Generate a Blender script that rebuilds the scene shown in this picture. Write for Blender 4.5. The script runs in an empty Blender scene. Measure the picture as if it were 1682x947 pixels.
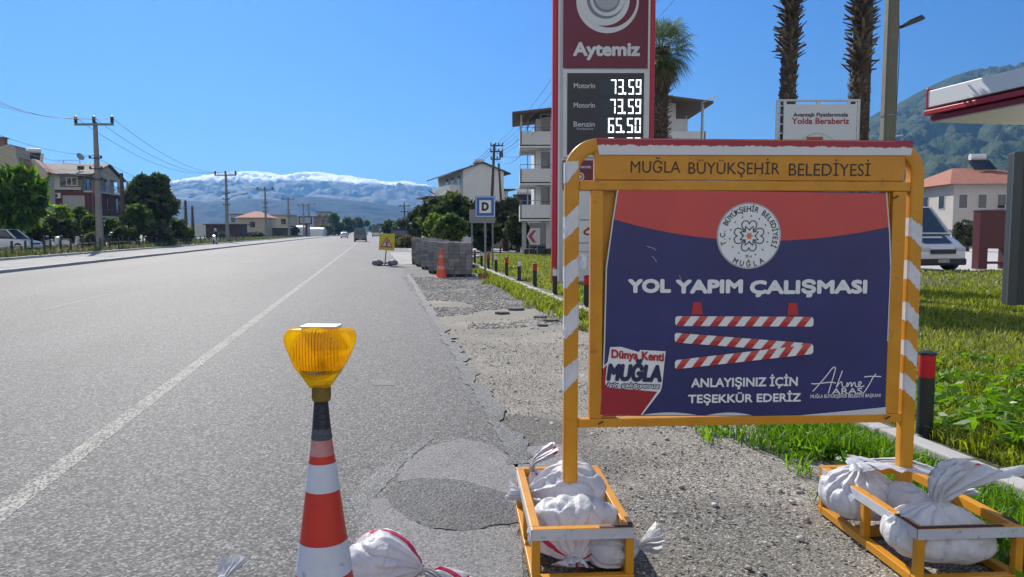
import bpy, bmesh, math, random
import numpy as np
from mathutils import Vector, Matrix, noise as mnoise

R = math.radians
rnd = random.Random(7)
scene = bpy.context.scene
col = scene.collection

# ------------------------------------------------------------------ camera, sky, sun, exposure
CAMH, FPX, CX, CY, HORIZ = 1.6, 1250.0, 841.0, 473.5, 380.0
PITCH = math.atan((CY - HORIZ) / FPX)
cd = bpy.data.cameras.new('camera')
cd.sensor_width = 36.0
cd.lens = FPX / 1682.0 * 36.0
cd.clip_start, cd.clip_end = 0.05, 60000
cam = bpy.data.objects.new('camera', cd)
col.objects.link(cam)
cam.location = (0, 0, CAMH)
cam.rotation_euler = (R(90) - PITCH, 0, 0)
scene.camera = cam

SUN_AZ, SUN_EL = -26.0, 37.0          # degrees left of the view axis, above the horizon
world = bpy.data.worlds.new('World'); scene.world = world
world.use_nodes = True
wn = world.node_tree
bg = wn.nodes['Background']
sky = wn.nodes.new('ShaderNodeTexSky')
sky.sky_type = 'NISHITA'; sky.sun_disc = False
sky.sun_elevation = R(SUN_EL); sky.sun_rotation = R(SUN_AZ)
sky.altitude = 0; sky.air_density = 1.15; sky.dust_density = 0.25; sky.ozone_density = 4.5
# the sky is deepened towards the horizon ahead; an invented bright cloud layer is added behind the viewer as fill light
wl = wn.links.new
hs_ = wn.nodes.new('ShaderNodeHueSaturation'); hs_.inputs['Saturation'].default_value = 1.25
wl(sky.outputs[0], hs_.inputs['Color'])
wtc = wn.nodes.new('ShaderNodeTexCoord'); wsp = wn.nodes.new('ShaderNodeSeparateXYZ'); wl(wtc.outputs['Generated'], wsp.inputs[0])
wr = wn.nodes.new('ShaderNodeValToRGB'); ce = wr.color_ramp.elements
ce[0].position = 0.0; ce[0].color = (.27, .43, .64, 1); ce[1].position = .6; ce[1].color = (.9, .9, 1.0, 1)
e_n = ce.new(.12); e_n.color = (.245, .39, .59, 1); e_n = ce.new(.28); e_n.color = (.30, .46, .70, 1)
wl(wsp.outputs[2], wr.inputs['Fac'])
wm = wn.nodes.new('ShaderNodeMixRGB'); wm.blend_type = 'MULTIPLY'; wm.inputs[0].default_value = 1.0
wl(hs_.outputs[0], wm.inputs[1]); wl(wr.outputs[0], wm.inputs[2])
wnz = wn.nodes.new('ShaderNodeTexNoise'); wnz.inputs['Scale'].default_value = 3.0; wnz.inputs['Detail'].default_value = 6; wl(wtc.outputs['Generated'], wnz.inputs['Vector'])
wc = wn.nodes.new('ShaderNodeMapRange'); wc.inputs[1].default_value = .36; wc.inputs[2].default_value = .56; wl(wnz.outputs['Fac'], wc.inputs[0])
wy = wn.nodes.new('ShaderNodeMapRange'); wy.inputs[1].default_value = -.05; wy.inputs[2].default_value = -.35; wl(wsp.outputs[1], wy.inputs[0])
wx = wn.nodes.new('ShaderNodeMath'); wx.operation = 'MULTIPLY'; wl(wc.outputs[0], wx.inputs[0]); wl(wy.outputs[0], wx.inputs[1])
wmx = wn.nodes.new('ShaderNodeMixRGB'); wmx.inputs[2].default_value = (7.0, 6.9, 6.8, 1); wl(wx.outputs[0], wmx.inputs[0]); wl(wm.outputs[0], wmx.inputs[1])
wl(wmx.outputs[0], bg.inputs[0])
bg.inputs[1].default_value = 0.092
sd = bpy.data.lights.new('sun', 'SUN')
sd.energy = 4.6; sd.angle = R(0.53); sd.color = (1.0, 0.945, 0.85)
sun = bpy.data.objects.new('sun', sd); col.objects.link(sun)
a_, e_ = R(SUN_AZ), R(SUN_EL)
sdir = Vector((math.sin(a_) * math.cos(e_), math.cos(a_) * math.cos(e_), math.sin(e_)))
sun.rotation_euler = (-sdir).to_track_quat('-Z', 'Y').to_euler()
sun.location = (0, 0, 60)
vs = scene.view_settings
vs.view_transform = 'Standard'; vs.look = 'None'; vs.gamma = 1.0; vs.use_curve_mapping = False
vs.exposure = 0.62
scene.cycles.use_denoising = True
scene.cycles.max_bounces = 8
scene.cycles.transparent_max_bounces = 12
scene.cycles.volume_bounces = 0

# ------------------------------------------------------------------ placing helpers
def ray(px, py):
    dx, dy = (px - CX) / FPX, (CY - py) / FPX
    return Vector((dx, math.cos(PITCH) + dy * math.sin(PITCH), -math.sin(PITCH) + dy * math.cos(PITCH)))
def at(px, py, Y):
    r = ray(px, py); t = Y / r.y
    return Vector((r.x * t, Y, CAMH + r.z * t))
def gp(px, py, z=0.0):
    r = ray(px, py); t = (z - CAMH) / r.z
    return Vector((r.x * t, r.y * t, z))
RA = math.atan((CX - 612.0) / FPX)
RD = Vector((-math.sin(RA), math.cos(RA), 0)); RN = Vector((math.cos(RA), math.sin(RA), 0))
def rp(s, t, z=0.0):
    return RD * s + RN * t + Vector((0, 0, z))
def tl(px, t):                        # depth at which column px meets the line t metres right of the road axis
    k = (px - CX) / FPX * 1.003
    return t / (k * math.cos(RA) + math.sin(RA))
def kx(Y):                            # line of bollards on the lawn edge
    return 3.93 - 0.157 * Y

# ------------------------------------------------------------------ materials
def nodes_of(name):
    m = bpy.data.materials.new(name); m.use_nodes = True
    nt = m.node_tree
    return m, nt, nt.nodes['Principled BSDF']
def N(nt, typ, **kw):
    n = nt.nodes.new(typ)
    for k, v in kw.items():
        if k.startswith('i_'):
            n.inputs[int(k[2:]) if k[2:].isdigit() else k[2:].replace('_', ' ')].default_value = v
        else:
            setattr(n, k, v)
    return n
def c4(c): return (c[0], c[1], c[2], 1.0)
def srgb(r, g, b):
    f = lambda v: ((v / 255.0 + 0.055) / 1.055) ** 2.4 if v > 10 else v / 255.0 / 12.92
    return (f(r), f(g), f(b))
MATS = {}
def mat(name, c, rough=0.6, metal=0.0, var=0.18, scale=6.0, c2=None, bump=0.0, bscale=60.0, spec=0.5, dist=0.01, grime=0.0):
    if name in MATS: return MATS[name]
    m, nt, b = nodes_of(name)
    L = nt.links.new
    tc = N(nt, 'ShaderNodeTexCoord')
    nz = N(nt, 'ShaderNodeTexNoise'); nz.inputs['Scale'].default_value = scale; nz.inputs['Detail'].default_value = 6
    nz.inputs['Roughness'].default_value = 0.65
    L(tc.outputs['Object'], nz.inputs['Vector'])
    rmp = N(nt, 'ShaderNodeValToRGB')
    rmp.color_ramp.elements[0].position = 0.3; rmp.color_ramp.elements[1].position = 0.72
    d = c2 if c2 else tuple(v * (1 - var) for v in c)
    rmp.color_ramp.elements[0].color = c4(d); rmp.color_ramp.elements[1].color = c4(c)
    L(nz.outputs['Fac'], rmp.inputs['Fac'])
    out = rmp.outputs['Color']
    if grime:
        n2 = N(nt, 'ShaderNodeTexNoise'); n2.inputs['Scale'].default_value = scale * 3.7; n2.inputs['Detail'].default_value = 8
        L(tc.outputs['Object'], n2.inputs['Vector'])
        r2 = N(nt, 'ShaderNodeValToRGB'); r2.color_ramp.elements[0].position = 0.62; r2.color_ramp.elements[1].position = 0.74
        r2.color_ramp.elements[0].color = (0, 0, 0, 1); r2.color_ramp.elements[1].color = (grime, grime, grime, 1)
        L(n2.outputs['Fac'], r2.inputs['Fac'])
        mx = N(nt, 'ShaderNodeMixRGB'); mx.inputs[2].default_value = (0.07, 0.055, 0.04, 1)
        L(r2.outputs['Color'], mx.inputs[0]); L(out, mx.inputs[1]); out = mx.outputs[0]
    L(out, b.inputs['Base Color'])
    b.inputs['Roughness'].default_value = rough; b.inputs['Metallic'].default_value = metal
    b.inputs['Specular IOR Level'].default_value = spec
    if bump:
        n3 = N(nt, 'ShaderNodeTexNoise'); n3.inputs['Scale'].default_value = bscale; n3.inputs['Detail'].default_value = 5
        L(tc.outputs['Object'], n3.inputs['Vector'])
        bp = N(nt, 'ShaderNodeBump'); bp.inputs['Strength'].default_value = bump; bp.inputs['Distance'].default_value = dist
        L(n3.outputs['Fac'], bp.inputs['Height']); L(bp.outputs[0], b.inputs['Normal'])
    MATS[name] = m
    return m
def leafmat(name, dark, light, trans=0.35, rough=0.5):
    if name in MATS: return MATS[name]
    m, nt, b = nodes_of(name); L = nt.links.new
    g = N(nt, 'ShaderNodeNewGeometry')
    rmp = N(nt, 'ShaderNodeValToRGB'); rmp.color_ramp.elements[0].color = c4(dark); rmp.color_ramp.elements[1].color = c4(light)
    L(g.outputs['Random Per Island'], rmp.inputs['Fac']); L(rmp.outputs[0], b.inputs['Base Color'])
    b.inputs['Roughness'].default_value = rough; b.inputs['Specular IOR Level'].default_value = 0.3
    tr = N(nt, 'ShaderNodeBsdfTranslucent')
    hs = N(nt, 'ShaderNodeHueSaturation'); hs.inputs['Saturation'].default_value = 1.15; hs.inputs['Value'].default_value = 1.6
    L(rmp.outputs[0], hs.inputs['Color']); L(hs.outputs[0], tr.inputs['Color'])
    mx = N(nt, 'ShaderNodeMixShader'); mx.inputs[0].default_value = trans
    L(b.outputs[0], mx.inputs[1]); L(tr.outputs[0], mx.inputs[2])
    L(mx.outputs[0], nt.nodes['Material Output'].inputs['Surface'])
    MATS[name] = m
    return m
def emit(name, c, s):
    if name in MATS: return MATS[name]
    m, nt, b = nodes_of(name)
    b.inputs['Base Color'].default_value = c4(c)
    b.inputs['Emission Color'].default_value = c4(c); b.inputs['Emission Strength'].default_value = s
    MATS[name] = m
    return m
def glassmat(name, c, rough=0.05):
    if name in MATS: return MATS[name]
    m, nt, b = nodes_of(name)
    b.inputs['Base Color'].default_value = c4(c); b.inputs['Roughness'].default_value = rough
    b.inputs['Specular IOR Level'].default_value = 0.9
    MATS[name] = m
    return m

# ------------------------------------------------------------------ objects
def tag(o, label=None, cat=None, group=None, kind=None):
    if label: o['label'] = label
    if cat: o['category'] = cat
    if group: o['group'] = group
    if kind: o['kind'] = kind
    return o
def empty(name, loc, rz=0.0, label=None, cat=None, group=None):
    o = bpy.data.objects.new(name, None); col.objects.link(o)
    o.empty_display_size = 0.2
    o.location = loc; o.rotation_euler = (0, 0, rz)
    return tag(o, label, cat, group)
def kids(o): return [c for c in scene.objects if c.parent == o]
def copy_tree(o, parent=None, ks=None):
    c = o.copy(); col.objects.link(c)
    if parent is not None: c.parent = parent
    for k in list(o.children): copy_tree(k, c)
    return c
class MB:
    def __init__(s): s.v = []; s.f = []; s.m = []
    def add(s, vs_, fs, mi=0, M=None):
        o = len(s.v)
        for p in vs_:
            p = Vector(p)
            s.v.append(tuple(M @ p) if M is not None else tuple(p))
        for f in fs:
            s.f.append(tuple(i + o for i in f)); s.m.append(mi)
        return s
    def box(s, c, d, mi=0, rz=0.0, M=None):
        x, y, z = d[0] / 2, d[1] / 2, d[2] / 2
        vs_ = [(-x, -y, -z), (x, -y, -z), (x, y, -z), (-x, y, -z), (-x, -y, z), (x, -y, z), (x, y, z), (-x, y, z)]
        T = Matrix.Translation(Vector(c)) @ Matrix.Rotation(rz, 4, 'Z')
        if M is not None: T = M @ T
        return s.add(vs_, [(0, 3, 2, 1), (4, 5, 6, 7), (0, 1, 5, 4), (1, 2, 6, 5), (2, 3, 7, 6), (3, 0, 4, 7)], mi, T)
    def cyl(s, p0, p1, r0, r1=None, n=12, mi=0, caps=True, M=None):
        r1 = r0 if r1 is None else r1
        p0, p1 = Vector(p0), Vector(p1); d = (p1 - p0).normalized()
        a = d.orthogonal().normalized(); b = d.cross(a)
        vs_ = []
        for p, r in ((p0, r0), (p1, r1)):
            for i in range(n):
                t = 2 * math.pi * i / n
                vs_.append(p + (a * math.cos(t) + b * math.sin(t)) * r)
        fs = [(i, (i + 1) % n, n + (i + 1) % n, n + i) for i in range(n)]
        if caps: fs += [tuple(range(n - 1, -1, -1)), tuple(range(n, 2 * n))]
        return s.add(vs_, fs, mi, M)
    def bar(s, p0, p1, w, h, mi=0, M=None, up=(0, 0, 1)):
        p0, p1 = Vector(p0), Vector(p1); d = (p1 - p0).normalized()
        u = Vector(up); a = d.cross(u)
        if a.length < 1e-4: a = d.cross(Vector((0, 1, 0)))
        a.normalize(); b = a.cross(d)
        vs_ = []
        for p in (p0, p1):
            for (i, j) in ((-1, -1), (1, -1), (1, 1), (-1, 1)): vs_.append(p + a * (i * w / 2) + b * (j * h / 2))
        return s.add(vs_, [(3, 2, 1, 0), (4, 5, 6, 7), (0, 1, 5, 4), (1, 2, 6, 5), (2, 3, 7, 6), (3, 0, 4, 7)], mi, M)
    def loft(s, rings, mi=0, caps=True, closed=True, M=None):
        n = len(rings[0]); vs_ = [p for r in rings for p in r]; fs = []
        for k in range(len(rings) - 1):
            for i in range(n if closed else n - 1):
                j = (i + 1) % n
                fs.append((k * n + i, k * n + j, (k + 1) * n + j, (k + 1) * n + i))
        if caps: fs += [tuple(range(n - 1, -1, -1)), tuple(range((len(rings) - 1) * n, len(rings) * n))]
        return s.add(vs_, fs, mi, M)
    def lathe(s, prof, n=24, mi=0, c=(0, 0, 0), M=None, caps=True):
        rings = [[(c[0] + r * math.cos(2 * math.pi * i / n), c[1] + r * math.sin(2 * math.pi * i / n), c[2] + z) for i in range(n)] for r, z in prof]
        return s.loft(rings, mi, caps, True, M)
    def tube(s, path, r, n=8, mi=0, M=None, caps=True):
        P = [Vector(p) for p in path]; rings = []; a = None
        for i, p in enumerate(P):
            d = (P[min(i + 1, len(P) - 1)] - P[max(i - 1, 0)]).normalized()
            if a is None: a = d.orthogonal().normalized()
            a = (a - d * a.dot(d)).normalized(); b = d.cross(a)
            rr = r[i] if isinstance(r, (list, tuple)) else r
            rings.append([p + (a * math.cos(2 * math.pi * k / n) + b * math.sin(2 * math.pi * k / n)) * rr for k in range(n)])
        return s.loft(rings, mi, caps, True, M)
    def prism(s, poly, y0, y1, mi=0, M=None):          # outline in x,z pushed along y
        n = len(poly)
        vs_ = [(p[0], y0, p[1]) for p in poly] + [(p[0], y1, p[1]) for p in poly]
        fs = [tuple(range(n)), tuple(range(2 * n - 1, n - 1, -1))] + [((i + 1) % n, i, n + i, n + (i + 1) % n) for i in range(n)]
        return s.add(vs_, fs, mi, M)
    def slab(s, poly, z0, z1, mi=0, M=None):            # outline in x,y pushed along z
        n = len(poly)
        vs_ = [(p[0], p[1], z0) for p in poly] + [(p[0], p[1], z1) for p in poly]
        fs = [tuple(range(n - 1, -1, -1)), tuple(range(n, 2 * n))] + [(i, (i + 1) % n, n + (i + 1) % n, n + i) for i in range(n)]
        return s.add(vs_, fs, mi, M)
    def build(s, name, mats, parent=None, smooth=None, bev=0.0, seg=2, fix=True):
        me = bpy.data.meshes.new(name)
        me.from_pydata(s.v, [], s.f)
        if not isinstance(mats, (list, tuple)): mats = [mats]
        for m in mats: me.materials.append(m)
        me.polygons.foreach_set('material_index', s.m)
        if fix:
            bm = bmesh.new(); bm.from_mesh(me); bmesh.ops.recalc_face_normals(bm, faces=bm.faces); bm.to_mesh(me); bm.free()
        if smooth is not None:
            me.polygons.foreach_set('use_smooth', [True] * len(me.polygons))
            me.set_sharp_from_angle(angle=R(smooth))
        me.update()
        o = bpy.data.objects.new(name, me); col.objects.link(o)
        if parent is not None: o.parent = parent
        if bev:
            b = o.modifiers.new('bevel', 'BEVEL'); b.width = bev; b.segments = seg; b.limit_method = 'ANGLE'; b.angle_limit = R(40)
        return o
def np_mesh(name, V, F, mats, parent=None, mi=None, smooth=False):
    me = bpy.data.meshes.new(name)
    V = np.asarray(V, np.float32); F = np.asarray(F, np.int32); k = F.shape[1]
    me.vertices.add(len(V)); me.vertices.foreach_set('co', V.ravel())
    me.loops.add(F.size); me.loops.foreach_set('vertex_index', F.ravel())
    me.polygons.add(len(F)); me.polygons.foreach_set('loop_start', np.arange(0, F.size, k, dtype=np.int32))
    try: me.polygons.foreach_set('loop_total', np.full(len(F), k, np.int32))
    except Exception: pass
    if not isinstance(mats, (list, tuple)): mats = [mats]
    for m in mats: me.materials.append(m)
    if mi is not None: me.polygons.foreach_set('material_index', np.asarray(mi, np.int32))
    if smooth: me.polygons.foreach_set('use_smooth', np.ones(len(F), bool))
    me.update(calc_edges=True); me.validate()
    o = bpy.data.objects.new(name, me); col.objects.link(o)
    if parent is not None: o.parent = parent
    return o

# ------------------------------------------------------------------ lettering: a text laid flat, turned into a mesh in the x,z plane (facing -y)
def text_bm(s, bold=0.0, shear=0.0, space=1.0):
    cu = bpy.data.curves.new('lettering', 'FONT'); cu.body = s
    cu.size = 1.0; cu.offset = bold; cu.shear = shear; cu.space_character = space; cu.resolution_u = 3
    o = bpy.data.objects.new('lettering', cu); col.objects.link(o)
    dg = bpy.context.evaluated_depsgraph_get()
    me = bpy.data.meshes.new_from_object(o.evaluated_get(dg))
    V = [tuple(v.co) for v in me.vertices]; F = [tuple(p.vertices) for p in me.polygons]
    bpy.data.objects.remove(o); bpy.data.curves.remove(cu); bpy.data.meshes.remove(me)
    return V, F
CAPH = {}
def cap_h(bold):
    if bold not in CAPH:
        V, F = text_bm('H', bold); ys = [v[1] for v in V]; CAPH[bold] = (min(ys), max(ys) - min(ys))
    return CAPH[bold]
def text_to(mb, s, x0, x1, zb, ch, y, bold=0.02, shear=0.0, space=1.0, mi=0, M=None, tilt=0.0):
    V, F = text_bm(s, 0.0, shear, space)
    b0, h = cap_h(0.0)
    xs = [v[0] for v in V]; mn, mxx = min(xs), max(xs)
    kx_ = (x1 - x0) / (mxx - mn); kz = ch / h
    o_ = bold * kz
    shifts = [(0, 0)] if bold < .008 else [(o_ * math.cos(6.2832 * i / 8), o_ * math.sin(6.2832 * i / 8)) for i in range(8)]
    x0, x1 = x0 + (o_ if bold >= .008 else 0), x1 - (o_ if bold >= .008 else 0); kx_ = (x1 - x0) / (mxx - mn)
    if bold >= .008: kz = (ch - 2 * o_) / h; zb = zb + o_
    for i, (sx, sz) in enumerate(shifts):
        mb.add([(x0 + (v[0] - mn) * kx_ + sx, y - i * .00012, zb + (v[1] - b0) * kz + tilt * (v[0] - mn) * kx_ + sz) for v in V], F, mi, M)
def text_arc(mb, s, cx, cz, r, a0, a1, ch, y, bold=0.02, inside=False, mi=0):
    b0, h = cap_h(0.0); k = ch / h; n = len(s)
    for i, chx in enumerate(s):
        if chx == ' ': continue
        V, F = text_bm(chx, 0.0)
        xs = [v[0] for v in V]; mid = (min(xs) + max(xs)) / 2
        a = R(a0 + (a1 - a0) * (i / max(n - 1, 1)))
        ca, sa = math.cos(a), math.sin(a)
        for j in range(6 if bold else 1):
            ox, oz = (bold * math.cos(6.2832 * j / 6), bold * math.sin(6.2832 * j / 6)) if bold else (0, 0)
            vs_ = []
            for v in V:
                lx, lz = (v[0] - mid + ox) * k * 0.9, (v[1] - b0 + oz) * k
                if inside:   # letters with their feet outwards, read along the bottom
                    rr = r - lz; vs_.append((cx + ca * rr - sa * lx, y - j * .0001, cz + sa * rr + ca * lx))
                else:
                    rr = r + lz; vs_.append((cx + ca * rr + sa * lx, y - j * .0001, cz + sa * rr - ca * lx))
            mb.add(vs_, F, mi)
def disc(cx, cz, r, n=48): return [(cx + r * math.cos(2 * math.pi * i / n), cz + r * math.sin(2 * math.pi * i / n)) for i in range(n)]
def sheet(mb, poly, y, mi=0, M=None): mb.add([(p[0], y, p[1]) for p in poly], [tuple(range(len(poly)))], mi, M)
def stroke(mb, pts, w, y, mi=0, M=None):                # flat pen stroke in the x,z plane
    n = len(pts)
    vs_ = []
    for i in range(n):
        p = Vector(pts[i]); d = (Vector(pts[min(i + 1, n - 1)]) - Vector(pts[max(i - 1, 0)])); d = d.normalized() if d.length else Vector((1, 0))
        nn = Vector((-d[1], d[0])) * w / 2
        vs_ += [(p[0] + nn[0], y, p[1] + nn[1]), (p[0] - nn[0], y, p[1] - nn[1])]
    mb.add(vs_, [(2 * i, 2 * i + 1, 2 * i + 3, 2 * i + 2) for i in range(n - 1)], mi, M)

# ------------------------------------------------------------------ foliage
def leaf_quads(C, size, rng, flat=0.0, aspect=1.7, up=0.0):
    n = len(C)
    d = rng.normal(size=(n, 3)); d[:, 2] += up; d /= np.linalg.norm(d, axis=1)[:, None]
    w = rng.normal(size=(n, 3)); w -= d * (w * d).sum(1)[:, None]; w /= np.linalg.norm(w, axis=1)[:, None]
    if flat: d[:, 2] *= (1 - flat); w[:, 2] *= (1 - flat)
    s = size * (0.6 + 0.8 * rng.random(n))[:, None]
    a, b = d * s * aspect / 2, w * s / 2
    V = np.stack([C - a, C + b * 0.9 + a * 0.1, C + a, C - b * 0.9 + a * 0.1], 1).reshape(-1, 3)
    return V, np.arange(4 * n).reshape(-1, 4)
def crown_points(rng, n, rx, ry, rz, lobes, shell=0.6, lobe_r=0.42):
    P = []
    per = n // lobes
    for k in range(lobes):
        d = rng.normal(size=3); d /= np.linalg.norm(d)
        c = d * np.array([rx, ry, rz]) * (0.35 + 0.45 * rng.random())
        r = lobe_r * (0.6 + 0.7 * rng.random())
        q = rng.normal(size=(per, 3)); q /= np.linalg.norm(q, axis=1)[:, None]
        q *= (shell + (1.05 - shell) * rng.random(per) ** 0.6)[:, None]
        P.append(c + q * np.array([rx, ry, rz]) * r)
    m = n // 9
    d = rng.normal(size=(m // 8 + 1, 3)); d /= np.linalg.norm(d, axis=1)[:, None]; d[:, 2] = np.abs(d[:, 2]) * .9 - .15
    q = np.repeat(d, 8, axis=0) * np.array([rx, ry, rz]) * (0.80 + 0.26 * rng.random((len(d) * 8, 1))) + rng.normal(size=(len(d) * 8, 3)) * rx * .045
    P.append(q)
    return np.concatenate(P)
def tree(name, label, x, y, h, rx, rz, trunk_h, n, leaf, m_leaf, m_bark, cat='tree', group=None, lobes=14, seed=1, ry=None, z0=0.0, tr=0.16, lean=0.0, lobe_r=0.42, aspect=1.7, up=0.0):
    rng = np.random.default_rng(seed)
    root = empty(name, (x, y, z0), 0, label, cat, group)
    cz = h - rz
    P = crown_points(rng, n, rx * .86, (ry or rx) * .86, rz * .92, lobes, lobe_r=lobe_r) + np.array([lean, 0, cz])
    P = P[P[:, 2] > trunk_h * 0.55]
    V, F = leaf_quads(P, leaf, rng, aspect=aspect, up=up)
    np_mesh('crown', V, F, m_leaf, root)
    t = MB()
    t.tube([(0, 0, -0.1), (lean * .2 + 0.05, 0.03, trunk_h * .5), (lean * .5, 0, trunk_h), (lean * .8, 0, cz), (lean, 0, cz + rz * .5)],
           [tr * 1.25, tr, tr * .8, tr * .5, tr * .15], 8)
    for k in range(7):
        a = rng.random() * 6.28; zz = trunk_h * (0.75 + 0.5 * rng.random()); l = rx * (0.55 + 0.3 * rng.random())
        t.tube([(lean * .5, 0, zz), (lean * .5 + math.cos(a) * l * .5, math.sin(a) * l * .5, zz + rz * .45), (lean + math.cos(a) * l, math.sin(a) * l, zz + rz * (.7 + .4 * rng.random()))],
               [tr * .5, tr * .33, tr * .1], 6)
    t.build('trunk', m_bark, root, smooth=60)
    return root

# ================================================================== SETTING
def ground_mat(name, cols, stone, bump, rough=0.85, big=0.35, bigscale=0.6, streak=0.0, dust=None, spec=0.35, dist=0.006, xtra=None):
    """loose or bound aggregate: stones of many greys, worn and stained in broad patches"""
    m, nt, b = nodes_of(name); L = nt.links.new
    tc = N(nt, 'ShaderNodeTexCoord')
    v = N(nt, 'ShaderNodeTexVoronoi'); v.inputs['Scale'].default_value = stone
    L(tc.outputs['Object'], v.inputs['Vector'])
    sep = N(nt, 'ShaderNodeSeparateColor'); L(v.outputs['Color'], sep.inputs[0])
    r = N(nt, 'ShaderNodeValToRGB'); cr = r.color_ramp
    cr.elements[0].color = c4(cols[0]); cr.elements[1].color = c4(cols[-1])
    for i, c in enumerate(cols[1:-1]):
        e = cr.elements.new((i + 1) / (len(cols) - 1)); e.color = c4(c)
    L(sep.outputs[0], r.inputs['Fac'])
    v2 = N(nt, 'ShaderNodeTexVoronoi'); v2.inputs['Scale'].default_value = stone * 0.37
    L(tc.outputs['Object'], v2.inputs['Vector'])
    nz = N(nt, 'ShaderNodeTexNoise'); nz.inputs['Scale'].default_value = bigscale; nz.inputs['Detail'].default_value = 7; nz.inputs['Roughness'].default_value = 0.6
    mp = N(nt, 'ShaderNodeMapping'); mp.inputs['Scale'].default_value = (1, 1 - streak, 1)
    L(tc.outputs['Object'], mp.inputs['Vector']); L(mp.outputs[0], nz.inputs['Vector'])
    rr = N(nt, 'ShaderNodeMapRange'); rr.inputs[1].default_value = 0.3; rr.inputs[2].default_value = 0.7
    rr.inputs[3].default_value = 1 - big; rr.inputs[4].default_value = 1 + big * 0.6
    L(nz.outputs['Fac'], rr.inputs[0])
    mul = N(nt, 'ShaderNodeVectorMath', operation='SCALE'); L(r.outputs[0], mul.inputs[0]); L(rr.outputs[0], mul.inputs['Scale'])
    out = mul.outputs[0]
    n2 = N(nt, 'ShaderNodeTexNoise'); n2.inputs['Scale'].default_value = stone * 0.12; n2.inputs['Detail'].default_value = 6
    L(tc.outputs['Object'], n2.inputs['Vector'])
    if dust:
        dr = N(nt, 'ShaderNodeMapRange'); dr.inputs[1].default_value = 0.42; dr.inputs[2].default_value = 0.66; dr.inputs[4].default_value = dust[1]
        n4 = N(nt, 'ShaderNodeTexNoise'); n4.inputs['Scale'].default_value = bigscale * 2.1; n4.inputs['Detail'].default_value = 9; n4.inputs['Roughness'].default_value = 0.7
        L(tc.outputs['Object'], n4.inputs['Vector']); L(n4.outputs['Fac'], dr.inputs[0])
        mx = N(nt, 'ShaderNodeMixRGB'); mx.inputs[2].default_value = c4(dust[0]); L(dr.outputs[0], mx.inputs[0]); L(out, mx.inputs[1]); out = mx.outputs[0]
    if xtra: out = xtra(nt, tc, out)
    L(out, b.inputs['Base Color'])
    b.inputs['Roughness'].default_value = rough; b.inputs['Specular IOR Level'].default_value = spec
    ad = N(nt, 'ShaderNodeMath', operation='ADD'); L(v.outputs['Distance'], ad.inputs[0])
    m2 = N(nt, 'ShaderNodeMath', operation='MULTIPLY'); m2.inputs[1].default_value = 1.2; L(n2.outputs['Fac'], m2.inputs[0]); L(m2.outputs[0], ad.inputs[1])
    bp = N(nt, 'ShaderNodeBump'); bp.inputs['Strength'].default_value = bump; bp.inputs['Distance'].default_value = dist; bp.invert = True
    L(ad.outputs[0], bp.inputs['Height']); L(bp.outputs[0], b.inputs['Normal'])
    return m
g = lambda v, w=0.0: (v * (1 + w), v, v * (1 - w))
M_road = ground_mat('asphalt', [g(.025), g(.055, .02), g(.085, .03), g(.13, .04), g(.27, .04)], 72, 0.6, rough=0.74, big=0.26, bigscale=0.35, streak=0.85, spec=0.30)
M_patch = ground_mat('tar_patch', [g(.04), g(.075), g(.10, .02), g(.15, .03)], 70, 0.9, rough=0.75, big=0.25, bigscale=2.0)
M_oldpatch = ground_mat('old_asphalt', [g(.10), g(.16, .03), g(.20, .03), g(.26, .04)], 90, 0.6, rough=0.8, big=0.18, bigscale=1.5)
M_tar = ground_mat('tar_stain', [g(.05), g(.09), g(.12, .02), g(.2, .03)], 75, 0.9, rough=0.7, big=0.3, bigscale=2.0)
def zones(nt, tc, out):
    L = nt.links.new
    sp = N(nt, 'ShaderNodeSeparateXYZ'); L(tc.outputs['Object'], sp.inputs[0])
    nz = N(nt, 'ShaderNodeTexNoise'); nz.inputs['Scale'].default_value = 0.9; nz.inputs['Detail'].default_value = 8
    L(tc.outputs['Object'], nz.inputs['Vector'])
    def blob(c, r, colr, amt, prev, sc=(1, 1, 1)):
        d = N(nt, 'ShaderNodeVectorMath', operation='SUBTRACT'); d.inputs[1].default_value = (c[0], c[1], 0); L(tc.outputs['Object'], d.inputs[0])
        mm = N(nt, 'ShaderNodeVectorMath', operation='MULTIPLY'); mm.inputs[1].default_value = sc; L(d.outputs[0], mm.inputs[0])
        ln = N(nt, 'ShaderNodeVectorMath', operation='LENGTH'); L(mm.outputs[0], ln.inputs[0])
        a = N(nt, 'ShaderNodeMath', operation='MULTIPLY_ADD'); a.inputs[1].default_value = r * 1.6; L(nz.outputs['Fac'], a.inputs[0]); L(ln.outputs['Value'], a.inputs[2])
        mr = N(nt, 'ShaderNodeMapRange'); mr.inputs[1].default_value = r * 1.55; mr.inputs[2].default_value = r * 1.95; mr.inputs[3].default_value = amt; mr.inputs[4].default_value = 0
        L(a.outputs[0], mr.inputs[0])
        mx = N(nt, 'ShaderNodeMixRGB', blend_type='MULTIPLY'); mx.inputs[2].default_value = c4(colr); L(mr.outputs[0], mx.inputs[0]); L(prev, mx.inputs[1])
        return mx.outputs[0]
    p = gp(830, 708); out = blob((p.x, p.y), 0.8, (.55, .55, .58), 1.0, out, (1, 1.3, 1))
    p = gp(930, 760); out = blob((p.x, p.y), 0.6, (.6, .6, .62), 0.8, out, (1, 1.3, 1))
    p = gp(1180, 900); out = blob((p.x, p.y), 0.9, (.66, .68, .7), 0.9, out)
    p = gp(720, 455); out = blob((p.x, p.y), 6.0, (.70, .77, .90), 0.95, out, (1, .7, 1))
    return out
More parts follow.
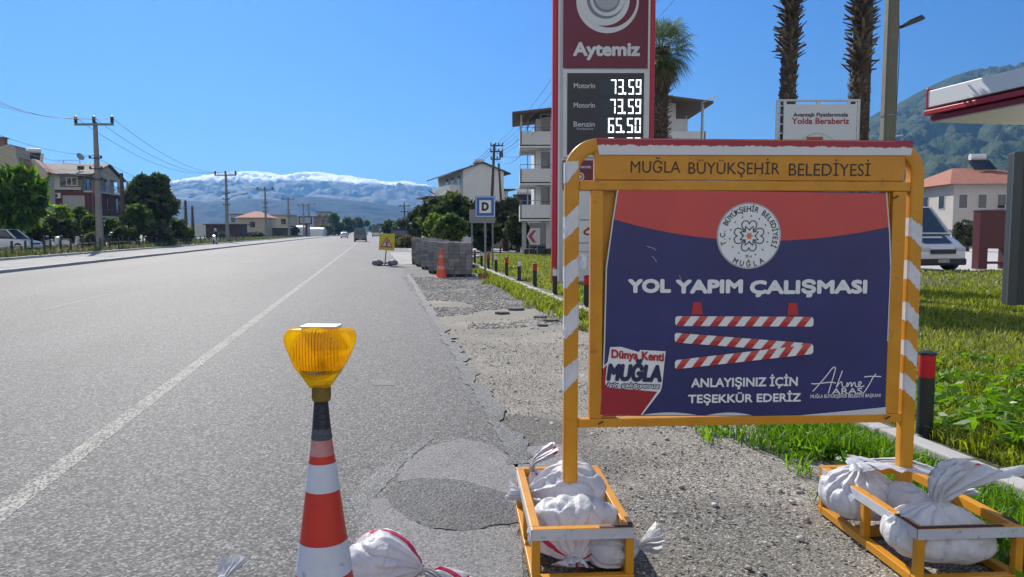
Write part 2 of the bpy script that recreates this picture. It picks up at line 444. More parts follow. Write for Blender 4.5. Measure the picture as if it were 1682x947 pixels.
M_shoulder = ground_mat('shoulder_gravel', [(.05, .045, .038), (.16, .14, .115), (.23, .205, .165), (.33, .30, .245), (.6, .56, .50)], 95, 0.5, rough=0.95, big=0.25,
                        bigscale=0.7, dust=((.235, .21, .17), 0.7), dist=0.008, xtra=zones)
M_soil = ground_mat('dry_soil', [(.10, .085, .06), (.16, .14, .10), (.2, .18, .13)], 30, 0.6, big=0.4, bigscale=0.15, dust=((.09, .12, .05), 0.8))
M_conc = mat('pale_concrete', (.47, .45, .42), .85, var=.25, scale=3, bump=.3, bscale=90, grime=.25)
M_pave = ground_mat('paving', [(.2, .19, .18), (.27, .26, .245), (.33, .32, .3)], 14, 0.4, big=0.25, bigscale=0.5)
M_apron = ground_mat('forecourt_concrete', [(.42, .4, .37), (.46, .44, .41), (.5, .48, .45)], 20, 0.2, big=0.12, bigscale=0.4)
M_side = ground_mat('side_road_concrete', [(.26, .25, .24), (.32, .31, .29), (.37, .36, .34)], 40, 0.4, big=0.2, bigscale=0.3)
M_line = None
def line_mat(name, c, wear):
    m, nt, b = nodes_of(name); L = nt.links.new
    tc = N(nt, 'ShaderNodeTexCoord')
    v = N(nt, 'ShaderNodeTexVoronoi'); v.inputs['Scale'].default_value = 75; L(tc.outputs['Object'], v.inputs['Vector'])
    sep = N(nt, 'ShaderNodeSeparateColor'); L(v.outputs['Color'], sep.inputs[0])
    nz = N(nt, 'ShaderNodeTexNoise'); nz.inputs['Scale'].default_value = 3; nz.inputs['Detail'].default_value = 8; L(tc.outputs['Object'], nz.inputs['Vector'])
    ad = N(nt, 'ShaderNodeMath', operation='ADD'); L(sep.outputs[0], ad.inputs[0]); L(nz.outputs['Fac'], ad.inputs[1])
    mr = N(nt, 'ShaderNodeMapRange'); mr.inputs[1].default_value = wear - .2; mr.inputs[2].default_value = wear + .12; L(ad.outputs[0], mr.inputs[0])
    mx = N(nt, 'ShaderNodeMixRGB'); mx.inputs[1].default_value = (.10, .10, .095, 1); mx.inputs[2].default_value = c4(c); L(mr.outputs[0], mx.inputs[0])
    L(mx.outputs[0], b.inputs['Base Color']); b.inputs['Roughness'].default_value = .78; b.inputs['Specular IOR Level'].default_value = .25
    bp = N(nt, 'ShaderNodeBump'); bp.inputs['Strength'].default_value = .6; bp.inputs['Distance'].default_value = .004; bp.invert = True
    L(v.outputs['Distance'], bp.inputs['Height']); L(bp.outputs[0], b.inputs['Normal'])
    return m
M_line = line_mat('worn_road_paint', (.39, .37, .32), 1.03)
M_line2 = line_mat('worn_yellow_paint', (.36, .32, .25), 1.08)

def rough_poly(pts, step=0.06, amp=0.03, seed=0):
    out = []; n = len(pts)
    for i in range(n):
        a, b = Vector(pts[i][:2]), Vector(pts[(i + 1) % n][:2]); k = max(1, int((b - a).length / step))
        for j in range(k):
            p = a.lerp(b, j / k)
            q = mnoise.noise_vector(Vector((p.x * 6, p.y * 6, seed))) * amp + mnoise.noise_vector(Vector((p.x * 25, p.y * 25, seed + 5))) * amp * .5
            out.append((p.x + q.x, p.y + q.y))
    return out
def flat(name, pts, z, m, kind='structure', rot=0.0):
    bm = bmesh.new()
    f = bm.faces.new([bm.verts.new((p[0], p[1], 0)) for p in pts])
    f.normal_update()
    if f.normal.z < 0: f.normal_flip()
    bmesh.ops.triangulate(bm, faces=bm.faces)
    me = bpy.data.meshes.new(name); bm.to_mesh(me); bm.free(); me.materials.append(m)
    o = bpy.data.objects.new(name, me); col.objects.link(o); o.location.z = z; o.rotation_euler.z = rot
    o['kind'] = kind
    return o
B = 16000
flat('ground', [(-B, -300), (B, -300), (B, B), (-B, B)], -0.06, M_soil)
# road in its own frame (x across, y along)
edge = []
s = -6.0
while s < 1500:
    e = 0.95 + 0.35 * min(1, max(0, (s - 4) / 28)) + 0.10 * mnoise.noise(Vector((s * 1.3, 3, 0))) + 0.06 * mnoise.noise(Vector((s * 6, 8, 0)))
    if s < 5.2: e = 0.95 - 0.14 * (5.2 - s) + 0.05 * mnoise.noise(Vector((s * 5, 3, 0)))
    edge.append((e if s < 60 else 3.2, s)); s += 0.08 if s < 12 else (0.4 if s < 60 else 40)
road = flat('road', edge + [(-14.0, 1500), (-14.0, -6)], 0.0, M_road, rot=RA)
flat('edge_line', [(-2.03, -2), (-2.03, 400), (-2.18, 400), (-2.18, -2)], 0.002, M_line, rot=RA)
for k in range(-1, 14):
    s0 = 16.9 + k * 12.0
    flat('lane_marking', [(-6.58, s0), (-6.58, s0 + 4.0), (-6.72, s0 + 4.0), (-6.72, s0)], 0.002, M_line2, rot=RA)
strip_ = [(t - .03, s_) for t, s_ in edge if 5.0 < s_ < 30]
flat('tar_stain', strip_ + [(t + .16 + .10 * mnoise.noise(Vector((s_ * 1.7, 40, 0))) + .07 * mnoise.noise(Vector((s_ * 7, 41, 0))), s_) for t, s_ in strip_[::-1]], 0.0065, M_tar, rot=RA)
# old repairs in the asphalt near the barrier
def G2(*pp): return [tuple(gp(x, y)[:2]) for x, y in pp]
flat('old_asphalt_patch', rough_poly(G2((655, 792), (664, 762), (700, 735), (760, 720), (815, 733), (850, 770), (850, 815), (760, 790), (690, 786)), amp=.02), 0.005, M_oldpatch)
flat('old_asphalt_patch', rough_poly(G2((850, 735), (935, 728), (960, 760), (960, 800), (850, 800)), amp=.03, seed=3), 0.003, M_oldpatch)
flat('dark_asphalt_patch', rough_poly(G2((632, 812), (660, 790), (700, 781), (760, 780), (845, 796), (852, 858), (800, 866), (748, 873), (706, 868), (676, 852), (650, 838)), step=.03, amp=.035, seed=1), 0.0045, M_patch)
flat('tar_stain', rough_poly(G2((716, 716), (690, 738), (660, 764), (632, 800), (612, 822), (624, 880), (640, 930), (600, 930), (584, 860), (578, 810), (610, 778), (660, 742)), amp=.03, seed=2), 0.003, M_tar)
flat('tar_stain', rough_poly(G2((608, 626), (630, 623), (652, 626), (648, 633), (615, 633)), amp=.02, seed=6), 0.003, M_tar)
flat('asphalt_patch', rough_poly(G2((606, 818), (640, 818), (680, 860), (720, 874), (852, 866), (860, 947), (840, 1000), (640, 1000), (628, 900)), amp=.03, seed=4), 0.0035, M_oldpatch)
# shoulder of loose gravel, slightly uneven
def shoulder():
    xs, ys = [], []
    u = np.linspace(0, 1, 70); v = np.concatenate([np.linspace(1.2, 12, 150), np.linspace(12.3, 46, 120)])
    V = []
    for y in v:
        xl = -y * math.tan(RA) + 0.4; xr = kx(y) - 0.15
        if xr < xl + .3: xr = xl + .3
        for t in u:
            x = xl + (xr - xl) * t
            z = -0.012 + 0.018 * mnoise.noise(Vector((x * 1.1, y * .9, 0))) + 0.006 * mnoise.noise(Vector((x * 6, y * 6, 4)))
            if t < .15: z = -0.02 + (z + 0.012) * t / .15
            V.append((x, y, min(z, 0.006)))
    n, mm = len(v), len(u)
    idx = np.arange(n * mm).reshape(n, mm)
    F = np.stack([idx[:-1, :-1], idx[:-1, 1:], idx[1:, 1:], idx[1:, :-1]], -1).reshape(-1, 4)
    o = np_mesh('gravel_shoulder', V, F, M_shoulder, smooth=True); o['kind'] = 'structure'
shoulder()
# side street beyond the lawn, and the paved mouth beside the paving stones
flat('side_road', [tuple(rp(38, 1.0)[:2]), tuple(rp(38, 3.2)[:2]), (-2.6, 44), (-1.6, 52), (3, 54.5), (40, 56), (60, 66), (60, 74), (-4, 74), tuple(rp(74, 1.2)[:2])], -0.006, M_side)
flat('forecourt', [(13.6, 34), (16, 29.3), (60, 28.1), (90, 60), (60, 75), (12, 60)], 0.05, M_apron)
flat('forecourt', [(9.2, 3), (9.2, 13), (13.2, 19), (19, 27), (40, 27), (40, 3)], 0.10, M_apron)
# left: raised pavement, its two kerbs, the verge behind
def strip(name, t0, t1, z0, z1, m, s0=-6, s1=900, piece=None):
    mb = MB()
    if piece:
        s_ = s0
        while s_ < min(s1, 260):
            dz = rnd.uniform(-.008, .008)
            mb.box(((t0 + t1) / 2 + rnd.uniform(-.008, .008), s_ + piece / 2, (z0 + z1) / 2 + dz), (t1 - t0, piece - .012, z1 - z0)); s_ += piece
        if s1 > 260: mb.box(((t0 + t1) / 2, (s_ + s1) / 2, (z0 + z1) / 2), (t1 - t0, s1 - s_, z1 - z0))
    else:
        mb.box(((t0 + t1) / 2, (s0 + s1) / 2, (z0 + z1) / 2), (t1 - t0, s1 - s0, z1 - z0))
    o = mb.build(name, m, bev=.012 if piece else 0); o.rotation_euler.z = RA; o['kind'] = 'structure'
    return o
strip('kerb', -14.25, -14.0, -.05, .13, M_conc, piece=1.0)
strip('pavement', -18.7, -14.25, -.05, .115, M_pave)
strip('kerb', -18.95, -18.7, -.05, .24, M_conc, piece=1.0)
M_verge = ground_mat('verge_soil', [(.07, .075, .035), (.12, .12, .06), (.17, .15, .09)], 12, 0.5, big=0.4, bigscale=0.2)
strip('verge', -60, -18.95, -.05, .15, M_verge)
# lawn and its kerb
LAWN = [(kx(2.0) - .12, 2.0)] + [(kx(y) - .12, y) for y in range(4, 40, 2)] + [(-2.0, 42), (-1.6, 48), (-.4, 52), (3, 53.5), (9, 52), (12, 40), (14, 32.5), (16, 29.2), (60, 28.0), (60, 2.0)]
M_lawn = ground_mat('lawn_soil', [(.04, .05, .015), (.07, .085, .025), (.11, .10, .05), (.15, .13, .08)], 25, 0.8, big=0.4, bigscale=0.8)
flat('lawn', LAWN, 0.085, M_lawn)
def kerb_stones():
    mb = MB(); y = 3.2
    while y < 40:
        L_ = 0.8; y1 = y + L_ * .985
        x0, x1 = kx(y) - .27, kx(y1) - .27
        c = Vector(((x0 + x1) / 2 + rnd.uniform(-.012, .012), (y + y1) / 2, 0.035 + rnd.uniform(-.012, .012)))
        mb.box(c, (0.15, L_ - .015, 0.21), rz=math.atan(.157) + rnd.uniform(-.012, .012)); y = y1
    for (a, b) in (((-2.3, 40.4), (-2.35, 44)), ((-2.35, 44), (-1.9, 48.5)), ((-1.9, 48.5), (-.6, 52.4)), ((-.6, 52.4), (3, 54)), ((3, 54), (12, 53.2))):
        mb.bar((a[0], a[1], .035), (b[0], b[1], .035), .15, .21)
    o = mb.build('kerb', M_conc, bev=.014); o['kind'] = 'structure'
kerb_stones()
# ---- loose stones on the shoulder
def rocks(name, pts, sizes, m, seed, flatz=.65):
    rng = np.random.default_rng(seed)
    bm = bmesh.new(); bmesh.ops.create_icosphere(bm, subdivisions=1, radius=1)
    bv = np.array([v.co[:] for v in bm.verts]); bf = np.array([[v.index for v in f.verts] for f in bm.faces]); bm.free()
    n = len(pts); nv = len(bv)
    J = bv[None] * (0.7 + 0.6 * rng.random((n, nv, 1)))
    sc = sizes[:, None] * np.stack([0.7 + .6 * rng.random(n), 0.7 + .6 * rng.random(n), flatz * (0.6 + .6 * rng.random(n))], 1)
    J = J * sc[:, None, :]
    a = rng.random(n) * 6.28; c, s_ = np.cos(a)[:, None], np.sin(a)[:, None]
    X = J[..., 0] * c - J[..., 1] * s_; Y = J[..., 0] * s_ + J[..., 1] * c
    V = np.stack([X, Y, J[..., 2]], -1) + pts[:, None, :]
    F = (bf[None] + (np.arange(n) * nv)[:, None, None]).reshape(-1, 3)
    o = np_mesh(name, V.reshape(-1, 3), F, m); o['kind'] = 'stuff'
    return o
M_stone = leafmat('loose_stone', (.20, .18, .155), (.60, .56, .50), trans=0.0, rough=0.9)
rng0 = np.random.default_rng(5)
def on_shoulder(n, y0, y1, power=1.0):
    y = y0 + (y1 - y0) * rng0.random(n) ** power
    xl = -y * math.tan(RA) + 1.0 / math.cos(RA); xr = np.array([kx(v) for v in y]) - .4
    x = xl + (xr - xl) * rng0.random(n)
    return np.stack([x, y, np.full(n, -0.004)], 1)
p1 = on_shoulder(15000, 2.4, 11, 1.1); s1 = 0.003 + 0.008 * rng0.random(len(p1)) ** 3
p2 = on_shoulder(240, 2.6, 14); s2 = 0.012 + 0.016 * rng0.random(len(p2)) ** 2
p3 = on_shoulder(12000, 12.5, 27); p3 = p3[np.array([mnoise.noise(Vector((a * .7, b * .5, 1))) + (b - 15.5) * .16 > 0 for a, b, c in p3])]; s3 = 0.010 + 0.022 * rng0.random(len(p3)) ** 2
xl_ = np.array([-4.8, 0, 0])
rocks('gravel', np.concatenate([p1, p2, p3]), np.concatenate([s1, s2, s3]), M_stone, 9)
# broken asphalt slabs lying loose
def slabs():
    mb = MB()
    for (px, py, w, d, hgt) in ((848, 508, .5, .45, .035), (826, 514, .35, .3, .03), (885, 521, .3, .3, .03), (905, 527, .25, .2, .03), (890, 535, .2, .15, .03)):
        p = gp(px, py); n = 7
        poly = [(p.x + math.cos(6.28 * i / n) * w / 2 * rnd.uniform(.6, 1.2), p.y + math.sin(6.28 * i / n) * d / 2 * rnd.uniform(.6, 1.2)) for i in range(n)]
        mb.slab(poly, -.01, hgt)
    o = mb.build('asphalt_rubble', M_patch); o['kind'] = 'stuff'
slabs()
# ---- grass
M_grass = leafmat('grass_blade', (.075, .10, .012), (.34, .39, .06), trans=.38, rough=.42)
M_grass_dry = leafmat('dry_grass_blade', (.13, .14, .035), (.36, .35, .13), trans=.3, rough=.55)
def blades(name, P, hgt, wid, m, seed, lean=.5):
    rng = np.random.default_rng(seed); n = len(P)
    a = rng.random(n) * 6.28; h = hgt * (0.5 + rng.random(n)); w = wid * (0.6 + .8 * rng.random(n))
    dx, dy = np.cos(a), np.sin(a); b = rng.random(n) * 6.28; l = lean * h * rng.random(n) ** .7
    tx, ty = np.cos(b) * l, np.sin(b) * l
    z = np.zeros(n)
    base = np.stack([z, z, z - .01], 1); mid = np.stack([tx * .35, ty * .35, h * .55], 1); tip = np.stack([tx, ty, h * (1 - .35 * (l / np.maximum(h, 1e-6)))], 1)
    sd_ = np.stack([dx * w / 2, dy * w / 2, z], 1)
    V = np.stack([P + base - sd_ * .6, P + base + sd_ * .6, P + mid + sd_, P + mid - sd_, P + tip], 1)
    k = np.arange(n)[:, None] * 5
    F = np.concatenate([k + np.array([[0, 1, 2]]), k + np.array([[0, 2, 3]]), k + np.array([[3, 2, 4]])], 0)
    o = np_mesh(name, V.reshape(-1, 3), F, m); o['kind'] = 'stuff'
    return o
def clumpy(n, x0, x1, y0, y1, cl, spread, z, rng, test):
    k = max(1, n // cl)
    cx_ = x0 + (x1 - x0) * rng.random(k); cy_ = y0 + (y1 - y0) * rng.random(k)
    P = np.stack([np.repeat(cx_, cl), np.repeat(cy_, cl), np.full(k * cl, z)], 1)
    P[:, :2] += rng.normal(size=(k * cl, 2)) * spread
    return P[test(P)]
rg = np.random.default_rng(11)
inlawn = lambda P: P[:, 0] > 3.93 - .157 * P[:, 1] - .02
inl2 = lambda P: (P[:, 0] > 3.93 - .157 * P[:, 1] + .1) & ((P[:, 0] < 14) | (P[:, 1] < 29.0)) & (P[:, 0] < np.maximum(9.2, .70 * P[:, 1] + .1)) & (P[:, 1] < 52)
G_ = [clumpy(46000, 2.2, 8.5, 3.4, 9.5, 9, .05, .085, rg, inlawn), clumpy(9000, 2.6, 4.0, 3.0, 8, 9, .05, .085, rg, inlawn)]
blades('grass', np.concatenate(G_), .105, .011, M_grass, 1, .9)
blades('grass', clumpy(52000, 1.2, 16, 9.5, 20, 9, .09, .085, rg, inl2), .12, .018, M_grass, 2, .8)
blades('grass', clumpy(30000, 1.2, 26, 13, 34, 7, .18, .085, rg, inl2), .10, .03, M_grass, 6, .8)
blades('grass', clumpy(36000, -1.8, 26, 16, 52, 7, .2, .085, rg, inl2), .10, .03, M_grass_dry, 3, .8)
blades('grass', clumpy(14000, 3, 9, 7.5, 16, 7, .15, .085, rg, inl2), .10, .012, M_grass_dry, 4, .8)
blades('grass', clumpy(16000, -1.8, 3, 16, 50, 7, .12, .085, rg, inl2), .10, .03, M_grass, 8, .8)
# weeds between the kerb and the gravel
M_weed = leafmat('weed_leaf', (.05, .12, .012), (.21, .36, .045), trans=.4, rough=.4)
def verge_weeds():
    rng = np.random.default_rng(21); P = []
    for (y0, y1, n, wdt) in ((3.3, 6.2, 9000, .55), (5.4, 7.2, 5000, .9), (11.5, 15.5, 3000, .35), (15.5, 24, 6500, .5), (24, 31, 1800, .35)):
        k = n // 10; y = y0 + (y1 - y0) * rng.random(k)
        d = np.abs(rng.normal(size=k)) * wdt * .55
        keep = np.array([mnoise.noise(Vector((yy * 1.3, dd * 2, 3))) > -.25 for yy, dd in zip(y, d)])
        y, d = y[keep], d[keep]
        x = 3.93 - .157 * y - .36 - d
        Q = np.stack([np.repeat(x, 10), np.repeat(y, 10), np.full(len(x) * 10, 0.0)], 1); Q[:, :2] += rng.normal(size=(len(Q), 2)) * .035
        Q = Q[Q[:, 0] < 3.93 - .157 * Q[:, 1] - .35]
        P.append(Q)
    near = np.concatenate(P[:2]); blades('weeds', near, .13, .012, M_weed, 31, .9)
    far = np.concatenate(P[2:]); blades('weeds', far, .16, .022, M_grass, 32, .9)
    far2 = far[::2] + np.array([.05, .04, 0]); blades('weeds', far2, .14, .02, M_grass_dry, 33, .9)
verge_weeds()
def broad_weeds():
    rng = np.random.default_rng(41); C = []
    for (y0, y1, n, side) in ((3.2, 7, 2600, -1), (3.2, 9, 2600, 1), (4, 9, 1200, 1)):
        k = n // 12; y = y0 + (y1 - y0) * rng.random(k)
        off = np.abs(rng.normal(size=k)) * (.3 if side < 0 else 1.2) + (.4 if side < 0 else .15)
        x = 3.93 - .157 * y + side * off
        Q = np.stack([np.repeat(x, 12), np.repeat(y, 12), np.repeat(np.full(k, .03 if side < 0 else .11), 12)], 1)
        Q += rng.normal(size=Q.shape) * np.array([.06, .06, .02]); Q[:, 2] = np.abs(Q[:, 2] - .02) + .02 + (.085 if side > 0 else 0); C.append(Q)
    V, F = leaf_quads(np.concatenate(C), .05, rng, flat=.35, aspect=2.4)
    o = np_mesh('weeds', V, F, M_weed); o['kind'] = 'stuff'
broad_weeds()
def far_verge():
    rng = np.random.default_rng(51); n = 15000
    s_ = 25 + 215 * rng.random(n) ** 1.5; t = -19.2 - 9 * rng.random(n) ** 1.6
    keep = np.array([mnoise.noise(Vector((a * .15, b * .4, 9))) > -.2 for a, b in zip(s_, t)])
    s_, t = s_[keep], t[keep]
    P = np.stack([-math.sin(RA) * s_ + math.cos(RA) * t, math.cos(RA) * s_ + math.sin(RA) * t, np.full(len(t), .15)], 1)
    blades('dry_grass', P, .4, .09, leafmat('verge_grass', (.05, .075, .02), (.20, .19, .08), .3), 52, .6)
    n = 6000; Y = 56 + 60 * rng.random(n); t = 2.2 + 5 * rng.random(n) ** 1.4
    Y = 76 + 90 * rng.random(n) ** 1.3
    P = np.stack([-math.sin(RA) * Y + math.cos(RA) * t, math.cos(RA) * Y + math.sin(RA) * t, np.full(n, -.05)], 1)
    blades('dry_grass', P, .8, .14, leafmat('verge_grass', (0, 0, 0), (0, 0, 0)), 53, .6)
far_verge()

# ================================================================== HILLS AND MOUNTAINS
def interp(tab, x):
    for (a, b), (c, d) in zip(tab, tab[1:]):
        if x <= c: return b + (d - b) * max(0, min(1, (x - a) / (c - a)))
    return tab[-1][1]
def massif(name, tab, D, depth, m, px0, px1, nx, ny, rough, foot=.0, jag=.0, seed=0, ridge=.35):
    V = []
    for j in range(ny):
        v = j / (ny - 1); Y = D - depth * (1 - v)
        for i in range(nx):
            px = px0 + (px1 - px0) * i / (nx - 1)
            py = interp(tab, px); q_ = at(px, py, D); X = q_.x * (0.9 + .1 * v); H = max(0, q_.z)
            q = Vector((X / D * 14 + seed, Y / D * 14, 0))
            r = 1 - abs(mnoise.fractal(q * 1.6, 1.0, 2.0, 6)) * 1.6
            prof = v ** .85
            h = H * prof * (1 + rough * (r - .6) * (1 - v ** 4) * 2.2) + jag * D * .001 * mnoise.fractal(q * 9, .9, 2.0, 5) * v
            V.append((X, Y, h - 2 * (1 - v) - .5))
    # the far side falls away
    for i in range(nx):
        X, Y, h = V[(ny - 1) * nx + i]; V.append((X, Y + depth * .5, h * .35))
    for i in range(nx):
        X, Y, h = V[(ny - 1) * nx + i]; V.append((X, Y + depth, -3))
    idx = np.arange((ny + 2) * nx).reshape(ny + 2, nx)
    F = np.stack([idx[:-1, :-1], idx[:-1, 1:], idx[1:, 1:], idx[1:, :-1]], -1).reshape(-1, 4)
    o = np_mesh(name, V, F, m, smooth=True); o['kind'] = 'structure'
    return o
def snow_mat():
    m, nt, b = nodes_of('snowy_rock'); L = nt.links.new
    g_ = N(nt, 'ShaderNodeNewGeometry'); sp = N(nt, 'ShaderNodeSeparateXYZ'); L(g_.outputs['Position'], sp.inputs[0])
    nz = N(nt, 'ShaderNodeTexNoise'); nz.inputs['Scale'].default_value = .009; nz.inputs['Detail'].default_value = 10; nz.inputs['Roughness'].default_value = .68
    mp = N(nt, 'ShaderNodeMapping'); mp.inputs['Scale'].default_value = (1, .30, .28); L(g_.outputs['Position'], mp.inputs[0]); L(mp.outputs[0], nz.inputs['Vector'])
    a = N(nt, 'ShaderNodeMath', operation='MULTIPLY_ADD'); a.inputs[1].default_value = 130; L(nz.outputs['Fac'], a.inputs[0]); L(sp.outputs[2], a.inputs[2])
    mr = N(nt, 'ShaderNodeMapRange'); mr.inputs[1].default_value = SNOW0; mr.inputs[2].default_value = SNOW0 + 22; L(a.outputs[0], mr.inputs[0])
    mx = N(nt, 'ShaderNodeMixRGB'); mx.inputs[1].default_value = (.018, .022, .026, 1); mx.inputs[2].default_value = (.95, .95, .95, 1); L(mr.outputs[0], mx.inputs[0])
    L(mx.outputs[0], b.inputs['Base Color']); b.inputs['Roughness'].default_value = .8; b.inputs['Specular IOR Level'].default_value = .2
    bp = N(nt, 'ShaderNodeBump'); bp.inputs['Strength'].default_value = .3; bp.inputs['Distance'].default_value = 40; L(nz.outputs['Fac'], bp.inputs['Height']); L(bp.outputs[0], b.inputs['Normal'])
    return m
SNOW0 = 335
SNOW = [(150, 318), (276, 301), (300, 299), (322, 299), (346, 291), (386, 284), (417, 281), (443, 283), (459, 287), (485, 287), (508, 282), (535, 283), (553, 287), (574, 288), (590, 292), (616, 294), (624, 297), (647, 299), (671, 297), (689, 302), (700, 303), (740, 312), (820, 330), (960, 345)]
massif('snowy_mountain', SNOW, 5000, 2300, snow_mat(), 150, 960, 300, 80, .17, jag=1.0, seed=3)
def hill_mat(name, c1, c2, scale, bump, dist):
    m, nt, b = nodes_of(name); L = nt.links.new
    g_ = N(nt, 'ShaderNodeNewGeometry')
    nz = N(nt, 'ShaderNodeTexNoise'); nz.inputs['Scale'].default_value = scale; nz.inputs['Detail'].default_value = 12; nz.inputs['Roughness'].default_value = .72
    L(g_.outputs['Position'], nz.inputs['Vector'])
    v = N(nt, 'ShaderNodeTexVoronoi'); v.inputs['Scale'].default_value = scale * 20; L(g_.outputs['Position'], v.inputs['Vector'])
    r = N(nt, 'ShaderNodeValToRGB'); r.color_ramp.elements[0].position = .36; r.color_ramp.elements[1].position = .66
    r.color_ramp.elements[0].color = c4(c1); r.color_ramp.elements[1].color = c4(c2); L(nz.outputs['Fac'], r.inputs['Fac'])
    L(r.outputs[0], b.inputs['Base Color']); b.inputs['Roughness'].default_value = .95; b.inputs['Specular IOR Level'].default_value = .1
    bp = N(nt, 'ShaderNodeBump'); bp.inputs['Strength'].default_value = bump; bp.inputs['Distance'].default_value = dist; bp.invert = True
    L(v.outputs['Distance'], bp.inputs['Height']); L(bp.outputs[0], b.inputs['Normal'])
    return m
HILL = [(100, 352), (283, 330), (320, 330), (346, 332), (378, 329), (406, 326), (438, 326), (456, 329), (482, 324), (511, 322.5), (537, 324), (569, 328), (600, 330), (626, 334), (652, 337), (678, 340), (740, 348), (860, 358), (1000, 366)]
massif('wooded_hills', HILL, 2650, 700, hill_mat('far_hill_woods', (.005, .009, .012), (.010, .015, .018), .004, .4, 3), 100, 1000, 160, 40, .14, jag=.25, seed=8)
MNT = [(1180, 300), (1260, 262), (1330, 232), (1416, 199), (1443, 183), (1470, 172), (1508, 151), (1538, 136), (1568, 123), (1598, 114), (1610, 112), (1643, 115), (1690, 110), (1760, 120), (1900, 170), (2050, 230)]
massif('mountain', MNT, 1900, 1250, hill_mat('mountain_forest', (.018, .038, .012), (.09, .105, .045), 0.012, .8, 2.2), 1180, 2050, 220, 110, .20, jag=.6, seed=15)

# the air
def haze():
    mb = MB(); mb.box((0, 3950, 399), (16000, 9500, 802))
    m = bpy.data.materials.new('haze_air'); m.use_nodes = True; nt = m.node_tree; nt.nodes.clear()
    o_ = nt.nodes.new('ShaderNodeOutputMaterial'); v = nt.nodes.new('ShaderNodeVolumePrincipled')
    v.inputs['Color'].default_value = (.20, .50, 1.0, 1); v.inputs['Density'].default_value = 1.4e-4; v.inputs['Anisotropy'].default_value = 0.35
    nt.links.new(v.outputs[0], o_.inputs['Volume'])
    o = mb.build('haze', m); o['kind'] = 'stuff'
haze()

# ================================================================== FOREGROUND: the road-work barrier
M_yel = mat('yellow_enamel', (.68, .30, .014), .38, var=.2, scale=5, c2=(.54, .22, .008), bump=.05, bscale=120, grime=.35)
M_ytop = M_yel
M_white_tape = mat('white_reflective_tape', (.72, .73, .76), .35, var=.2, scale=14, grime=.25)
M_banner = mat('navy_banner_print', (.034, .038, .17), .36, var=.3, scale=2.2, c2=(.024, .026, .11), spec=.5, bump=.12, bscale=4, dist=.03)
M_bred = mat('red_banner_print', (.62, .075, .065), .36, var=.15, scale=2, spec=.5)
M_bwhite = mat('white_banner_print', (.80, .82, .82), .42, var=.06, scale=3)
M_bgreen = mat('dark_green_print', (.05, .10, .08), .45, var=.1)
M_borange = mat('orange_print', (.75, .22, .10), .45, var=.1)
M_bback = mat('banner_edge', (.62, .64, .66), .5, var=.1)
M_black = mat('black_lettering', (.035, .028, .02), .55, var=.2)
M_rust = mat('rusty_scuff', (.12, .05, .025), .8, var=.4, scale=40)

P0 = Vector((0.295, 3.80, 0)); P1 = Vector((2.062, 3.925, 0))
BYAW = math.atan2(P1.y - P0.y, P1.x - P0.x); BW = (P1 - P0).length
bar_ax = (P1 - P0).normalized(); bar_n = Vector((bar_ax.y, -bar_ax.x, 0))    # towards the viewer
def bw(px, py, off=0.0):             # photo column/row -> (x, z) on the barrier's face, `off` metres nearer than the post axis
    r = ray(px, py); o = Vector((0, 0, CAMH)); p0 = P0 + bar_n * off
    t = (p0 - o).dot(bar_n) / r.dot(bar_n); p = o + r * t
    return ((p - p0).dot(bar_ax), p.z)
root = empty('road_work_sign', P0, BYAW, 'yellow road work barrier sign with navy and red banner weighted by sandbags', 'road sign')
def rrect(w, d, r, n=4):
    out = []
    for (sx, sy, a0) in ((1, 1, 0), (-1, 1, 90), (-1, -1, 180), (1, -1, 270)):
        for k in range(n + 1):
            a = R(a0 + 90 * k / n); out.append((sx * (w / 2 - r) + r * math.cos(a), sy * (d / 2 - r) + r * math.sin(a)))
    return out
ZT = bw(1200, 240, .035)[1]          # axis of the top tube
def frame_path():
    P = [(0, 0.0), (0, ZT - .16)]; rr = .13
    for k in range(1, 9):
        a = R(180 - 90 * k / 8); P.append((rr + rr * math.cos(a), ZT - rr + rr * math.sin(a)))
    for k in range(0, 9):
        a = R(90 - 90 * k / 8); P.append((BW - rr + rr * math.cos(a), ZT - rr + rr * math.sin(a)))
    P += [(BW, ZT - .16), (BW, 0.0)]
    return P
path = frame_path(); sec = rrect(.072, .06, .012)
rings = []
for i, p in enumerate(path):
    a = Vector(path[max(i - 1, 0)]); b = Vector(path[min(i + 1, len(path) - 1)]); d = (b - a).normalized(); nrm = Vector((-d[1], d[0]))
    rings.append([(p[0] + nrm[0] * u, v, p[1] + nrm[1] * u) for u, v in sec])
MB().loft(rings, 0).build('tube_frame', M_yel, root, smooth=40)
# reflective bands wrapped round the posts
def band(x, zl0, zl1, zr0, zr1, i):
    mb = MB(); w, d = .036 + .0012, .030 + .0012
    tear = lambda: rnd.uniform(-.006, .006)
    n = 6
    def strip_(pa, pb, za0, za1, zb0, zb1):
        up, lo = [], []
        for k in range(n + 1):
            t = k / n; p = Vector(pa).lerp(Vector(pb), t)
            up.append((p.x, p.y, za1 + (zb1 - za1) * t + tear())); lo.append((p.x, p.y, za0 + (zb0 - za0) * t + tear()))
        mb.add(lo + up, [(k, k + 1, n + 2 + k, n + 1 + k) for k in range(n)])
    strip_((x - w + .009, -d, 0), (x + w - .009, -d, 0), zl0, zl1, zr0, zr1)
    strip_((x - w, d - .01, 0), (x - w, -d + .009, 0), zl0, zl1, zl0, zl1)
    strip_((x + w, -d + .009, 0), (x + w, d - .01, 0), zr0, zr1, zr0, zr1)
    strip_((x - w, -d + .009, 0), (x - w + .009, -d, 0), zl0, zl1, zl0, zl1)
    strip_((x + w - .009, -d, 0), (x + w, -d + .009, 0), zr0, zr1, zr0, zr1)
    mb.build('reflective_tape', M_white_tape, root, fix=False)
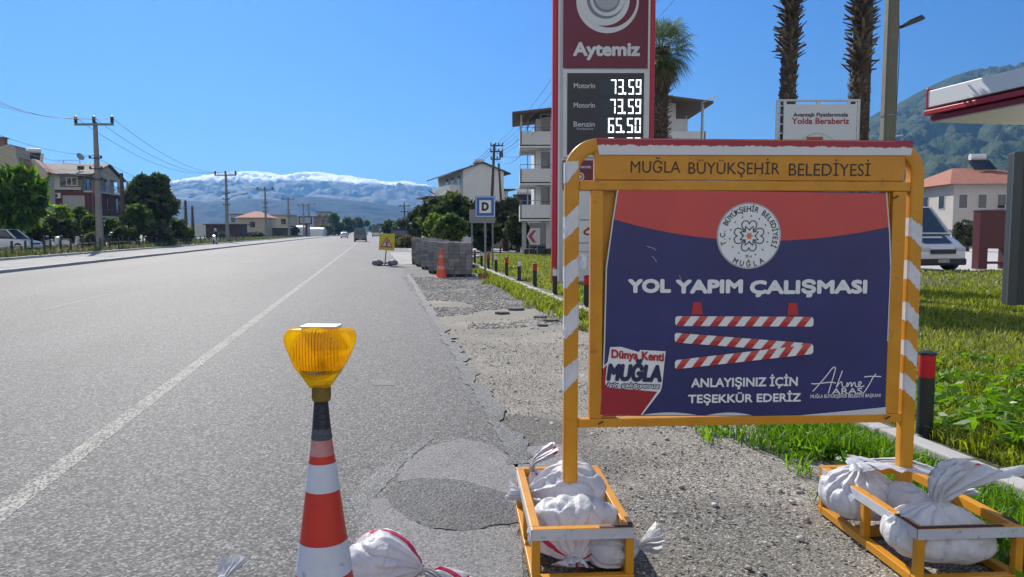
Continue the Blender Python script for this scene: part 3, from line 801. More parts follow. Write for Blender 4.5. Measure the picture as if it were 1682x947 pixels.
for i, (a, b, c, d) in enumerate(((300, 266, 276, 264), (391, 356, 372, 336), (473, 437, 454, 420), (556, 518, 537, 500), (642, 603, 622, 586))):
    z = [bw(940, v, .03)[1] for v in (a, b, c, d)]; band(0, z[0], z[1], z[2], z[3], i)
for i, (a, b, c, d) in enumerate(((388, 358, 406, 372), (458, 427, 478, 447), (526, 496, 545, 517), (584, 557, 602, 577), (640, 612, 658, 631))):
    z = [bw(1512, v, .03)[1] for v in (a, b, c, d)]; band(BW, z[0], z[1], z[2], z[3], i)
# loose torn ends of tape
mb = MB()
for (px, py) in ((929, 378), (957, 424), (957, 432), (928, 545)):
    x, z = bw(px, py, .03); s_ = -1 if px < 940 else 1
    mb.add([(x + .012 * -s_, -.034, z + .03), (x + .02 * s_, -.045, z + .005), (x + .004 * s_, -.05, z - .03), (x - .012 * s_, -.034, z - .02)], [(0, 1, 2, 3)]); mb.build('torn_tape', M_white_tape, root, fix=False); mb = MB()
# header plate, rails, inner frame
hx0, hz1 = bw(977, 247, .03); hx1, _ = bw(1488, 262, .03); hz0 = bw(1230, 296, .03)[1]; rz = bw(1230, 302, .03)[1]
MB().box(((hx0 + hx1) / 2, -.006, (ZT - .03 + hz0) / 2), (hx1 - hx0, .04, ZT - .03 - hz0)).build('header_plate', M_yel, root, bev=.004)
zr1, zr0 = bw(1230, 297, .03)[1], bw(1230, 313, .03)[1]
zb1, zb0 = bw(1230, 684, .03)[1], bw(1230, 698, .03)[1]
fl0, fl1 = bw(970, 500, .03)[0], bw(990, 500, .03)[0]; fr0, fr1 = bw(1462, 500, .03)[0], bw(1484, 500, .03)[0]
mb = MB()
mb.box((BW / 2, 0, (zr1 + zr0) / 2), (BW - .072, .05, zr1 - zr0))
mb.build('cross_rail', M_yel, root, bev=.005); mb = MB()
mb.box((BW / 2, 0, (zb1 + zb0) / 2), (BW - .072, .05, zb1 - zb0))
rails = mb.build('cross_rail', M_yel, root, bev=.005)
mb = MB()
mb.box(((fl0 + fl1) / 2, .0, (zr0 + zb1) / 2), (fl1 - fl0, .046, zr0 - zb1 - .002)); mb.box((fl1 + .042, .012, (zr0 + zb1) / 2), (.082, .006, zr0 - zb1 - .002))
mb.build('inner_frame', M_yel, root, bev=.004); mb = MB()
mb.box(((fr0 + fr1) / 2, .0, (zr0 + zb1) / 2), (fr1 - fr0, .046, zr0 - zb1 - .002))
# inner web behind the banner's bent edges
mb.box((fr0 - .03, .012, (zr0 + zb1) / 2), (.058, .006, zr0 - zb1 - .002))
mb.build('inner_frame', M_yel, root, bev=.004)
mb = MB()
for x in (fl1 - .005, fr0 + .01):
    for z in (zr0 - .03, zr0 - .5, zb1 + .42, zb1 - .02):
        if rnd.random() < .6:
            mb = MB(); mb.bar((x - .012, -.027, z - .006), (x + .014, -.027, z + .008), .006, .007); mb.build('weld_bead', M_rust, root, smooth=60)
# red and white tape along the top tube, worn ragged
def top_tape():
    m, nt, b = nodes_of('worn_red_white_tape'); L = nt.links.new
    tc = N(nt, 'ShaderNodeTexCoord'); sp = N(nt, 'ShaderNodeSeparateXYZ'); L(tc.outputs['Object'], sp.inputs[0])
    nz = N(nt, 'ShaderNodeTexNoise'); nz.inputs['Scale'].default_value = 26; nz.inputs['Detail'].default_value = 8; nz.inputs['Roughness'].default_value = .75
    L(tc.outputs['Object'], nz.inputs['Vector'])
    a = N(nt, 'ShaderNodeMath', operation='MULTIPLY_ADD'); a.inputs[1].default_value = .045; L(nz.outputs['Fac'], a.inputs[0]); L(sp.outputs[2], a.inputs[2])
    mr = N(nt, 'ShaderNodeMapRange'); mr.inputs[1].default_value = ZT + .022; mr.inputs[2].default_value = ZT + .026; L(a.outputs[0], mr.inputs[0])
    mx = N(nt, 'ShaderNodeMixRGB'); mx.inputs[1].default_value = (.66, .66, .68, 1); mx.inputs[2].default_value = (.34, .02, .04, 1); L(mr.outputs[0], mx.inputs[0])
    L(mx.outputs[0], b.inputs['Base Color']); b.inputs['Roughness'].default_value = .4
    mb = MB(); x0, x1 = bw(980, 240, .03)[0], bw(1500, 240, .03)[0]
    zt, zl = ZT + .0376, ZT - .037
    mb.add([(x0 + .012, -.0315, zl - .008), (x1 - .01, -.0315, zl), (x1, -.0315, zt - .01), (x0, -.0315, zt - .01), (x1, -.02, zt), (x0, -.02, zt), (x1, .02, zt), (x0, .02, zt)],
           [(0, 1, 2, 3), (3, 2, 4, 5), (5, 4, 6, 7)])
    mb.build('top_tape', m, root, fix=False)
top_tape()
ly = -.0275
mb = MB()
def hdr(s, px0, px1, pyb, pyt):
    x0, zb = bw(px0, pyb, .03); x1, _ = bw(px1, pyb, .03); zt = bw(px0, pyt, .03)[1]
    text_to(mb, s, x0, x1, zb, zt - zb, ly, bold=.004)
for wd in (('MUĞLA', 1036, 1118, 283, 264), ('BÜYÜKŞEHİR', 1131, 1281, 285, 266), ('BELEDİYESİ', 1296, 1430, 288, 268)):
    mb = MB(); hdr(*wd); mb.build('header_lettering', M_black, root, fix=False)
# ---- the banner
by = -.020                                     # banner sheet sits in front of the web
bp = lambda px, py: bw(px, py, .022)
def bez(p, q, r, n=14): return [((1 - t) ** 2 * p[0] + 2 * t * (1 - t) * q[0] + t * t * r[0], (1 - t) ** 2 * p[1] + 2 * t * (1 - t) * q[1] + t * t * r[1]) for t in [k / n for k in range(n + 1)]]
outline = [bp(1014, 309), bp(1457, 316), bp(1462, 380), bp(1464, 440), bp(1459, 560), bp(1456, 683), bp(987, 683), bp(992, 560), bp(995, 440), bp(1006, 360)]
banner = MB().prism(outline, by, by + .010).build('banner', M_banner, root, bev=.002)
def bsheet(name, parts, dy, mats):
    mb = MB()
    for poly, mi in parts: sheet(mb, poly, by - dy, mi)
    o = mb.build(name, mats, banner, fix=False)
    return o
arc = bez(bp(1008.5, 360), bp(1225, 424), bp(1462.5, 372))
bsheet('red_field', [([bp(1015, 310.5), bp(1456, 317.5)] + arc[::-1], 0)], .0015, [M_bred])
cxz = bp(1230, 387); rad = (bp(1283, 387)[0] - bp(1177, 387)[0]) / 2
mb = MB(); sheet(mb, disc(cxz[0], cxz[1], rad), by - .003, 0); sheet(mb, disc(cxz[0], cxz[1], rad * .955), by - .0042, 1)
emb = mb.build('emblem', [mat('emblem_rim', (.42, .45, .5), .4, var=.1), M_bwhite], banner, fix=False)
mb = MB()
text_arc(mb, 'T.C. BÜYÜKŞEHİR BELEDİYESİ', cxz[0], cxz[1], rad * .74, 196, -22, rad * .155, by - .0055, .018)
M_eink = mat('emblem_ink', (.03, .04, .06), .45); mb.build('emblem_lettering', M_eink, emb, fix=False); mb = MB()
text_arc(mb, 'MUĞLA', cxz[0], cxz[1], rad * .93, 242, 298, rad * .155, by - .0055, .02, inside=True)
mb.build('emblem_lettering', M_eink, emb, fix=False); mb = MB()
text_to(mb, '2014', cxz[0] - rad * .1, cxz[0] + rad * .1, cxz[1] - rad * .66, rad * .07, by - .0055, .0)
mb.build('emblem_lettering', mat('emblem_ink', (.03, .04, .06), .45), emb, fix=False)
mb = MB()
for k in range(4):
    a = R(90 * k); pts = []
    for i in range(41):                         # heart with its point at the middle
        t = 2 * math.pi * i / 40
        hx = 16 * math.sin(t) ** 3; hz = 13 * math.cos(t) - 5 * math.cos(2 * t) - 2 * math.cos(3 * t) - math.cos(4 * t)
        x, z = hx * .0145 * rad, (hz + 17) * .0158 * rad
        pts.append((cxz[0] + x * math.cos(a) - z * math.sin(a), cxz[1] + x * math.sin(a) + z * math.cos(a)))
    stroke(mb, pts, rad * .032, by - .0055)
mb.build('emblem_hearts', M_bgreen, emb, fix=False)
def star(c, r0, r1, n, ph=0): return [(c[0] + (r0 if i % 2 == 0 else r1) * math.cos(math.pi * i / n + ph), c[1] + (r0 if i % 2 == 0 else r1) * math.sin(math.pi * i / n + ph)) for i in range(2 * n)]
def starfan(mb, c, r0, r1, n, y, mi, ph=0):
    p = star(c, r0, r1, n, ph); vs_ = [(c[0], y, c[1])] + [(q[0], y, q[1]) for q in p]
    mb.add(vs_, [(0, 1 + i, 1 + (i + 1) % len(p)) for i in range(len(p))], mi)
mb = MB(); starfan(mb, cxz, rad * .33, rad * .2, 8, by - .0066, 0, R(22.5)); starfan(mb, cxz, rad * .27, rad * .15, 8, by - .0078, 1, R(22.5)); starfan(mb, cxz, rad * .12, rad * .07, 6, by - .009, 2)
for k in range(14):
    a = R(8 + 360 / 14 * k); starfan(mb, (cxz[0] + rad * .60 * math.cos(a), cxz[1] + rad * .60 * math.sin(a)), rad * .032, rad * .016, 4, by - .0066, 0)
mb.build('emblem_star', [mat('star_ink', (.04, .05, .10), .45), M_bwhite, M_borange], emb, fix=False)
# slogan lettering
mb = MB()
def btxt(s, px0, px1, pyb, pyt, bold, mi=0, shear=0, dy=.003, tilt=0, space=1.0, m=None):
    x0, zb = bp(px0, pyb); x1, _ = bp(px1, pyb); zt = bp(px0, pyt)[1]
    text_to(m or mb, s, x0, x1, zb, zt - zb, by - dy, bold=bold, shear=shear, mi=mi, tilt=tilt, space=space)
for row in ((('YOL', 1031, 1102, 481, 458, .055), ('YAPIM', 1109, 1220, 482, 459, .055), ('ÇALIŞMASI', 1231, 1424, 483, 460, .055)), (('ANLAYIŞINIZ İÇİN', 1135, 1310, 636, 621, .03),),
            (('TEŞEKKÜR EDERİZ', 1130, 1315, 662, 648, .03),), (('ARAS', 1366, 1416, 647, 637.5, .012),), (('MUĞLA BÜYÜKŞEHİR BELEDİYE BAŞKANI', 1331, 1446, 653.5, 647.8, .012),)):
    mb = MB()
    for wd in row: btxt(*wd)
    mb.build('slogan_lettering', M_bwhite, banner, fix=False)
# hand-written signature above it
mb = MB(); S = lambda *pp: [bp(1250 + x / 3.893, 480 + y / 3.893) for x, y in pp]
def smooth_pts(p, n=6):
    out = []
    for i in range(len(p) - 1):
        a, b, c, d = Vector(p[max(i - 1, 0)]), Vector(p[i]), Vector(p[i + 1]), Vector(p[min(i + 2, len(p) - 1)])
        for k in range(n):
            t = k / n; q = 0.5 * ((2 * b) + (-a + c) * t + (2 * a - 5 * b + 4 * c - d) * t * t + (-a + 3 * b - 3 * c + d) * t ** 3); out.append((q[0], q[1]))
    return out + [tuple(p[-1])]
for pts in (((330, 632), (360, 600), (420, 530), (455, 485), (474, 480), (470, 510), (452, 570), (440, 610), (430, 645)),
            ((322, 582), (350, 584), (400, 578), (450, 574), (478, 580)),
            ((520, 500), (505, 540), (488, 585), (482, 605), (500, 580), (515, 572), (518, 590), (526, 606), (545, 600)),
            ((545, 600), (552, 576), (556, 590), (552, 604), (566, 580), (576, 576), (578, 602), (590, 580), (600, 576), (603, 596), (616, 604), (634, 588), (640, 574), (628, 572), (622, 590), (636, 604), (660, 596)),
            ((735, 520), (715, 545), (690, 590), (668, 625), (652, 645)), ((660, 540), (700, 536), (768, 538))):
    stroke(mb, smooth_pts(S(*pts)), .0055, by - .003)
mb.build('signature', M_bwhite, banner, fix=False)
# striped planks and beacons printed on it
def planks():
    mb = MB()
    for (xa, ya0, ya1, xb, yb0, yb1, n) in ((1109, 519, 535, 1336, 520, 536, 8), (1108, 546, 562, 1335, 564, 579, 8), (1108, 591, 606, 1335, 564.5, 580.5, 8)):
        f = lambda u, v: bp(xa + (xb - xa) * u, (ya0 + (yb0 - ya0) * u) * (1 - v) + (ya1 + (yb1 - ya1) * u) * v)
        e = .012
        sheet(mb, [f(e, 0), f(1 - e, 0), f(1, .2), f(1, .8), f(1 - e, 1), f(e, 1), f(0, .8), f(0, .2)], by - .003 - (.002 if ya0 > 540 else 0) - (.003 if ya0 > 580 else 0), 0)
        for k in range(n + 1):
            u0 = (k - .02) / n * 1.0; w_ = .06; sl = .055
            q = [(u0 + sl, 0), (u0 + sl + w_, 0), (u0 + w_, 1), (u0, 1)]
            q = [(min(max(u, .004), .996), v) for u, v in q]
            if q[1][0] - q[0][0] < .004 and q[2][0] - q[3][0] < .004: continue
            y_ = by - .0045 - (.002 if ya0 > 540 else 0) - (.003 if ya0 > 580 else 0)
            sheet(mb, [f(u, v * .44) for u, v in q], y_, 1) if False else None
            sheet(mb, [f(*q[0]), f(*q[1]), f((q[1][0] + q[2][0]) / 2, .5), f((q[0][0] + q[3][0]) / 2, .5)], y_, 2)
            sheet(mb, [f((q[0][0] + q[3][0]) / 2, .5), f((q[1][0] + q[2][0]) / 2, .5), f(*q[2]), f(*q[3])], y_, 1)
    for (x, y) in ((1145, 496), (1302, 497)):
        sheet(mb, [bp(x - 6.5, y), bp(x + 6.5, y), bp(x + 9.5, y + 20), bp(x - 9.5, y + 20)], by - .003, 1)
    mb.build('printed_planks', [M_bwhite, mat('plank_red_print', (.50, .03, .035), .42, var=.1), mat('plank_light_red_print', (.60, .09, .07), .42, var=.1)], banner, fix=False)
planks()
# corner badge
def badge():
    c = lambda x, y: bp(940 + x / 4.306, 500 + y / 4.306)
    mb = MB()
    sheet(mb, [c(218, 440), c(250, 405), c(268, 300), c(345, 298), c(470, 335), c(480, 320), c(660, 330), c(635, 570), c(625, 610), c(495, 780), c(196, 782)], by - .003, 0)
    sheet(mb, [c(215, 455), c(244, 425), c(232, 550), c(240, 585), c(600, 615), c(483, 780), c(199, 780)], by - .0045, 1)
    tl_ = (c(650, 405)[1] - c(275, 378)[1]) / (c(650, 405)[0] - c(275, 378)[0])
    def t(s, x0, x1, yb, yt, bold, mi, shear, tilt, dy):
        (a, zb), (b, _), (_, zt) = c(x0, yb), c(x1, yb), c(x0, yt)
        text_to(mb, s, a, b, zb, zt - zb, by - dy, bold=bold, shear=shear, mi=mi, tilt=tilt)
    t('Dünya', 275, 465, 376, 315, .035, 2, 0, tl_, .006); t('Kenti', 490, 648, 390, 328, .035, 2, 0, tl_, .006)
    t('MUĞLA', 240, 632, 538, 415, .05, 3, .18, tl_ * .5, .006)
    t('için çalışıyoruz', 236, 624, 584, 540, .085, 3, .3, tl_ * .55, .0075)
    t('için çalışıyoruz', 244, 616, 578, 548, .02, 0, .3, tl_ * .55, .010)
    mb.build('corner_badge', [M_bwhite, mat('badge_red_print', (.36, .018, .03), .42, var=.12), mat('badge_letter_red', (.48, .02, .03), .42), mat('badge_letter_navy', (.02, .025, .09), .42)], banner, fix=False)
badge()
# paper lifting at the foot of the banner, scratches
mb = MB()
for a in ((1053, 681.5, 1100, 676.5, 1145, 681.5), (1160, 681.8, 1200, 676.5, 1235, 681.8), (1310, 682, 1400, 674, 1456, 668)):
    q = bez(bp(a[0], a[1]), bp(a[2], a[3] - (4 if a[4] < 1400 else 0)), bp(a[4], a[5]), 12)
    end = [bp(1456, 681.5)] if a[4] > 1400 else []
    sheet(mb, q + end, by - .003)
    mb.build('torn_edge', M_bback, banner, fix=False); mb = MB()
for pts in (((1062, 404), (1072, 407), (1078, 411)), ((1071, 420), (1079, 430)), ((1116, 452), (1119, 462))):
    stroke(mb, [bp(*p) for p in pts], .0018, by - .003)
mb.build('scratches', M_bback, banner, fix=False)
for pts in ((outline[0], outline[9], outline[8], outline[7], outline[6]), (outline[1], outline[2], outline[3], outline[4])):
    mb = MB(); stroke(mb, [(p[0] + (.003 if pts[0] is outline[0] else -.003), p[1]) for p in pts], .007, by - .0025); mb.build('banner_edge', M_bback, banner, fix=False)

# ---- the two base cages
def cage(cxl, w=.47, d=.92, h=.265, yo=0.0):
    b = .042; mb = MB(); x0, x1, y0, y1 = cxl - w / 2, cxl + w / 2, -d / 2 + yo, d / 2 + yo; ym = yo
    for z in (b / 2, h - b / 2):
        hh = b if z < .1 else .05
        zz = z if z < .1 else h - .025
        mb.box(((x0 + x1) / 2, y0 + b / 2, zz), (w, b, hh)); mb.box(((x0 + x1) / 2, y1 - b / 2, zz), (w, b, hh))
        mb.box((x0 + b / 2, ym, zz), (b, d - 2 * b - .002, hh)); mb.box((x1 - b / 2, ym, zz), (b, d - 2 * b - .002, hh))
    for x in (x0 + b / 2, x1 - b / 2):
        for y in (y0 + b / 2, y1 - b / 2, ym): mb.box((x, y, h / 2 - .004), (b - .004, b - .004, h - b - .05))
    mb.box((cxl, 0, b / 2 + .001), (w - 2 * b - .002, b * 1.6, b - .006))
    o = mb.build('base_cage', M_yel, root, bev=.004)
    t = MB()
    t.box(((x0 + x1) / 2, y0 - .0012, h - .027), (w - .004, .0022, .047))
    t.box((x0 - .0012, ym - .02, h - .027), (.0022, d - .05, .047))
    if cxl < 1: pass
    t.build('cage_tape', mat('dirty_white_tape', (.60, .61, .65), .45, var=.25, scale=10, grime=.6), o, fix=True)
    t = MB(); t.box(((x0 + x1) / 2 + (.15 if cxl < 1 else -.05), y0 + .012, h + .0012), (w - (.32 if cxl < 1 else .1), .024, .0022)); t.box((x1 - .012, y0 + .075, h + .0012), (.022, .1, .0022))
    t.box((x0 + .01, y0 + .1, h + .0012), (.02, .16, .0022)) if cxl > 1 else None
    t.build('worn_paint', mat('dark_worn_paint', (.07, .035, .03), .7, var=.4, scale=30), o)
cage(-.005); cage(BW - .03, w=.51, d=.94, h=.27, yo=-.115)

# ================================================================== SANDBAGS
def bag_mat(name, base, stripe, bands):
    m, nt, b = nodes_of(name); L = nt.links.new
    at_ = N(nt, 'ShaderNodeAttribute', attribute_name='around')
    tc = N(nt, 'ShaderNodeTexCoord')
    nz = N(nt, 'ShaderNodeTexNoise'); nz.inputs['Scale'].default_value = 9; nz.inputs['Detail'].default_value = 7; L(tc.outputs['Object'], nz.inputs['Vector'])
    r = N(nt, 'ShaderNodeValToRGB'); cr = r.color_ramp; cr.interpolation = 'CONSTANT'
    cr.elements[0].position = 0; cr.elements[0].color = (0, 0, 0, 1); cr.elements[1].position = .999; cr.elements[1].color = (0, 0, 0, 1)
    for (p, w) in bands:
        e = cr.elements.new(p); e.color = (1, 1, 1, 1); e = cr.elements.new(p + w); e.color = (0, 0, 0, 1)
    L(at_.outputs['Fac'], r.inputs['Fac'])
    d = N(nt, 'ShaderNodeValToRGB'); d.color_ramp.elements[0].position = .35; d.color_ramp.elements[1].position = .7
    d.color_ramp.elements[0].color = c4(tuple(v * .78 for v in base)); d.color_ramp.elements[1].color = c4(base); L(nz.outputs['Fac'], d.inputs['Fac'])
    mx = N(nt, 'ShaderNodeMixRGB'); mx.inputs[2].default_value = c4(stripe); L(r.outputs[0], mx.inputs[0]); L(d.outputs[0], mx.inputs[1])
    dn = N(nt, 'ShaderNodeTexNoise'); dn.inputs['Scale'].default_value = 4.5; dn.inputs['Detail'].default_value = 9; dn.inputs['Roughness'].default_value = .7; L(tc.outputs['Object'], dn.inputs['Vector'])
    dm = N(nt, 'ShaderNodeMapRange'); dm.inputs[1].default_value = .50; dm.inputs[2].default_value = .74; dm.inputs[4].default_value = .55; L(dn.outputs['Fac'], dm.inputs[0])
    dx = N(nt, 'ShaderNodeMixRGB'); dx.inputs[2].default_value = (.36, .32, .26, 1); L(dm.outputs[0], dx.inputs[0]); L(mx.outputs[0], dx.inputs[1]); mx = dx
    L(mx.outputs[0], b.inputs['Base Color']); b.inputs['Roughness'].default_value = .48; b.inputs['Specular IOR Level'].default_value = .4
    wv = N(nt, 'ShaderNodeTexNoise'); wv.inputs['Scale'].default_value = 22; wv.inputs['Detail'].default_value = 4; wv.inputs['Distortion'].default_value = 1.2; L(tc.outputs['Object'], wv.inputs['Vector'])
    bp_ = N(nt, 'ShaderNodeBump'); bp_.inputs['Strength'].default_value = .55; bp_.inputs['Distance'].default_value = .010; L(wv.outputs['Fac'], bp_.inputs['Height']); L(bp_.outputs[0], b.inputs['Normal'])
    tr = N(nt, 'ShaderNodeBsdfTranslucent'); L(mx.outputs[0], tr.inputs['Color'])
    ms = N(nt, 'ShaderNodeMixShader'); ms.inputs[0].default_value = .3; L(b.outputs[0], ms.inputs[1]); L(tr.outputs[0], ms.inputs[2]); L(ms.outputs[0], nt.nodes['Material Output'].inputs['Surface'])
    return m
M_bagA = bag_mat('white_woven_sack', (.84, .84, .86), (.55, .05, .10), [(.23, .012), (.26, .022)])
M_bagB = bag_mat('white_sack_red_bands', (.84, .84, .86), (.58, .04, .10), [(.14, .05), (.40, .05), (.27, .02), (.74, .045)])
M_bagD = bag_mat('shade_tinted_sack', (.26, .26, .34), (.5, .1, .15), [(.62, .012)])  # sack colour darkened and blued to carry its backlit shade
M_bagC = bag_mat('plain_white_sack', (.80, .80, .83), (.5, .1, .15), [(.62, .012)])
def sack(label, m, base, axis, L_, rw, rh, tail, flare, seed, roll=0.0, bend=(0, 0, 0), pleats=13, group='sandbags weighing the road work gear', sag=0.35, twist=1.2, floor=0.0):
    """a filled sack tied at the neck: its belly, gathered neck and the loose mouth of cloth beyond the tie"""
    ax = Vector(axis).normalized(); base = Vector(base)
    side = ax.cross(Vector((0, 0, 1)))
    if side.length < .2: side = Vector((1, 0, 0)) - ax * ax.x
    side.normalize(); up = side.cross(ax)
    o_root = None
    nu, nv = 104, 128
    V, A = [], []
    rng = np.random.default_rng(seed); ph = rng.random(6) * 6.28
    for i in range(nu + 1):
        u = i / nu
        if u < .70:                          # belly
            t = u / .70
            rr = (1 - abs(2 * t - .92) ** 2.6 * .97 if t < .46 else 1 - ((t - .46) / .54) ** 2.1 * .88)
            if t < .03: rr = max(rr, .02) * t / .03 if t > 0 else 0.0
            l = t * L_; neck = max(0, (t - .45) / .55)
        else:
            t = (u - .70) / .30
            rr = .12 + (flare - .12) * (t ** 1.15); l = L_ + t * tail; neck = 1.0
        for j in range(nv):
            th = 2 * math.pi * j / nv
            pl = 1 + (.17 * neck ** 1.3 if u < .70 else .3 * (1 - .3 * t)) * math.sin(pleats * th + ph[0] + 1.5 * math.sin(2 * th + ph[1])) + .05 * neck * math.sin(31 * th + ph[4])
            cx_, cz_ = math.cos(th + roll), math.sin(th + roll)
            k = 2.5 if u < .7 else 2.0
            f = (abs(cx_) ** k + abs(cz_) ** k) ** (-1 / k) if u < .45 else 1
            x, z = cx_ * rw * rr * pl * f, cz_ * rh * rr * pl * f
            if u >= .70: z *= (1 - .55 * t); x *= (1 + .25 * t)
            p = base + ax * l + side * x + up * z
            if u >= .70:
                p += Vector(bend) * t * t
                edge_ = .10 * tail * math.sin(3 * th + ph[2]) * t; p += ax * edge_
            q = Vector((x * 7 + seed, z * 7, l * 6)); 
            amp = .010 if u < .7 else .012
            dn = mnoise.noise_vector(q) * amp + mnoise.noise_vector(q * 2.7) * amp * .5
            cr = abs(mnoise.noise(Vector((x * 11, z * 11 + seed, l * 5)))); cr2 = abs(mnoise.noise(Vector((x * 19 + 3, z * 19, l * 13 + seed))))
            n_ = (side * cx_ + up * cz_)
            p += dn - n_ * (max(0, .18 - cr) * .085 + max(0, .12 - cr2) * .025)
            if p.z < floor + .03: p.z = floor + .03 - (floor + .03 - p.z) * .12 + 0.0
            if p.z < floor + .004: p.z = floor + .004
            V.append(p); A.append(j / nv)
    idx = np.arange((nu + 1) * nv).reshape(nu + 1, nv); nx = np.roll(idx, -1, axis=1)
    F = np.stack([idx[:-1], nx[:-1], nx[1:], idx[1:]], -1).reshape(-1, 4)
    V = np.array([tuple(v) for v in V]); o_ = base.copy(); o_.z = floor
    o = np_mesh('sandbag', V - np.array(o_), F, m, smooth=True)
    at_ = o.data.attributes.new('around', 'FLOAT', 'POINT'); at_.data.foreach_set('value', np.array(A, np.float32))
    o.location = o_
    tag(o, label, 'sandbag', group)
    # the tie round the neck
    nk = base + ax * L_; tm = MB(); P = []
    for k in range(13):
        a = 2 * math.pi * k / 12; P.append(nk + side * math.cos(a) * rw * .15 + up * math.sin(a) * rh * .15 - o_)
    tm.tube(P, .006, 6, caps=False); tm.build('tie_string', mat('tie_string', (.6, .6, .62), .7), o, smooth=60)
    return o
def W(px, py, Y): return at(px, py, Y)
# in the cage nearer the road
sack('big round white sack behind the post in the cage beside the road', M_bagC, (.52, 3.90, .17), (-1, .12, .05), .46, .21, .205, .06, .34, 3, bend=(-.02, .02, .02), floor=.045)
sack('knotted white sack with pink band flopping over the rear corner of a cage', M_bagB, (.20, 4.13, .10), (-.35, -.02, .75), .19, .10, .10, .13, .62, 12, bend=(.17, .02, .01), floor=.045)
sack('pleated sack tied at its middle under the taped rail nearest the road', M_bagB, (.34, 3.74, .18), (-.16, -1, -.30), .34, .24, .20, .05, .30, 21, roll=1.9, floor=.045, pleats=17)
sack('small white sack poking out beside the cage leg onto the gravel', M_bagC, (.33, 3.50, .12), (1, -.02, .02), .27, .13, .115, .10, .75, 33, bend=(.0, 0, .04), floor=.03)
# in the cage on the grass side
sack('upright white sack with folded top at the back of the cage near the grass', M_bagC, (1.875, 4.03, .045), (.04, -.02, 1), .30, .20, .19, .13, .85, 44, bend=(.12, -.12, -.11), floor=.045)
sack('middle white sack with crumpled ends right behind the grass side post', M_bagC, (1.93, 3.84, .13), (.85, .1, .30), .27, .14, .13, .13, .7, 52, bend=(.03, 0, .03), floor=.045)
sack('fat white sack with red stripe and big flared neck on the grass side cage', M_bagA, (2.00, 3.50, .045), (.06, -.03, 1), .28, .255, .165, .22, .62, 61, roll=2.9, bend=(.22, .04, -.05), pleats=15, floor=.045)
# by the tall cone
sack('white sack with red bands lying on asphalt beside the tall beacon cone', M_bagB, (-.76, 3.36, .12), (1, -.16, -.08), .36, .165, .14, .17, .5, 72, roll=.8, bend=(.02, -.03, -.05), floor=.0)
sack('white sack showing only its frayed tip at the bottom edge beside the cone', M_bagC, (-1.28, 2.98, .05), (.10, .85, .22), .22, .10, .045, .06, .5, 83, bend=(.02, .02, .035), floor=.0)

# ================================================================== TALL CONE AND ITS LAMP
CD = 2.15
def cone_big():
    ax = at(530, 800, CD).x; Z = lambda py: at(530, py, CD).z
    hw = lambda px: px * CD / FPX
    root = empty('traffic_cone', (ax, CD, 0), 0, 'tall red and white striped traffic cone carrying an amber beacon', 'traffic cone')
    lean = Matrix.Identity(4)
    def r_at(z):    # straight taper
        z1, r1, z0, r0 = Z(717), hw(16.5), Z(935), hw(46)
        return r1 + (r0 - r1) * (z1 - z) / (z1 - z0)
    m_red = mat('cone_red_plastic', (.64, .038, .02), .42, var=.15, scale=6, grime=.5)
    m_wht = mat('cone_reflective_white', (.66, .68, .76), .35, var=.15, scale=9, grime=.4)
    m_fade = mat('faded_red_plastic', (.55, .30, .28), .6, var=.5, scale=16, c2=(.5, .09, .07))
    m_tape = mat('dark_insulating_tape', (.018, .022, .032), .35, var=.3, scale=30, bump=.4, bscale=90)
    m_tape2 = mat('dusty_tape', (.10, .12, .14), .6, var=.5, scale=60, c2=(.05, .06, .075), bump=.4, bscale=120)
    m_blk = mat('black_rubber_base', (.03, .03, .03), .7)
    seq = [(Z(717), Z(745), m_fade, 0), (Z(745), Z(757.5), m_red, 0), (Z(757.5), Z(802), m_wht, .0012), (Z(802), Z(884), m_red, 0), (Z(884), Z(935), m_wht, .0012), (Z(935), .30, m_red, 0), (.30, .12, m_wht, .0012), (.12, .03, m_red, 0)]
    mb = MB(); mats = [m_red, m_wht, m_fade]; 
    body = MB()
    prev = None
    prof = []
    for (z1, z0, m, off) in seq:
        mi = mats.index(m); k = 3
        body.lathe([(r_at(z1 + (z0 - z1) * i / k) + off, z1 + (z0 - z1) * i / k) for i in range(k + 1)], 48, mi, caps=False)
    body.build('cone_body', mats, root, smooth=30, fix=True)
    t = MB(); za, zb, zc = Z(657), Z(702), Z(718)
    t.lathe([(hw(11.5), za), (hw(13), Z(675)), (hw(15.5), zb)], 32, 0, caps=False); t.lathe([(hw(15.5), zb), (hw(16.2), Z(709)), (hw(17.6), zc), (hw(17.2), zc - .003)], 32, 1, caps=False)
    t.build('tape_collar', [m_tape, m_tape2], root, smooth=40)
    b = MB(); b.box((0, 0, .016), (.46, .46, .03)); b.build('base', m_blk, root, bev=.01)
cone_big()
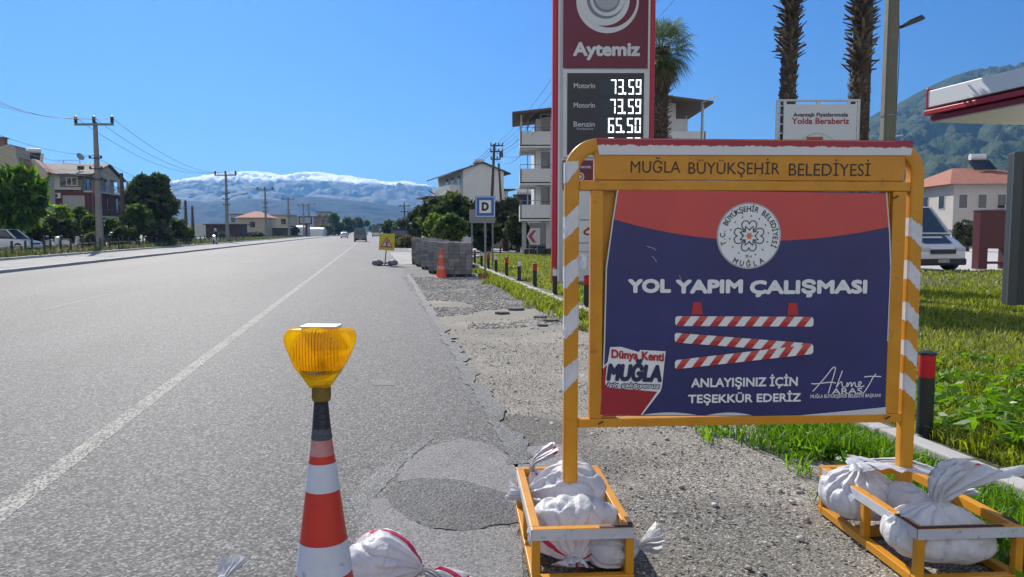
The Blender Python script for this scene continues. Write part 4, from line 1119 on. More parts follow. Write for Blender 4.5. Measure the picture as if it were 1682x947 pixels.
def beacon():
    ax = at(530, 800, CD).x; z0 = at(530, 657, CD).z
    root = empty('warning_beacon', (ax + .0015, CD, z0), R(-3), 'amber warning beacon lamp with white top on the tall cone', 'warning lamp')
    S = CD / FPX / 3.946
    c = lambda x, y: ((x - 285) * S, (545 - y) * S)
    def ambermat(name, c_, mixt, rough):
        m = bpy.data.materials.new(name); m.use_nodes = True; nt = m.node_tree; b = nt.nodes['Principled BSDF']; L = nt.links.new
        b.inputs['Base Color'].default_value = c4(c_); b.inputs['Roughness'].default_value = rough; b.inputs['Coat Weight'].default_value = .4
        tp = nt.nodes.new('ShaderNodeBsdfTransparent'); tp.inputs[0].default_value = c4((min(1, c_[0] * 1.25), c_[1] * 1.35, c_[2] * .6))
        tr = nt.nodes.new('ShaderNodeBsdfTranslucent'); tr.inputs[0].default_value = c4((min(1, c_[0] * 1.2), c_[1] * 1.25, c_[2]))
        m1 = nt.nodes.new('ShaderNodeMixShader'); m1.inputs[0].default_value = mixt; L(tp.outputs[0], m1.inputs[1]); L(tr.outputs[0], m1.inputs[2])
        m2 = nt.nodes.new('ShaderNodeMixShader'); m2.inputs[0].default_value = .22; L(m1.outputs[0], m2.inputs[1]); L(b.outputs[0], m2.inputs[2])
        L(m2.outputs[0], nt.nodes['Material Output'].inputs['Surface'])
        return m
    m_house = ambermat('amber_housing', (.88, .57, .03), .33, .2)
    m_lens = ambermat('amber_lens', (.98, .66, .02), .32, .12)
    m_rib = ambermat('amber_rib', (.55, .26, .01), .7, .2)
    m_neck = mat('olive_amber_plastic', (.22, .14, .012), .35, var=.15, scale=40)
    # outline of the housing
    half = [(115, 66), (90, 74), (70, 92), (60, 125), (66, 165), (84, 215), (120, 290), (160, 355), (200, 410), (222, 440), (228, 455)]
    left = [c(*p) for p in half]; right = [c(570 - p[0] + 2, p[1]) for p in half]
    out = left + right[::-1]
    D = .040
    prof = [(-D, .90), (-D * .86, .97), (-D * .5, 1.0), (-.003, 1.0), (-.002, 1.018), (.002, 1.018), (.003, 1.0), (D * .5, 1.0), (D * .86, .97), (D, .90)]
    cz = c(0, 235)[1]
    rings = [[(p[0] * k, y, (p[1] - cz) * k + cz) for p in out] for y, k in prof]
    MB().loft(rings, 0, caps=True).build('housing', m_house, root, smooth=35)
    lc = c(285, 222); lr = 166 * S
    for s_ in (-1, 1):
        mb = MB(); nr, na = 10, 72; rings = []
        for i in range(nr + 1):
            rr = lr * (1 - i / nr) + 1e-5
            rings.append([(lc[0] + rr * math.cos(6.2832 * k / na), s_ * (D + .002 + .012 * (1 - (rr / lr) ** 2) + .0042 * abs(math.sin(rr * math.cos(6.2832 * k / na) / S / 7.5))), lc[1] + rr * math.sin(6.2832 * k / na)) for k in range(na)])
        mb.loft(rings, 0, caps=False)
        mb.loft([[(lc[0] + q * math.cos(6.2832 * k / 48), s_ * y, lc[1] + q * math.sin(6.2832 * k / 48)) for k in range(48)] for q, y in ((lr, D), (lr * 1.02, D + .004), (lr * .98, D + .004))], 0, caps=False)
        ln = mb.build('lens', m_lens, root, smooth=50)
        mb = MB()
        for k in range(-7, 8):
            xx = k * lr / 8.2; hh = math.sqrt(max(0, (lr * .9) ** 2 - xx * xx)); yy = lambda z_: s_ * (D + .003 + .012 * (1 - (xx * xx + z_ * z_) / lr ** 2))
            mb.tube([(lc[0] + xx, yy(q * hh), lc[1] + q * hh) for q in np.linspace(-1, 1, 9)], .0011, 5)
        mb.build('lens_ribs', m_rib, ln, smooth=60)
    mb = MB()
    bx, bz = c(285, 340); mb.cyl((bx, 0, bz), (bx, 0, c(0, 265)[1]), .011, .010, 16, 0); mb.lathe([(.009, c(0, 265)[1]), (.010, c(0, 240)[1]), (.006, c(0, 200)[1]), (.003, c(0, 160)[1]), (.0005, c(0, 150)[1])], 14, 1, (bx, 0, 0))
    mb.lathe([(.010, bz), (.05, c(0, 330)[1]), (.062, c(0, 300)[1])], 24, 2, (bx, 0, -.012), caps=False)
    mb.build('bulb', [mat('dark_socket', (.10, .08, .04), .5), ambermat('amber_bulb', (.9, .6, .05), .6, .1), mat('chrome_reflector', (.8, .62, .2), .18, metal=1.0, var=.05)], root, smooth=40)
    a, b = c(170, 66), c(418, 42)
    mb = MB(); mb.box(((a[0] + b[0]) / 2, 0, (a[1] + b[1]) / 2), (b[0] - a[0], .062, (b[1] - a[1]) * .7)); mb.build('top_cap', mat('white_cap_plastic', (.74, .76, .72), .4, var=.1, scale=30), root, bev=.004)
    n0, n1 = c(226, 545), c(344, 452)
    mb = MB(); pr = []
    nr = (n1[0] - n0[0]) / 2
    mb.lathe([(nr * .98, 0), (nr * 1.04, .004), (nr, .008), (nr, n1[1] - .004), (nr * .9, n1[1] + .003)], 32, 0)
    for k in range(24):
        a_ = 6.2832 * k / 24; mb.cyl((nr * math.cos(a_), nr * math.sin(a_), .008), (nr * math.cos(a_), nr * math.sin(a_), n1[1] - .004), .0014, n=6)
    mb.build('neck', m_neck, root, smooth=40)
beacon()

# ================================================================== PETROL STATION SIDE
# ---- bollards along the lawn
M_bblk = mat('black_bollard_plastic', (.022, .026, .024), .45, var=.2)
M_bred_ = mat('red_reflector', (.60, .012, .03), .3, var=.1); M_bwht = mat('white_reflector', (.72, .72, .74), .35, var=.1)
def bollard(loc, capm, label, h=.64, r=.056, group='bollards along the lawn kerb'):
    root = empty('bollard', loc, 0, label, 'bollard', group)
    mb = MB(); mb.lathe([(r * 1.25, -.05), (r * 1.25, .012), (r * 1.02, .02), (r, h * .695)], 24); mb.build('post', M_bblk, root, smooth=40)
    mb = MB(); mb.lathe([(r, h * .697), (r * 1.01, h * .70), (r * 1.01, h * .955)], 24, caps=False); mb.build('reflective_sleeve', capm, root, smooth=40)
    mb = MB(); mb.lathe([(r * 1.1, h * .957), (r * 1.12, h * .965), (r * 1.08, h * .985), (r * .6, h), (.001, h * 1.002)], 24); mb.build('cap', M_bblk, root, smooth=50)
    return root
bl = [(5.55, 'r', 'red topped bollard standing close beside the barrier post in tall grass'), (15.4, 'r', 'red topped bollard seen between barrier post and inner frame'), (18.4, 'w', 'white topped bollard right before the white foot of the price totem'),
      (21.0, 'r', 'red topped bollard nearest the red edge of the price totem'), (23.6, 'w', 'white topped bollard on open grass, third from the totem'), (26.2, 'r', 'red topped bollard between two white topped ones, mid row'),
      (28.9, 'w', 'white topped bollard just right of the blue D sign post'), (31.2, 'r', 'red topped bollard nearly touching the D sign post'), (33.6, 'w', 'white topped bollard hidden partly by the D sign post'), (36.4, 'r', 'red topped bollard at the far end beside the paving stones')]
for Y, c_, lb in bl: bollard((kx(Y) + (0 if Y > 6 else .0), Y, .085), M_bred_ if c_ == 'r' else M_bwht, lb)
p = gp(822, 417, .1); bollard((p.x, p.y, .085), M_bred_, 'red topped bollard on the far corner of the lawn', h=.75)
p = gp(896, 415, .1); bollard((p.x, p.y, .085), M_bwht, 'white topped bollard by the chevron sign at the far lawn edge', h=.75)

# ---- price totem
M_tred = mat('totem_red', (.50, .012, .035), .35, var=.1, scale=1)
M_tmar = mat('totem_maroon', (.16, .008, .035), .38, var=.12, scale=1)
M_twht = mat('totem_white_panel', (.70, .72, .74), .42, var=.12, scale=1.2, grime=.08)
M_tgry = mat('totem_grey', (.20, .23, .27), .5, var=.1)
TY = 21.8
tp = lambda px, py: (at(px, py, TY).x, at(px, py, TY).z)
def totem():
    x0, zb = tp(906.5, 466); x1 = tp(1071, 466)[0]; zt = tp(990, -72)[1]; zb = .085
    ox = (x0 + x1) / 2; D = .55
    root = empty('price_totem', (ox, TY + D / 2, zb), 0, 'tall red and white fuel price totem with lit digits behind the barrier', 'price sign')
    lz = lambda py: tp(990, py)[1] - zb
    lx = lambda px: tp(px, 100)[0] - ox
    H = zt - zb; hw = (x1 - x0) / 2; F_ = -D / 2
    mb = MB(); mb.box((0, .02, H / 2), (2 * hw - .32, D - .04, H)); mb.build('core', M_twht, root)
    for s in (-1, 1):
        mb = MB(); w = .15; mb.box((s * (hw - w / 2), 0, H / 2 + .01), (w, D, H)); mb.build('side_fin', M_tred, root, bev=.03)
        mb = MB(); mb.box((s * (hw - w - .03), F_ - .012, H / 2), (.055, .03, H - .02)); mb.build('edge_strip', M_twht, root)
    fx0, fx1 = lx(925), lx(1065); fy = F_ - .006
    def panel(name, a, b, m, c0=925, c1=1065, d=.03, par=root):
        mb = MB(); X0, X1 = lx(c0), lx(c1); mb.box(((X0 + X1) / 2, F_ + .0 - d / 2 + .012, (lz(a) + lz(b)) / 2), (X1 - X0, d, lz(a) - lz(b)))
        return mb.build(name, m, par, bev=.006)
    emb = panel('emblem_panel', -70, 111, M_tmar)
    y = F_ - .022
    ex, ez = lx(997), lz(2); S_ = lx(998) - lx(997)
    mb = MB()
    def crescent(cx, cz, r, ix, iz, ir, yy, mi):       # disc with a smaller disc on top of it in the ground colour
        sheet(mb, disc(cx, cz, r, 64), yy, mi)
    sheet(mb, disc(ex, ez, 51 * S_, 64), y, 0); sheet(mb, disc(ex + 3.5 * S_, ez + 2 * S_, 44 * S_, 64), y - .004, 1)
    sheet(mb, disc(ex - 5 * S_, ez + 2 * S_, 41 * S_, 64), y - .008, 0); sheet(mb, disc(ex - 3 * S_, ez + 3 * S_, 31 * S_, 64), y - .012, 2)
    sheet(mb, disc(ex - .5 * S_, ez + 4.5 * S_, 28.5 * S_, 64), y - .016, 0); sheet(mb, disc(ex - 2 * S_, ez + 4 * S_, 22 * S_, 64), y - .020, 2); sheet(mb, disc(ex - 1 * S_, ez + 5.5 * S_, 19.5 * S_, 64), y - .024, 3)
    mb.build('swirl_emblem', [M_twht, M_tmar, M_tgry, mat('emblem_silver', (.42, .45, .5), .4)], emb, fix=False)
    mb = MB(); text_to(mb, 'Aytemiz', lx(941), lx(1051), lz(92), lz(69) - lz(92), y, bold=.04); mb.build('name_lettering', M_twht, emb, fix=False)
    panel('white_board', 114, 258, M_twht)
    led = panel('led_board', 120, 254, mat('led_board_dark', (.006, .010, .022), .25, var=.3), 932, 1058, .05)
    y = F_ - .045
    m_lab = mat('pale_label_print', (.62, .66, .72), .5); m_cell = mat('led_cell', (.014, .03, .05), .3, var=.2); m_led = emit('white_led', (.95, 1.0, 1.0), 1.5)
    SEG = {'0': 'abcdef', '1': 'bc', '2': 'abged', '3': 'abgcd', '4': 'fgbc', '5': 'afgcd', '6': 'afgedc', '7': 'abc', '8': 'abcdefg', '9': 'abcdfg'}
    for lab, val, py0, py1, xs in (('Motorin', '73.59', 131, 155, 1002), ('Motorin', '73.59', 163, 187, 1001), ('Benzin', '65.50', 194, 218, 998), ('', '74.85', 226, 250, 998)):
        mb = MB(); mb.box((lx(1020.5), y + .006, lz((py0 + py1) / 2)), (lx(1056) - lx(985), .012, lz(py0 - 1) - lz(py1 + 1))); mb.build('price_window', m_cell, led)
        mb = MB()
        if lab: text_to(mb, lab, lx(942.5), lx(977.5), lz(py0 + 14), lz(py0 + 5.5) - lz(py0 + 14), y, bold=.012)
        if lab == 'Benzin': text_to(mb, 'Kurşunsuz', lx(948), lx(975), lz(py0 + 19), lz(py0 + 15.5) - lz(py0 + 19), y, bold=0)
        if lab: mb.build('fuel_lettering', m_lab, led, fix=False)
        mb = MB(); w = (1055 - xs) / 4.42; k = 0; dx_ = 0
        for ch in val:
            if ch == '.': mb.box((lx(xs + k * w + .9), y - .004, lz(py1 - 1.4)), (.055, .014, .055)); dx_ = .42 * w; continue
            a, b = lx(xs + dx_ + k * w + 1.7), lx(xs + dx_ + (k + 1) * w - 1.9); z1, z0 = lz(py0), lz(py1); zm = (z1 + z0) / 2; t = .03; k += 1
            R_ = {'a': ((a + b) / 2, z1 - t / 2, b - a, t), 'g': ((a + b) / 2, zm, b - a - t, t), 'd': ((a + b) / 2, z0 + t / 2, b - a, t), 'f': (a + t / 2, (z1 + zm) / 2, t, z1 - zm - t), 'b': (b - t / 2, (z1 + zm) / 2, t, z1 - zm - t),
                  'e': (a + t / 2, (z0 + zm) / 2, t, zm - z0 - t), 'c': (b - t / 2, (z0 + zm) / 2, t, zm - z0 - t)}
            for q, sgm in enumerate(SEG[ch]): X, Z, w_, h_ = R_[sgm]; mb.box((X, y - .004 - q * .0003, Z), (w_, .014, h_))
        mb.build('price_digits', m_led, led)
    pm = panel('maroon_panel', 263, 312, M_tmar); y = F_ - .022
    mb = MB(); text_to(mb, 'aytemiz', lx(948), lx(972), lz(276), lz(271) - lz(276), y, bold=.02); text_to(mb, 'market', lx(985), lx(1020), lz(276), lz(271) - lz(276), y, bold=.02)
    sheet(mb, disc(lx(954), lz(290), 7 * S_, 24), y); sheet(mb, disc(lx(954), lz(290), 5 * S_, 24), y - .002, 1); sheet(mb, disc(lx(954), lz(290), 3 * S_, 24), y - .004, 0)
    mb.build('panel_lettering', [M_twht, M_tmar], pm, fix=False)
    pw = panel('service_panel', 314, 360, M_twht); pw2 = panel('service_panel', 362, 398, M_twht); panel('service_panel', 400, 462, M_twht)
    mb = MB(); text_to(mb, 'ÖDEME', lx(960), lx(1028), lz(386), lz(375) - lz(386), y, bold=.05, shear=.2); mb.build('panel_lettering', mat('totem_letter_red', (.32, .01, .02), .4), pw2, fix=False)
    mb = MB()
    for py in (413, 422): mb.box((0, y + .002, lz(py)), (lx(1050) - lx(940), .006, .018))
    mb.build('groove_line', M_tgry, root)
totem()

# ---- palms
M_ptrunk = mat('palm_bark', (.085, .065, .045), .9, var=.6, scale=9, bump=.8, bscale=26, dist=.03)
M_pstub = leafmat('palm_stub', (.05, .038, .028), (.17, .13, .09), trans=0.0, rough=.9)
M_frond = leafmat('palm_frond', (.05, .085, .03), (.17, .21, .09), trans=.3, rough=.45)
M_fdead = leafmat('dead_palm_frond', (.10, .085, .05), (.24, .20, .12), trans=.2, rough=.8)
def palm(label, x, y, h, r, z0, seed, crown_r=2.2, skirt=(0, 0), stub_from=.4, n_fr=34):
    rng = np.random.default_rng(seed)
    root = empty('palm_tree', (x, y, z0), 0, label, 'palm tree', 'palm trees at the petrol station')
    mb = MB(); pa = [(.04 * math.sin(t * 5 + seed), 0, -.1 + (h + .1) * t) for t in np.linspace(0, 1, 14)]
    mb.tube(pa, [r * (1.12 - .25 * t) * (1 + .05 * math.sin(t * 40)) for t in np.linspace(0, 1, 14)], 18)
    mb.build('trunk', M_ptrunk, root, smooth=60)
    # cut frond bases standing off the trunk
    V, F = [], []; n = int(h * 95)
    for i in range(n):
        z = h * (.03 + .97 * i / n); a = i * 2.4 + rng.normal() * .2; long_ = z > h * stub_from
        l = (.16 if long_ else .045) * (.55 + .9 * rng.random()); w = .075; up = (.07 if long_ else .05) + .05 * rng.random(); rr = r * .92
        ca, sa = math.cos(a), math.sin(a); k = len(V); t = .02
        bend = rng.normal() * .04
        c = np.array([ca, sa, 0]); s_ = np.array([-sa, ca, 0]); b = c * rr + [0, 0, z]; e = c * (rr + l) + s_ * bend + [0, 0, z + up + (.05 if long_ else 0) * rng.normal()]
        up_ = np.array([0, 0, t])
        V += [b - s_ * w / 2 - up_, b + s_ * w / 2 - up_, b + s_ * w / 2 + up_, b - s_ * w / 2 + up_, e - s_ * w * .3 - up_ * .4, e + s_ * w * .3 - up_ * .4, e + s_ * w * .3 + up_ * .4, e - s_ * w * .3 + up_ * .4]
        F += [(k, k + 1, k + 5, k + 4), (k + 1, k + 2, k + 6, k + 5), (k + 2, k + 3, k + 7, k + 6), (k + 3, k, k + 4, k + 7), (k + 4, k + 5, k + 6, k + 7)]
    np_mesh('bark_stubs', V, F, M_pstub, root)
    # fan leaves
    V, F, MI = [], [], []
    for i in range(n_fr):
        a = i * 2.39996 + rng.normal() * .15; t = i / n_fr; el = R(80 - 165 * t ** .85); dead = t > .82
        d = np.array([math.cos(a) * math.cos(el), math.sin(a) * math.cos(el), math.sin(el)])
        st = crown_r * (.42 + .12 * rng.random()); tip0 = np.array([0, 0, h - .1]) + d * st
        side = np.cross(d, [0, 0, 1.0]); side /= (np.linalg.norm(side) + 1e-6); upv = np.cross(side, d)
        k = len(V); V += [np.array([0, 0, h - .15]) + side * .02, np.array([0, 0, h - .15]) - side * .02, tip0 - side * .015, tip0 + side * .015]; F.append((k, k + 1, k + 2, k + 3)); MI.append(1 if dead else 0)
        m = 26
        for j in range(m):
            b = R(-115 + 230 * j / (m - 1)); L_ = crown_r * (.50 + .08 * rng.random()) * (1 - .18 * abs(b) / 2)
            dd = d * math.cos(b) + side * math.sin(b) + upv * .10 * math.cos(b); pm_ = tip0 + dd * L_ * .6; pe = tip0 + dd * L_ + np.array([0, 0, -.20 * L_ - .22 * L_ * rng.random()])
            wv = np.cross(dd, upv); wv /= (np.linalg.norm(wv) + 1e-6); w = .030 * crown_r / 2.0
            k = len(V); V += [tip0, pm_ - wv * w, pe, pm_ + wv * w]; F.append((k, k + 1, k + 2, k + 3)); MI.append(1 if dead else 0)
    np_mesh('crown', V, F, [M_frond, M_fdead], root, mi=MI)
    return root
p = at(1081, 400, 27); palm('shaggy palm with drooping green fans behind the price totem', p.x, 27, at(1080, 80, 27).z, .27, .05, 3, crown_r=1.4, stub_from=.3, n_fr=46)
p = at(1288, 400, 17.6); palm('palm trunk rising behind the white slogan board, nearer the totem', p.x, 17.6, 10.8, .17, .085, 4, crown_r=2.2, stub_from=.50)
p = at(1403, 400, 17.2); palm('palm trunk rising between the slogan board and the concrete lamp pole', p.x, 17.2, 10.9, .20, .085, 5, crown_r=2.2, stub_from=.46)

# ---- concrete lamp pole
M_cpole = mat('grey_concrete_pole', (.20, .185, .14), .85, var=.3, scale=2.5, bump=.3, bscale=60, grime=.3)
M_dkmetal = mat('dark_lamp_metal', (.04, .045, .05), .45, var=.2)
def lamp_pole():
    Y = 13.0; b = at(1453, 300, Y)
    root = empty('lamp_pole', (b.x + .02, Y, .085), 0, 'thick tapering concrete lamp pole with a dark street lamp arm', 'street lamp')
    mb = MB(); H = 9.2
    mb.loft([[(sx * w, sy * w, z) for sx, sy in ((-1, -.7), (-.7, -1), (.7, -1), (1, -.7), (1, .7), (.7, 1), (-.7, 1), (-1, .7))] for w, z in ((.115, -.1), (.075, H))]); mb.build('pole', M_cpole, root, bev=.006)
    q = at(1471, 47, Y); e = at(1481, 43, Y); f = at(1515, 30, Y); o = Vector(root.location)
    mb = MB(); mb.tube([Vector((.12, 0, q.z - o.z - .06)), q - o, e - o], .025, 8); mb.build('arm', M_dkmetal, root, smooth=60)
    a, c = e - o, f - o; mb = MB(); mb.bar(a, c, .17, .055); mb.bar(a + (c - a) * .3 + Vector((0, 0, .04)), a + (c - a) * .95 + Vector((0, 0, .05)), .10, .03); mb.build('lamp_head', M_dkmetal, root, bev=.012)
    mb = MB(); mb.tube([(.105, -.02, 5.2), (.12, -.06, 4.4), (.12, -.03, 3.6), (.13, 0, 3)], .006, 6); mb.build('cable', M_dkmetal, root)
    mb = MB(); mb.lathe([(.118, 3.45), (.118, 3.47)], 24, caps=False); mb.build('strap', mat('steel_strap', (.3, .3, .3), .5, metal=.8), root)
lamp_pole()
def small_lamp():
    Y = 30; a, b, c = at(1447, 236, Y), at(1470, 223, Y), at(1482, 222, Y)
    base = Vector((a.x - .25, Y, .05)); root = empty('small_street_lamp', base, 0, 'slim pale lamp arm peeping above the barrier beside the concrete pole', 'street lamp')
    mb = MB(); mb.tube([(0, 0, 0), (0, 0, a.z - .3), a - base], .05, 8); mb.build('pole', mat('galvanised', (.42, .43, .44), .5, metal=.4), root, smooth=50)
    mb = MB(); mb.bar(a - base, b - base, .22, .10); mb.bar(b - base, c - base, .2, .04); mb.build('lamp_head', mat('white_lamp_paint', (.7, .7, .7), .4), root, bev=.02)
small_lamp()

# ---- white slogan board
def slogan_board():
    Y = 16.3; A = lambda px, py: at(px, py, Y)
    x0, x1 = A(1276, 200).x, A(1413, 200).x; zt = A(1340, 165).z; zb = zt - 2.5
    o = Vector(((x0 + x1) / 2, Y, .085)); root = empty('slogan_board', o, 0, 'white board with dark and red slogan in a pale pipe frame before two palms', 'board')
    m_fr = mat('white_pipe', (.62, .63, .65), .45, var=.1)
    lx = lambda px: A(px, 200).x - o.x
    lz = lambda py: A(1340, py).z - o.z
    mb = MB(); a, b = lx(1277), lx(1412); w = .05
    mb.cyl((a, .05, -.1), (a, .05, lz(164)), w / 2, n=10); mb.cyl((b, .05, -.1), (b, .05, lz(164)), w / 2, n=10); mb.cyl((a - .02, .05, lz(164)), (b + .02, .05, lz(164)), w / 2, n=10)
    a2, b2 = lx(1281.5), lx(1407.5); mb.cyl((a2, .05, lz(250)), (a2, .05, lz(166)), .018, n=8); mb.cyl((b2, .05, lz(250)), (b2, .05, lz(166)), .018, n=8)
    for py in (173, 188, 203, 218, 232): mb.cyl((a, .05, lz(py)), (lx(1287), .05, lz(py)), .015, n=6); mb.cyl((lx(1406), .05, lz(py)), (b, .05, lz(py)), .015, n=6)
    for px in (1290, 1345, 1395): mb.box((lx(px), .05, lz(168)), (.06 if px != 1345 else .09, .03, .10))
    mb.build('pipe_frame', m_fr, root, smooth=50)
    mb = MB(); mb.box(((lx(1287) + lx(1406)) / 2, 0, (lz(171) + lz(285)) / 2), (lx(1406) - lx(1287), .04, lz(171) - lz(285))); bd = mb.build('board', mat('white_board_print', (.66, .68, .70), .45, var=.06, scale=1), root)
    mb = MB(); y = -.024
    text_to(mb, 'Avantajlı Fiyatlarımızla', lx(1302), lx(1392), lz(191.5), lz(185) - lz(191.5), y, bold=.03); mb.build('dark_lettering', mat('slogan_dark', (.025, .03, .05), .5), bd, fix=False)
    mb = MB(); text_to(mb, 'Yolda Beraberiz', lx(1300), lx(1394), lz(203.5), lz(193.5) - lz(203.5), y, bold=.025); mb.build('red_lettering', mat('slogan_red', (.42, .03, .05), .5), bd, fix=False)
    mb = MB(); mb.box((lx(1338.5), -.026, lz(238)), (lx(1352) - lx(1325), .01, lz(225) - lz(252))); mb.build('card_print', mat('orange_card_print', (.42, .10, .05), .5), bd, bev=.02)
    mb = MB(); stroke(mb, smooth_pts([(lx(x), lz(y_)) for x, y_ in ((1318, 228), (1330, 222), (1345, 219), (1362, 225), (1372, 232))]), .012, y); mb.build('curve_print', mat('grey_print', (.35, .38, .4), .5), bd, fix=False)
slogan_board()

# ---- forecourt canopy
def canopy():
    Y0 = 16.5; c = at(1521, 185, Y0); top = at(1521, 147, Y0).z; bot = at(1521, 188, Y0).z
    root = empty('canopy', (c.x, Y0, bot - .17), R(-80.0), 'white fuel station canopy with red lower band and pale soffit', 'canopy')
    # local x runs along the near fascia away to the right and nearer, y goes deep
    Lx, Ly, H = 9, 12, top - bot - .0
    M_f = mat('white_fascia', (.76, .77, .78), .4, var=.08, scale=.6); M_r = mat('fascia_red', (.42, .015, .035), .38, var=.08)
    mb = MB(); mb.box((Lx / 2, Ly / 2, H * .5 + .22), (Lx, Ly, H - .18)); mb.build('fascia', M_f, root, bev=.01)
    for k in range(1, 9): pass
    mb = MB(); mb.box((Lx / 2, Ly / 2, .20), (Lx + .06, Ly + .06, .10)); mb.box((.02, Ly / 2, H * .5 + .24), (.05, Ly + .03, H - .1)); mb.build('red_band', M_r, root, bev=.01)
    mb = MB(); mb.box((Lx / 2, Ly / 2, .075), (Lx - .12, Ly - .12, .10)); mb.build('lower_band', mat('fascia_deep_red', (.30, .02, .04), .45), root)
    mb = MB(); mb.box((Lx / 2, Ly / 2, 0.01), (Lx - .2, Ly - .2, .03)); sf = mb.build('soffit', mat('cream_soffit', (.85, .83, .76), .5, var=.06), root)
    mb = MB(); mb.box((1.6, 2.4, -.03), (.5, .5, .05)); mb.build('soffit_lamp', mat('grey_lamp_glass', (.4, .42, .44), .3), sf)
    for (x, y) in ((4, 5), (4, 9.5)):
        mb = MB(); mb.box((x, y, -bot / 2), (.45, .45, bot)); mb.build('column', M_f, root, bev=.02)
canopy()
# ---- dark board seen edge-on, maroon stand, minibus
def dark_board():
    Y = 6.6; a, b = at(1652, 250, Y), at(1700, 500, Y)
    root = empty('dark_sign_board', (a.x + .06, Y, .085), R(-14), 'dark charcoal sign board edge cut off at the picture side', 'sign board')
    z0, z1 = at(1660, 500, Y).z - .085, at(1660, 250, Y).z - .085
    m = mat('charcoal_metal', (.032, .04, .045), .4, var=.2, scale=3)
    mb = MB(); mb.box((.65, .05, (z0 + z1) / 2), (1.3, .10, z1 - z0)); mb.build('board', m, root, bev=.008)
    mb = MB(); mb.box((.035, -.02, (z0 + z1) / 2), (.07, .05, z1 - z0 + .004)); mb.build('edge_profile', mat('charcoal_edge', (.055, .065, .07), .35, var=.2), root, bev=.006)
    for x in (.7, 1.2):
        mb = MB(); mb.box((x, .05, z0 / 2 - .03), (.08, .06, z0 - .04)); mb.build('leg', m, root)
dark_board()
def maroon_stand():
    Y = 31; a, b = at(1601, 440, Y), at(1655, 440, Y); top = at(1630, 346, Y).z
    root = empty('maroon_stand', ((a.x + b.x) / 2, Y, .085), 0, 'dark maroon cabinet stand on two broad legs beside the minibus', 'stand')
    w = b.x - a.x; h = top - .085; m = mat('maroon_paint', (.085, .010, .016), .45, var=.2); zl = h * .36
    mb = MB(); mb.box((0, 0, (h + zl) / 2), (w, .5, h - zl)); mb.build('cabinet', m, root, bev=.01)
    mb = MB(); mb.box((0, 0, h + .02), (w + .06, .56, .04)); mb.build('top', mat('grey_sheet', (.12, .12, .13), .5), root)
    for s in (-1, 1):
        mb = MB(); mb.box((s * w * .365 if s < 0 else w * .40, 0, zl / 2 - .002), (w * (.27 if s < 0 else .2), .45, zl)); mb.build('leg', m, root)
    mb = MB(); mb.box((w * .04, 0, zl * .30), (w * .5, .4, .09)); mb.build('crossbar', m, root)
maroon_stand()

# ---- road vehicles: body lofted from cross sections, glasshouse, wheels, lamps, plates
M_glass = glassmat('dark_window_glass', (.03, .034, .036), .25); M_tyre = mat('tyre_rubber', (.025, .025, .025), .8); M_rim = mat('wheel_rim', (.4, .4, .42), .35, metal=.7, var=.1)
M_blkp = mat('black_bumper_plastic', (.03, .03, .032), .6); M_tail = mat('tail_lamp_red', (.35, .01, .01), .25); M_headl = mat('headlamp_glass', (.5, .52, .54), .15, var=.1); M_plate = mat('number_plate', (.6, .6, .58), .5)
def ring(y, hw, z0, z1, r=.12, tum=1.0):
    return [(-hw * .96, y, z0), (-hw, y, z0 + r), (-hw, y, (z0 + z1) / 2), (-hw * tum, y, z1 - r), (-hw * tum * .93, y, z1 - r * .2), (-hw * tum * .8, y, z1), (hw * tum * .8, y, z1), (hw * tum * .93, y, z1 - r * .2), (hw * tum, y, z1 - r), (hw, y, (z0 + z1) / 2), (hw, y, z0 + r), (hw * .96, y, z0)]
def wheel(root, x, y, r, w=.2):
    s = 1 if x > 0 else -1
    mb = MB(); mb.cyl((x - s * w / 2, y, r), (x + s * w / 2, y, r), r, n=24); t = mb.build('wheel', M_tyre, root, smooth=40, bev=.02)
    mb = MB(); mb.cyl((x + s * w * .3, y, r), (x + s * (w / 2 + .012), y, r), r * .62, r * .58, n=20); mb.build('rim', M_rim, t, smooth=40)
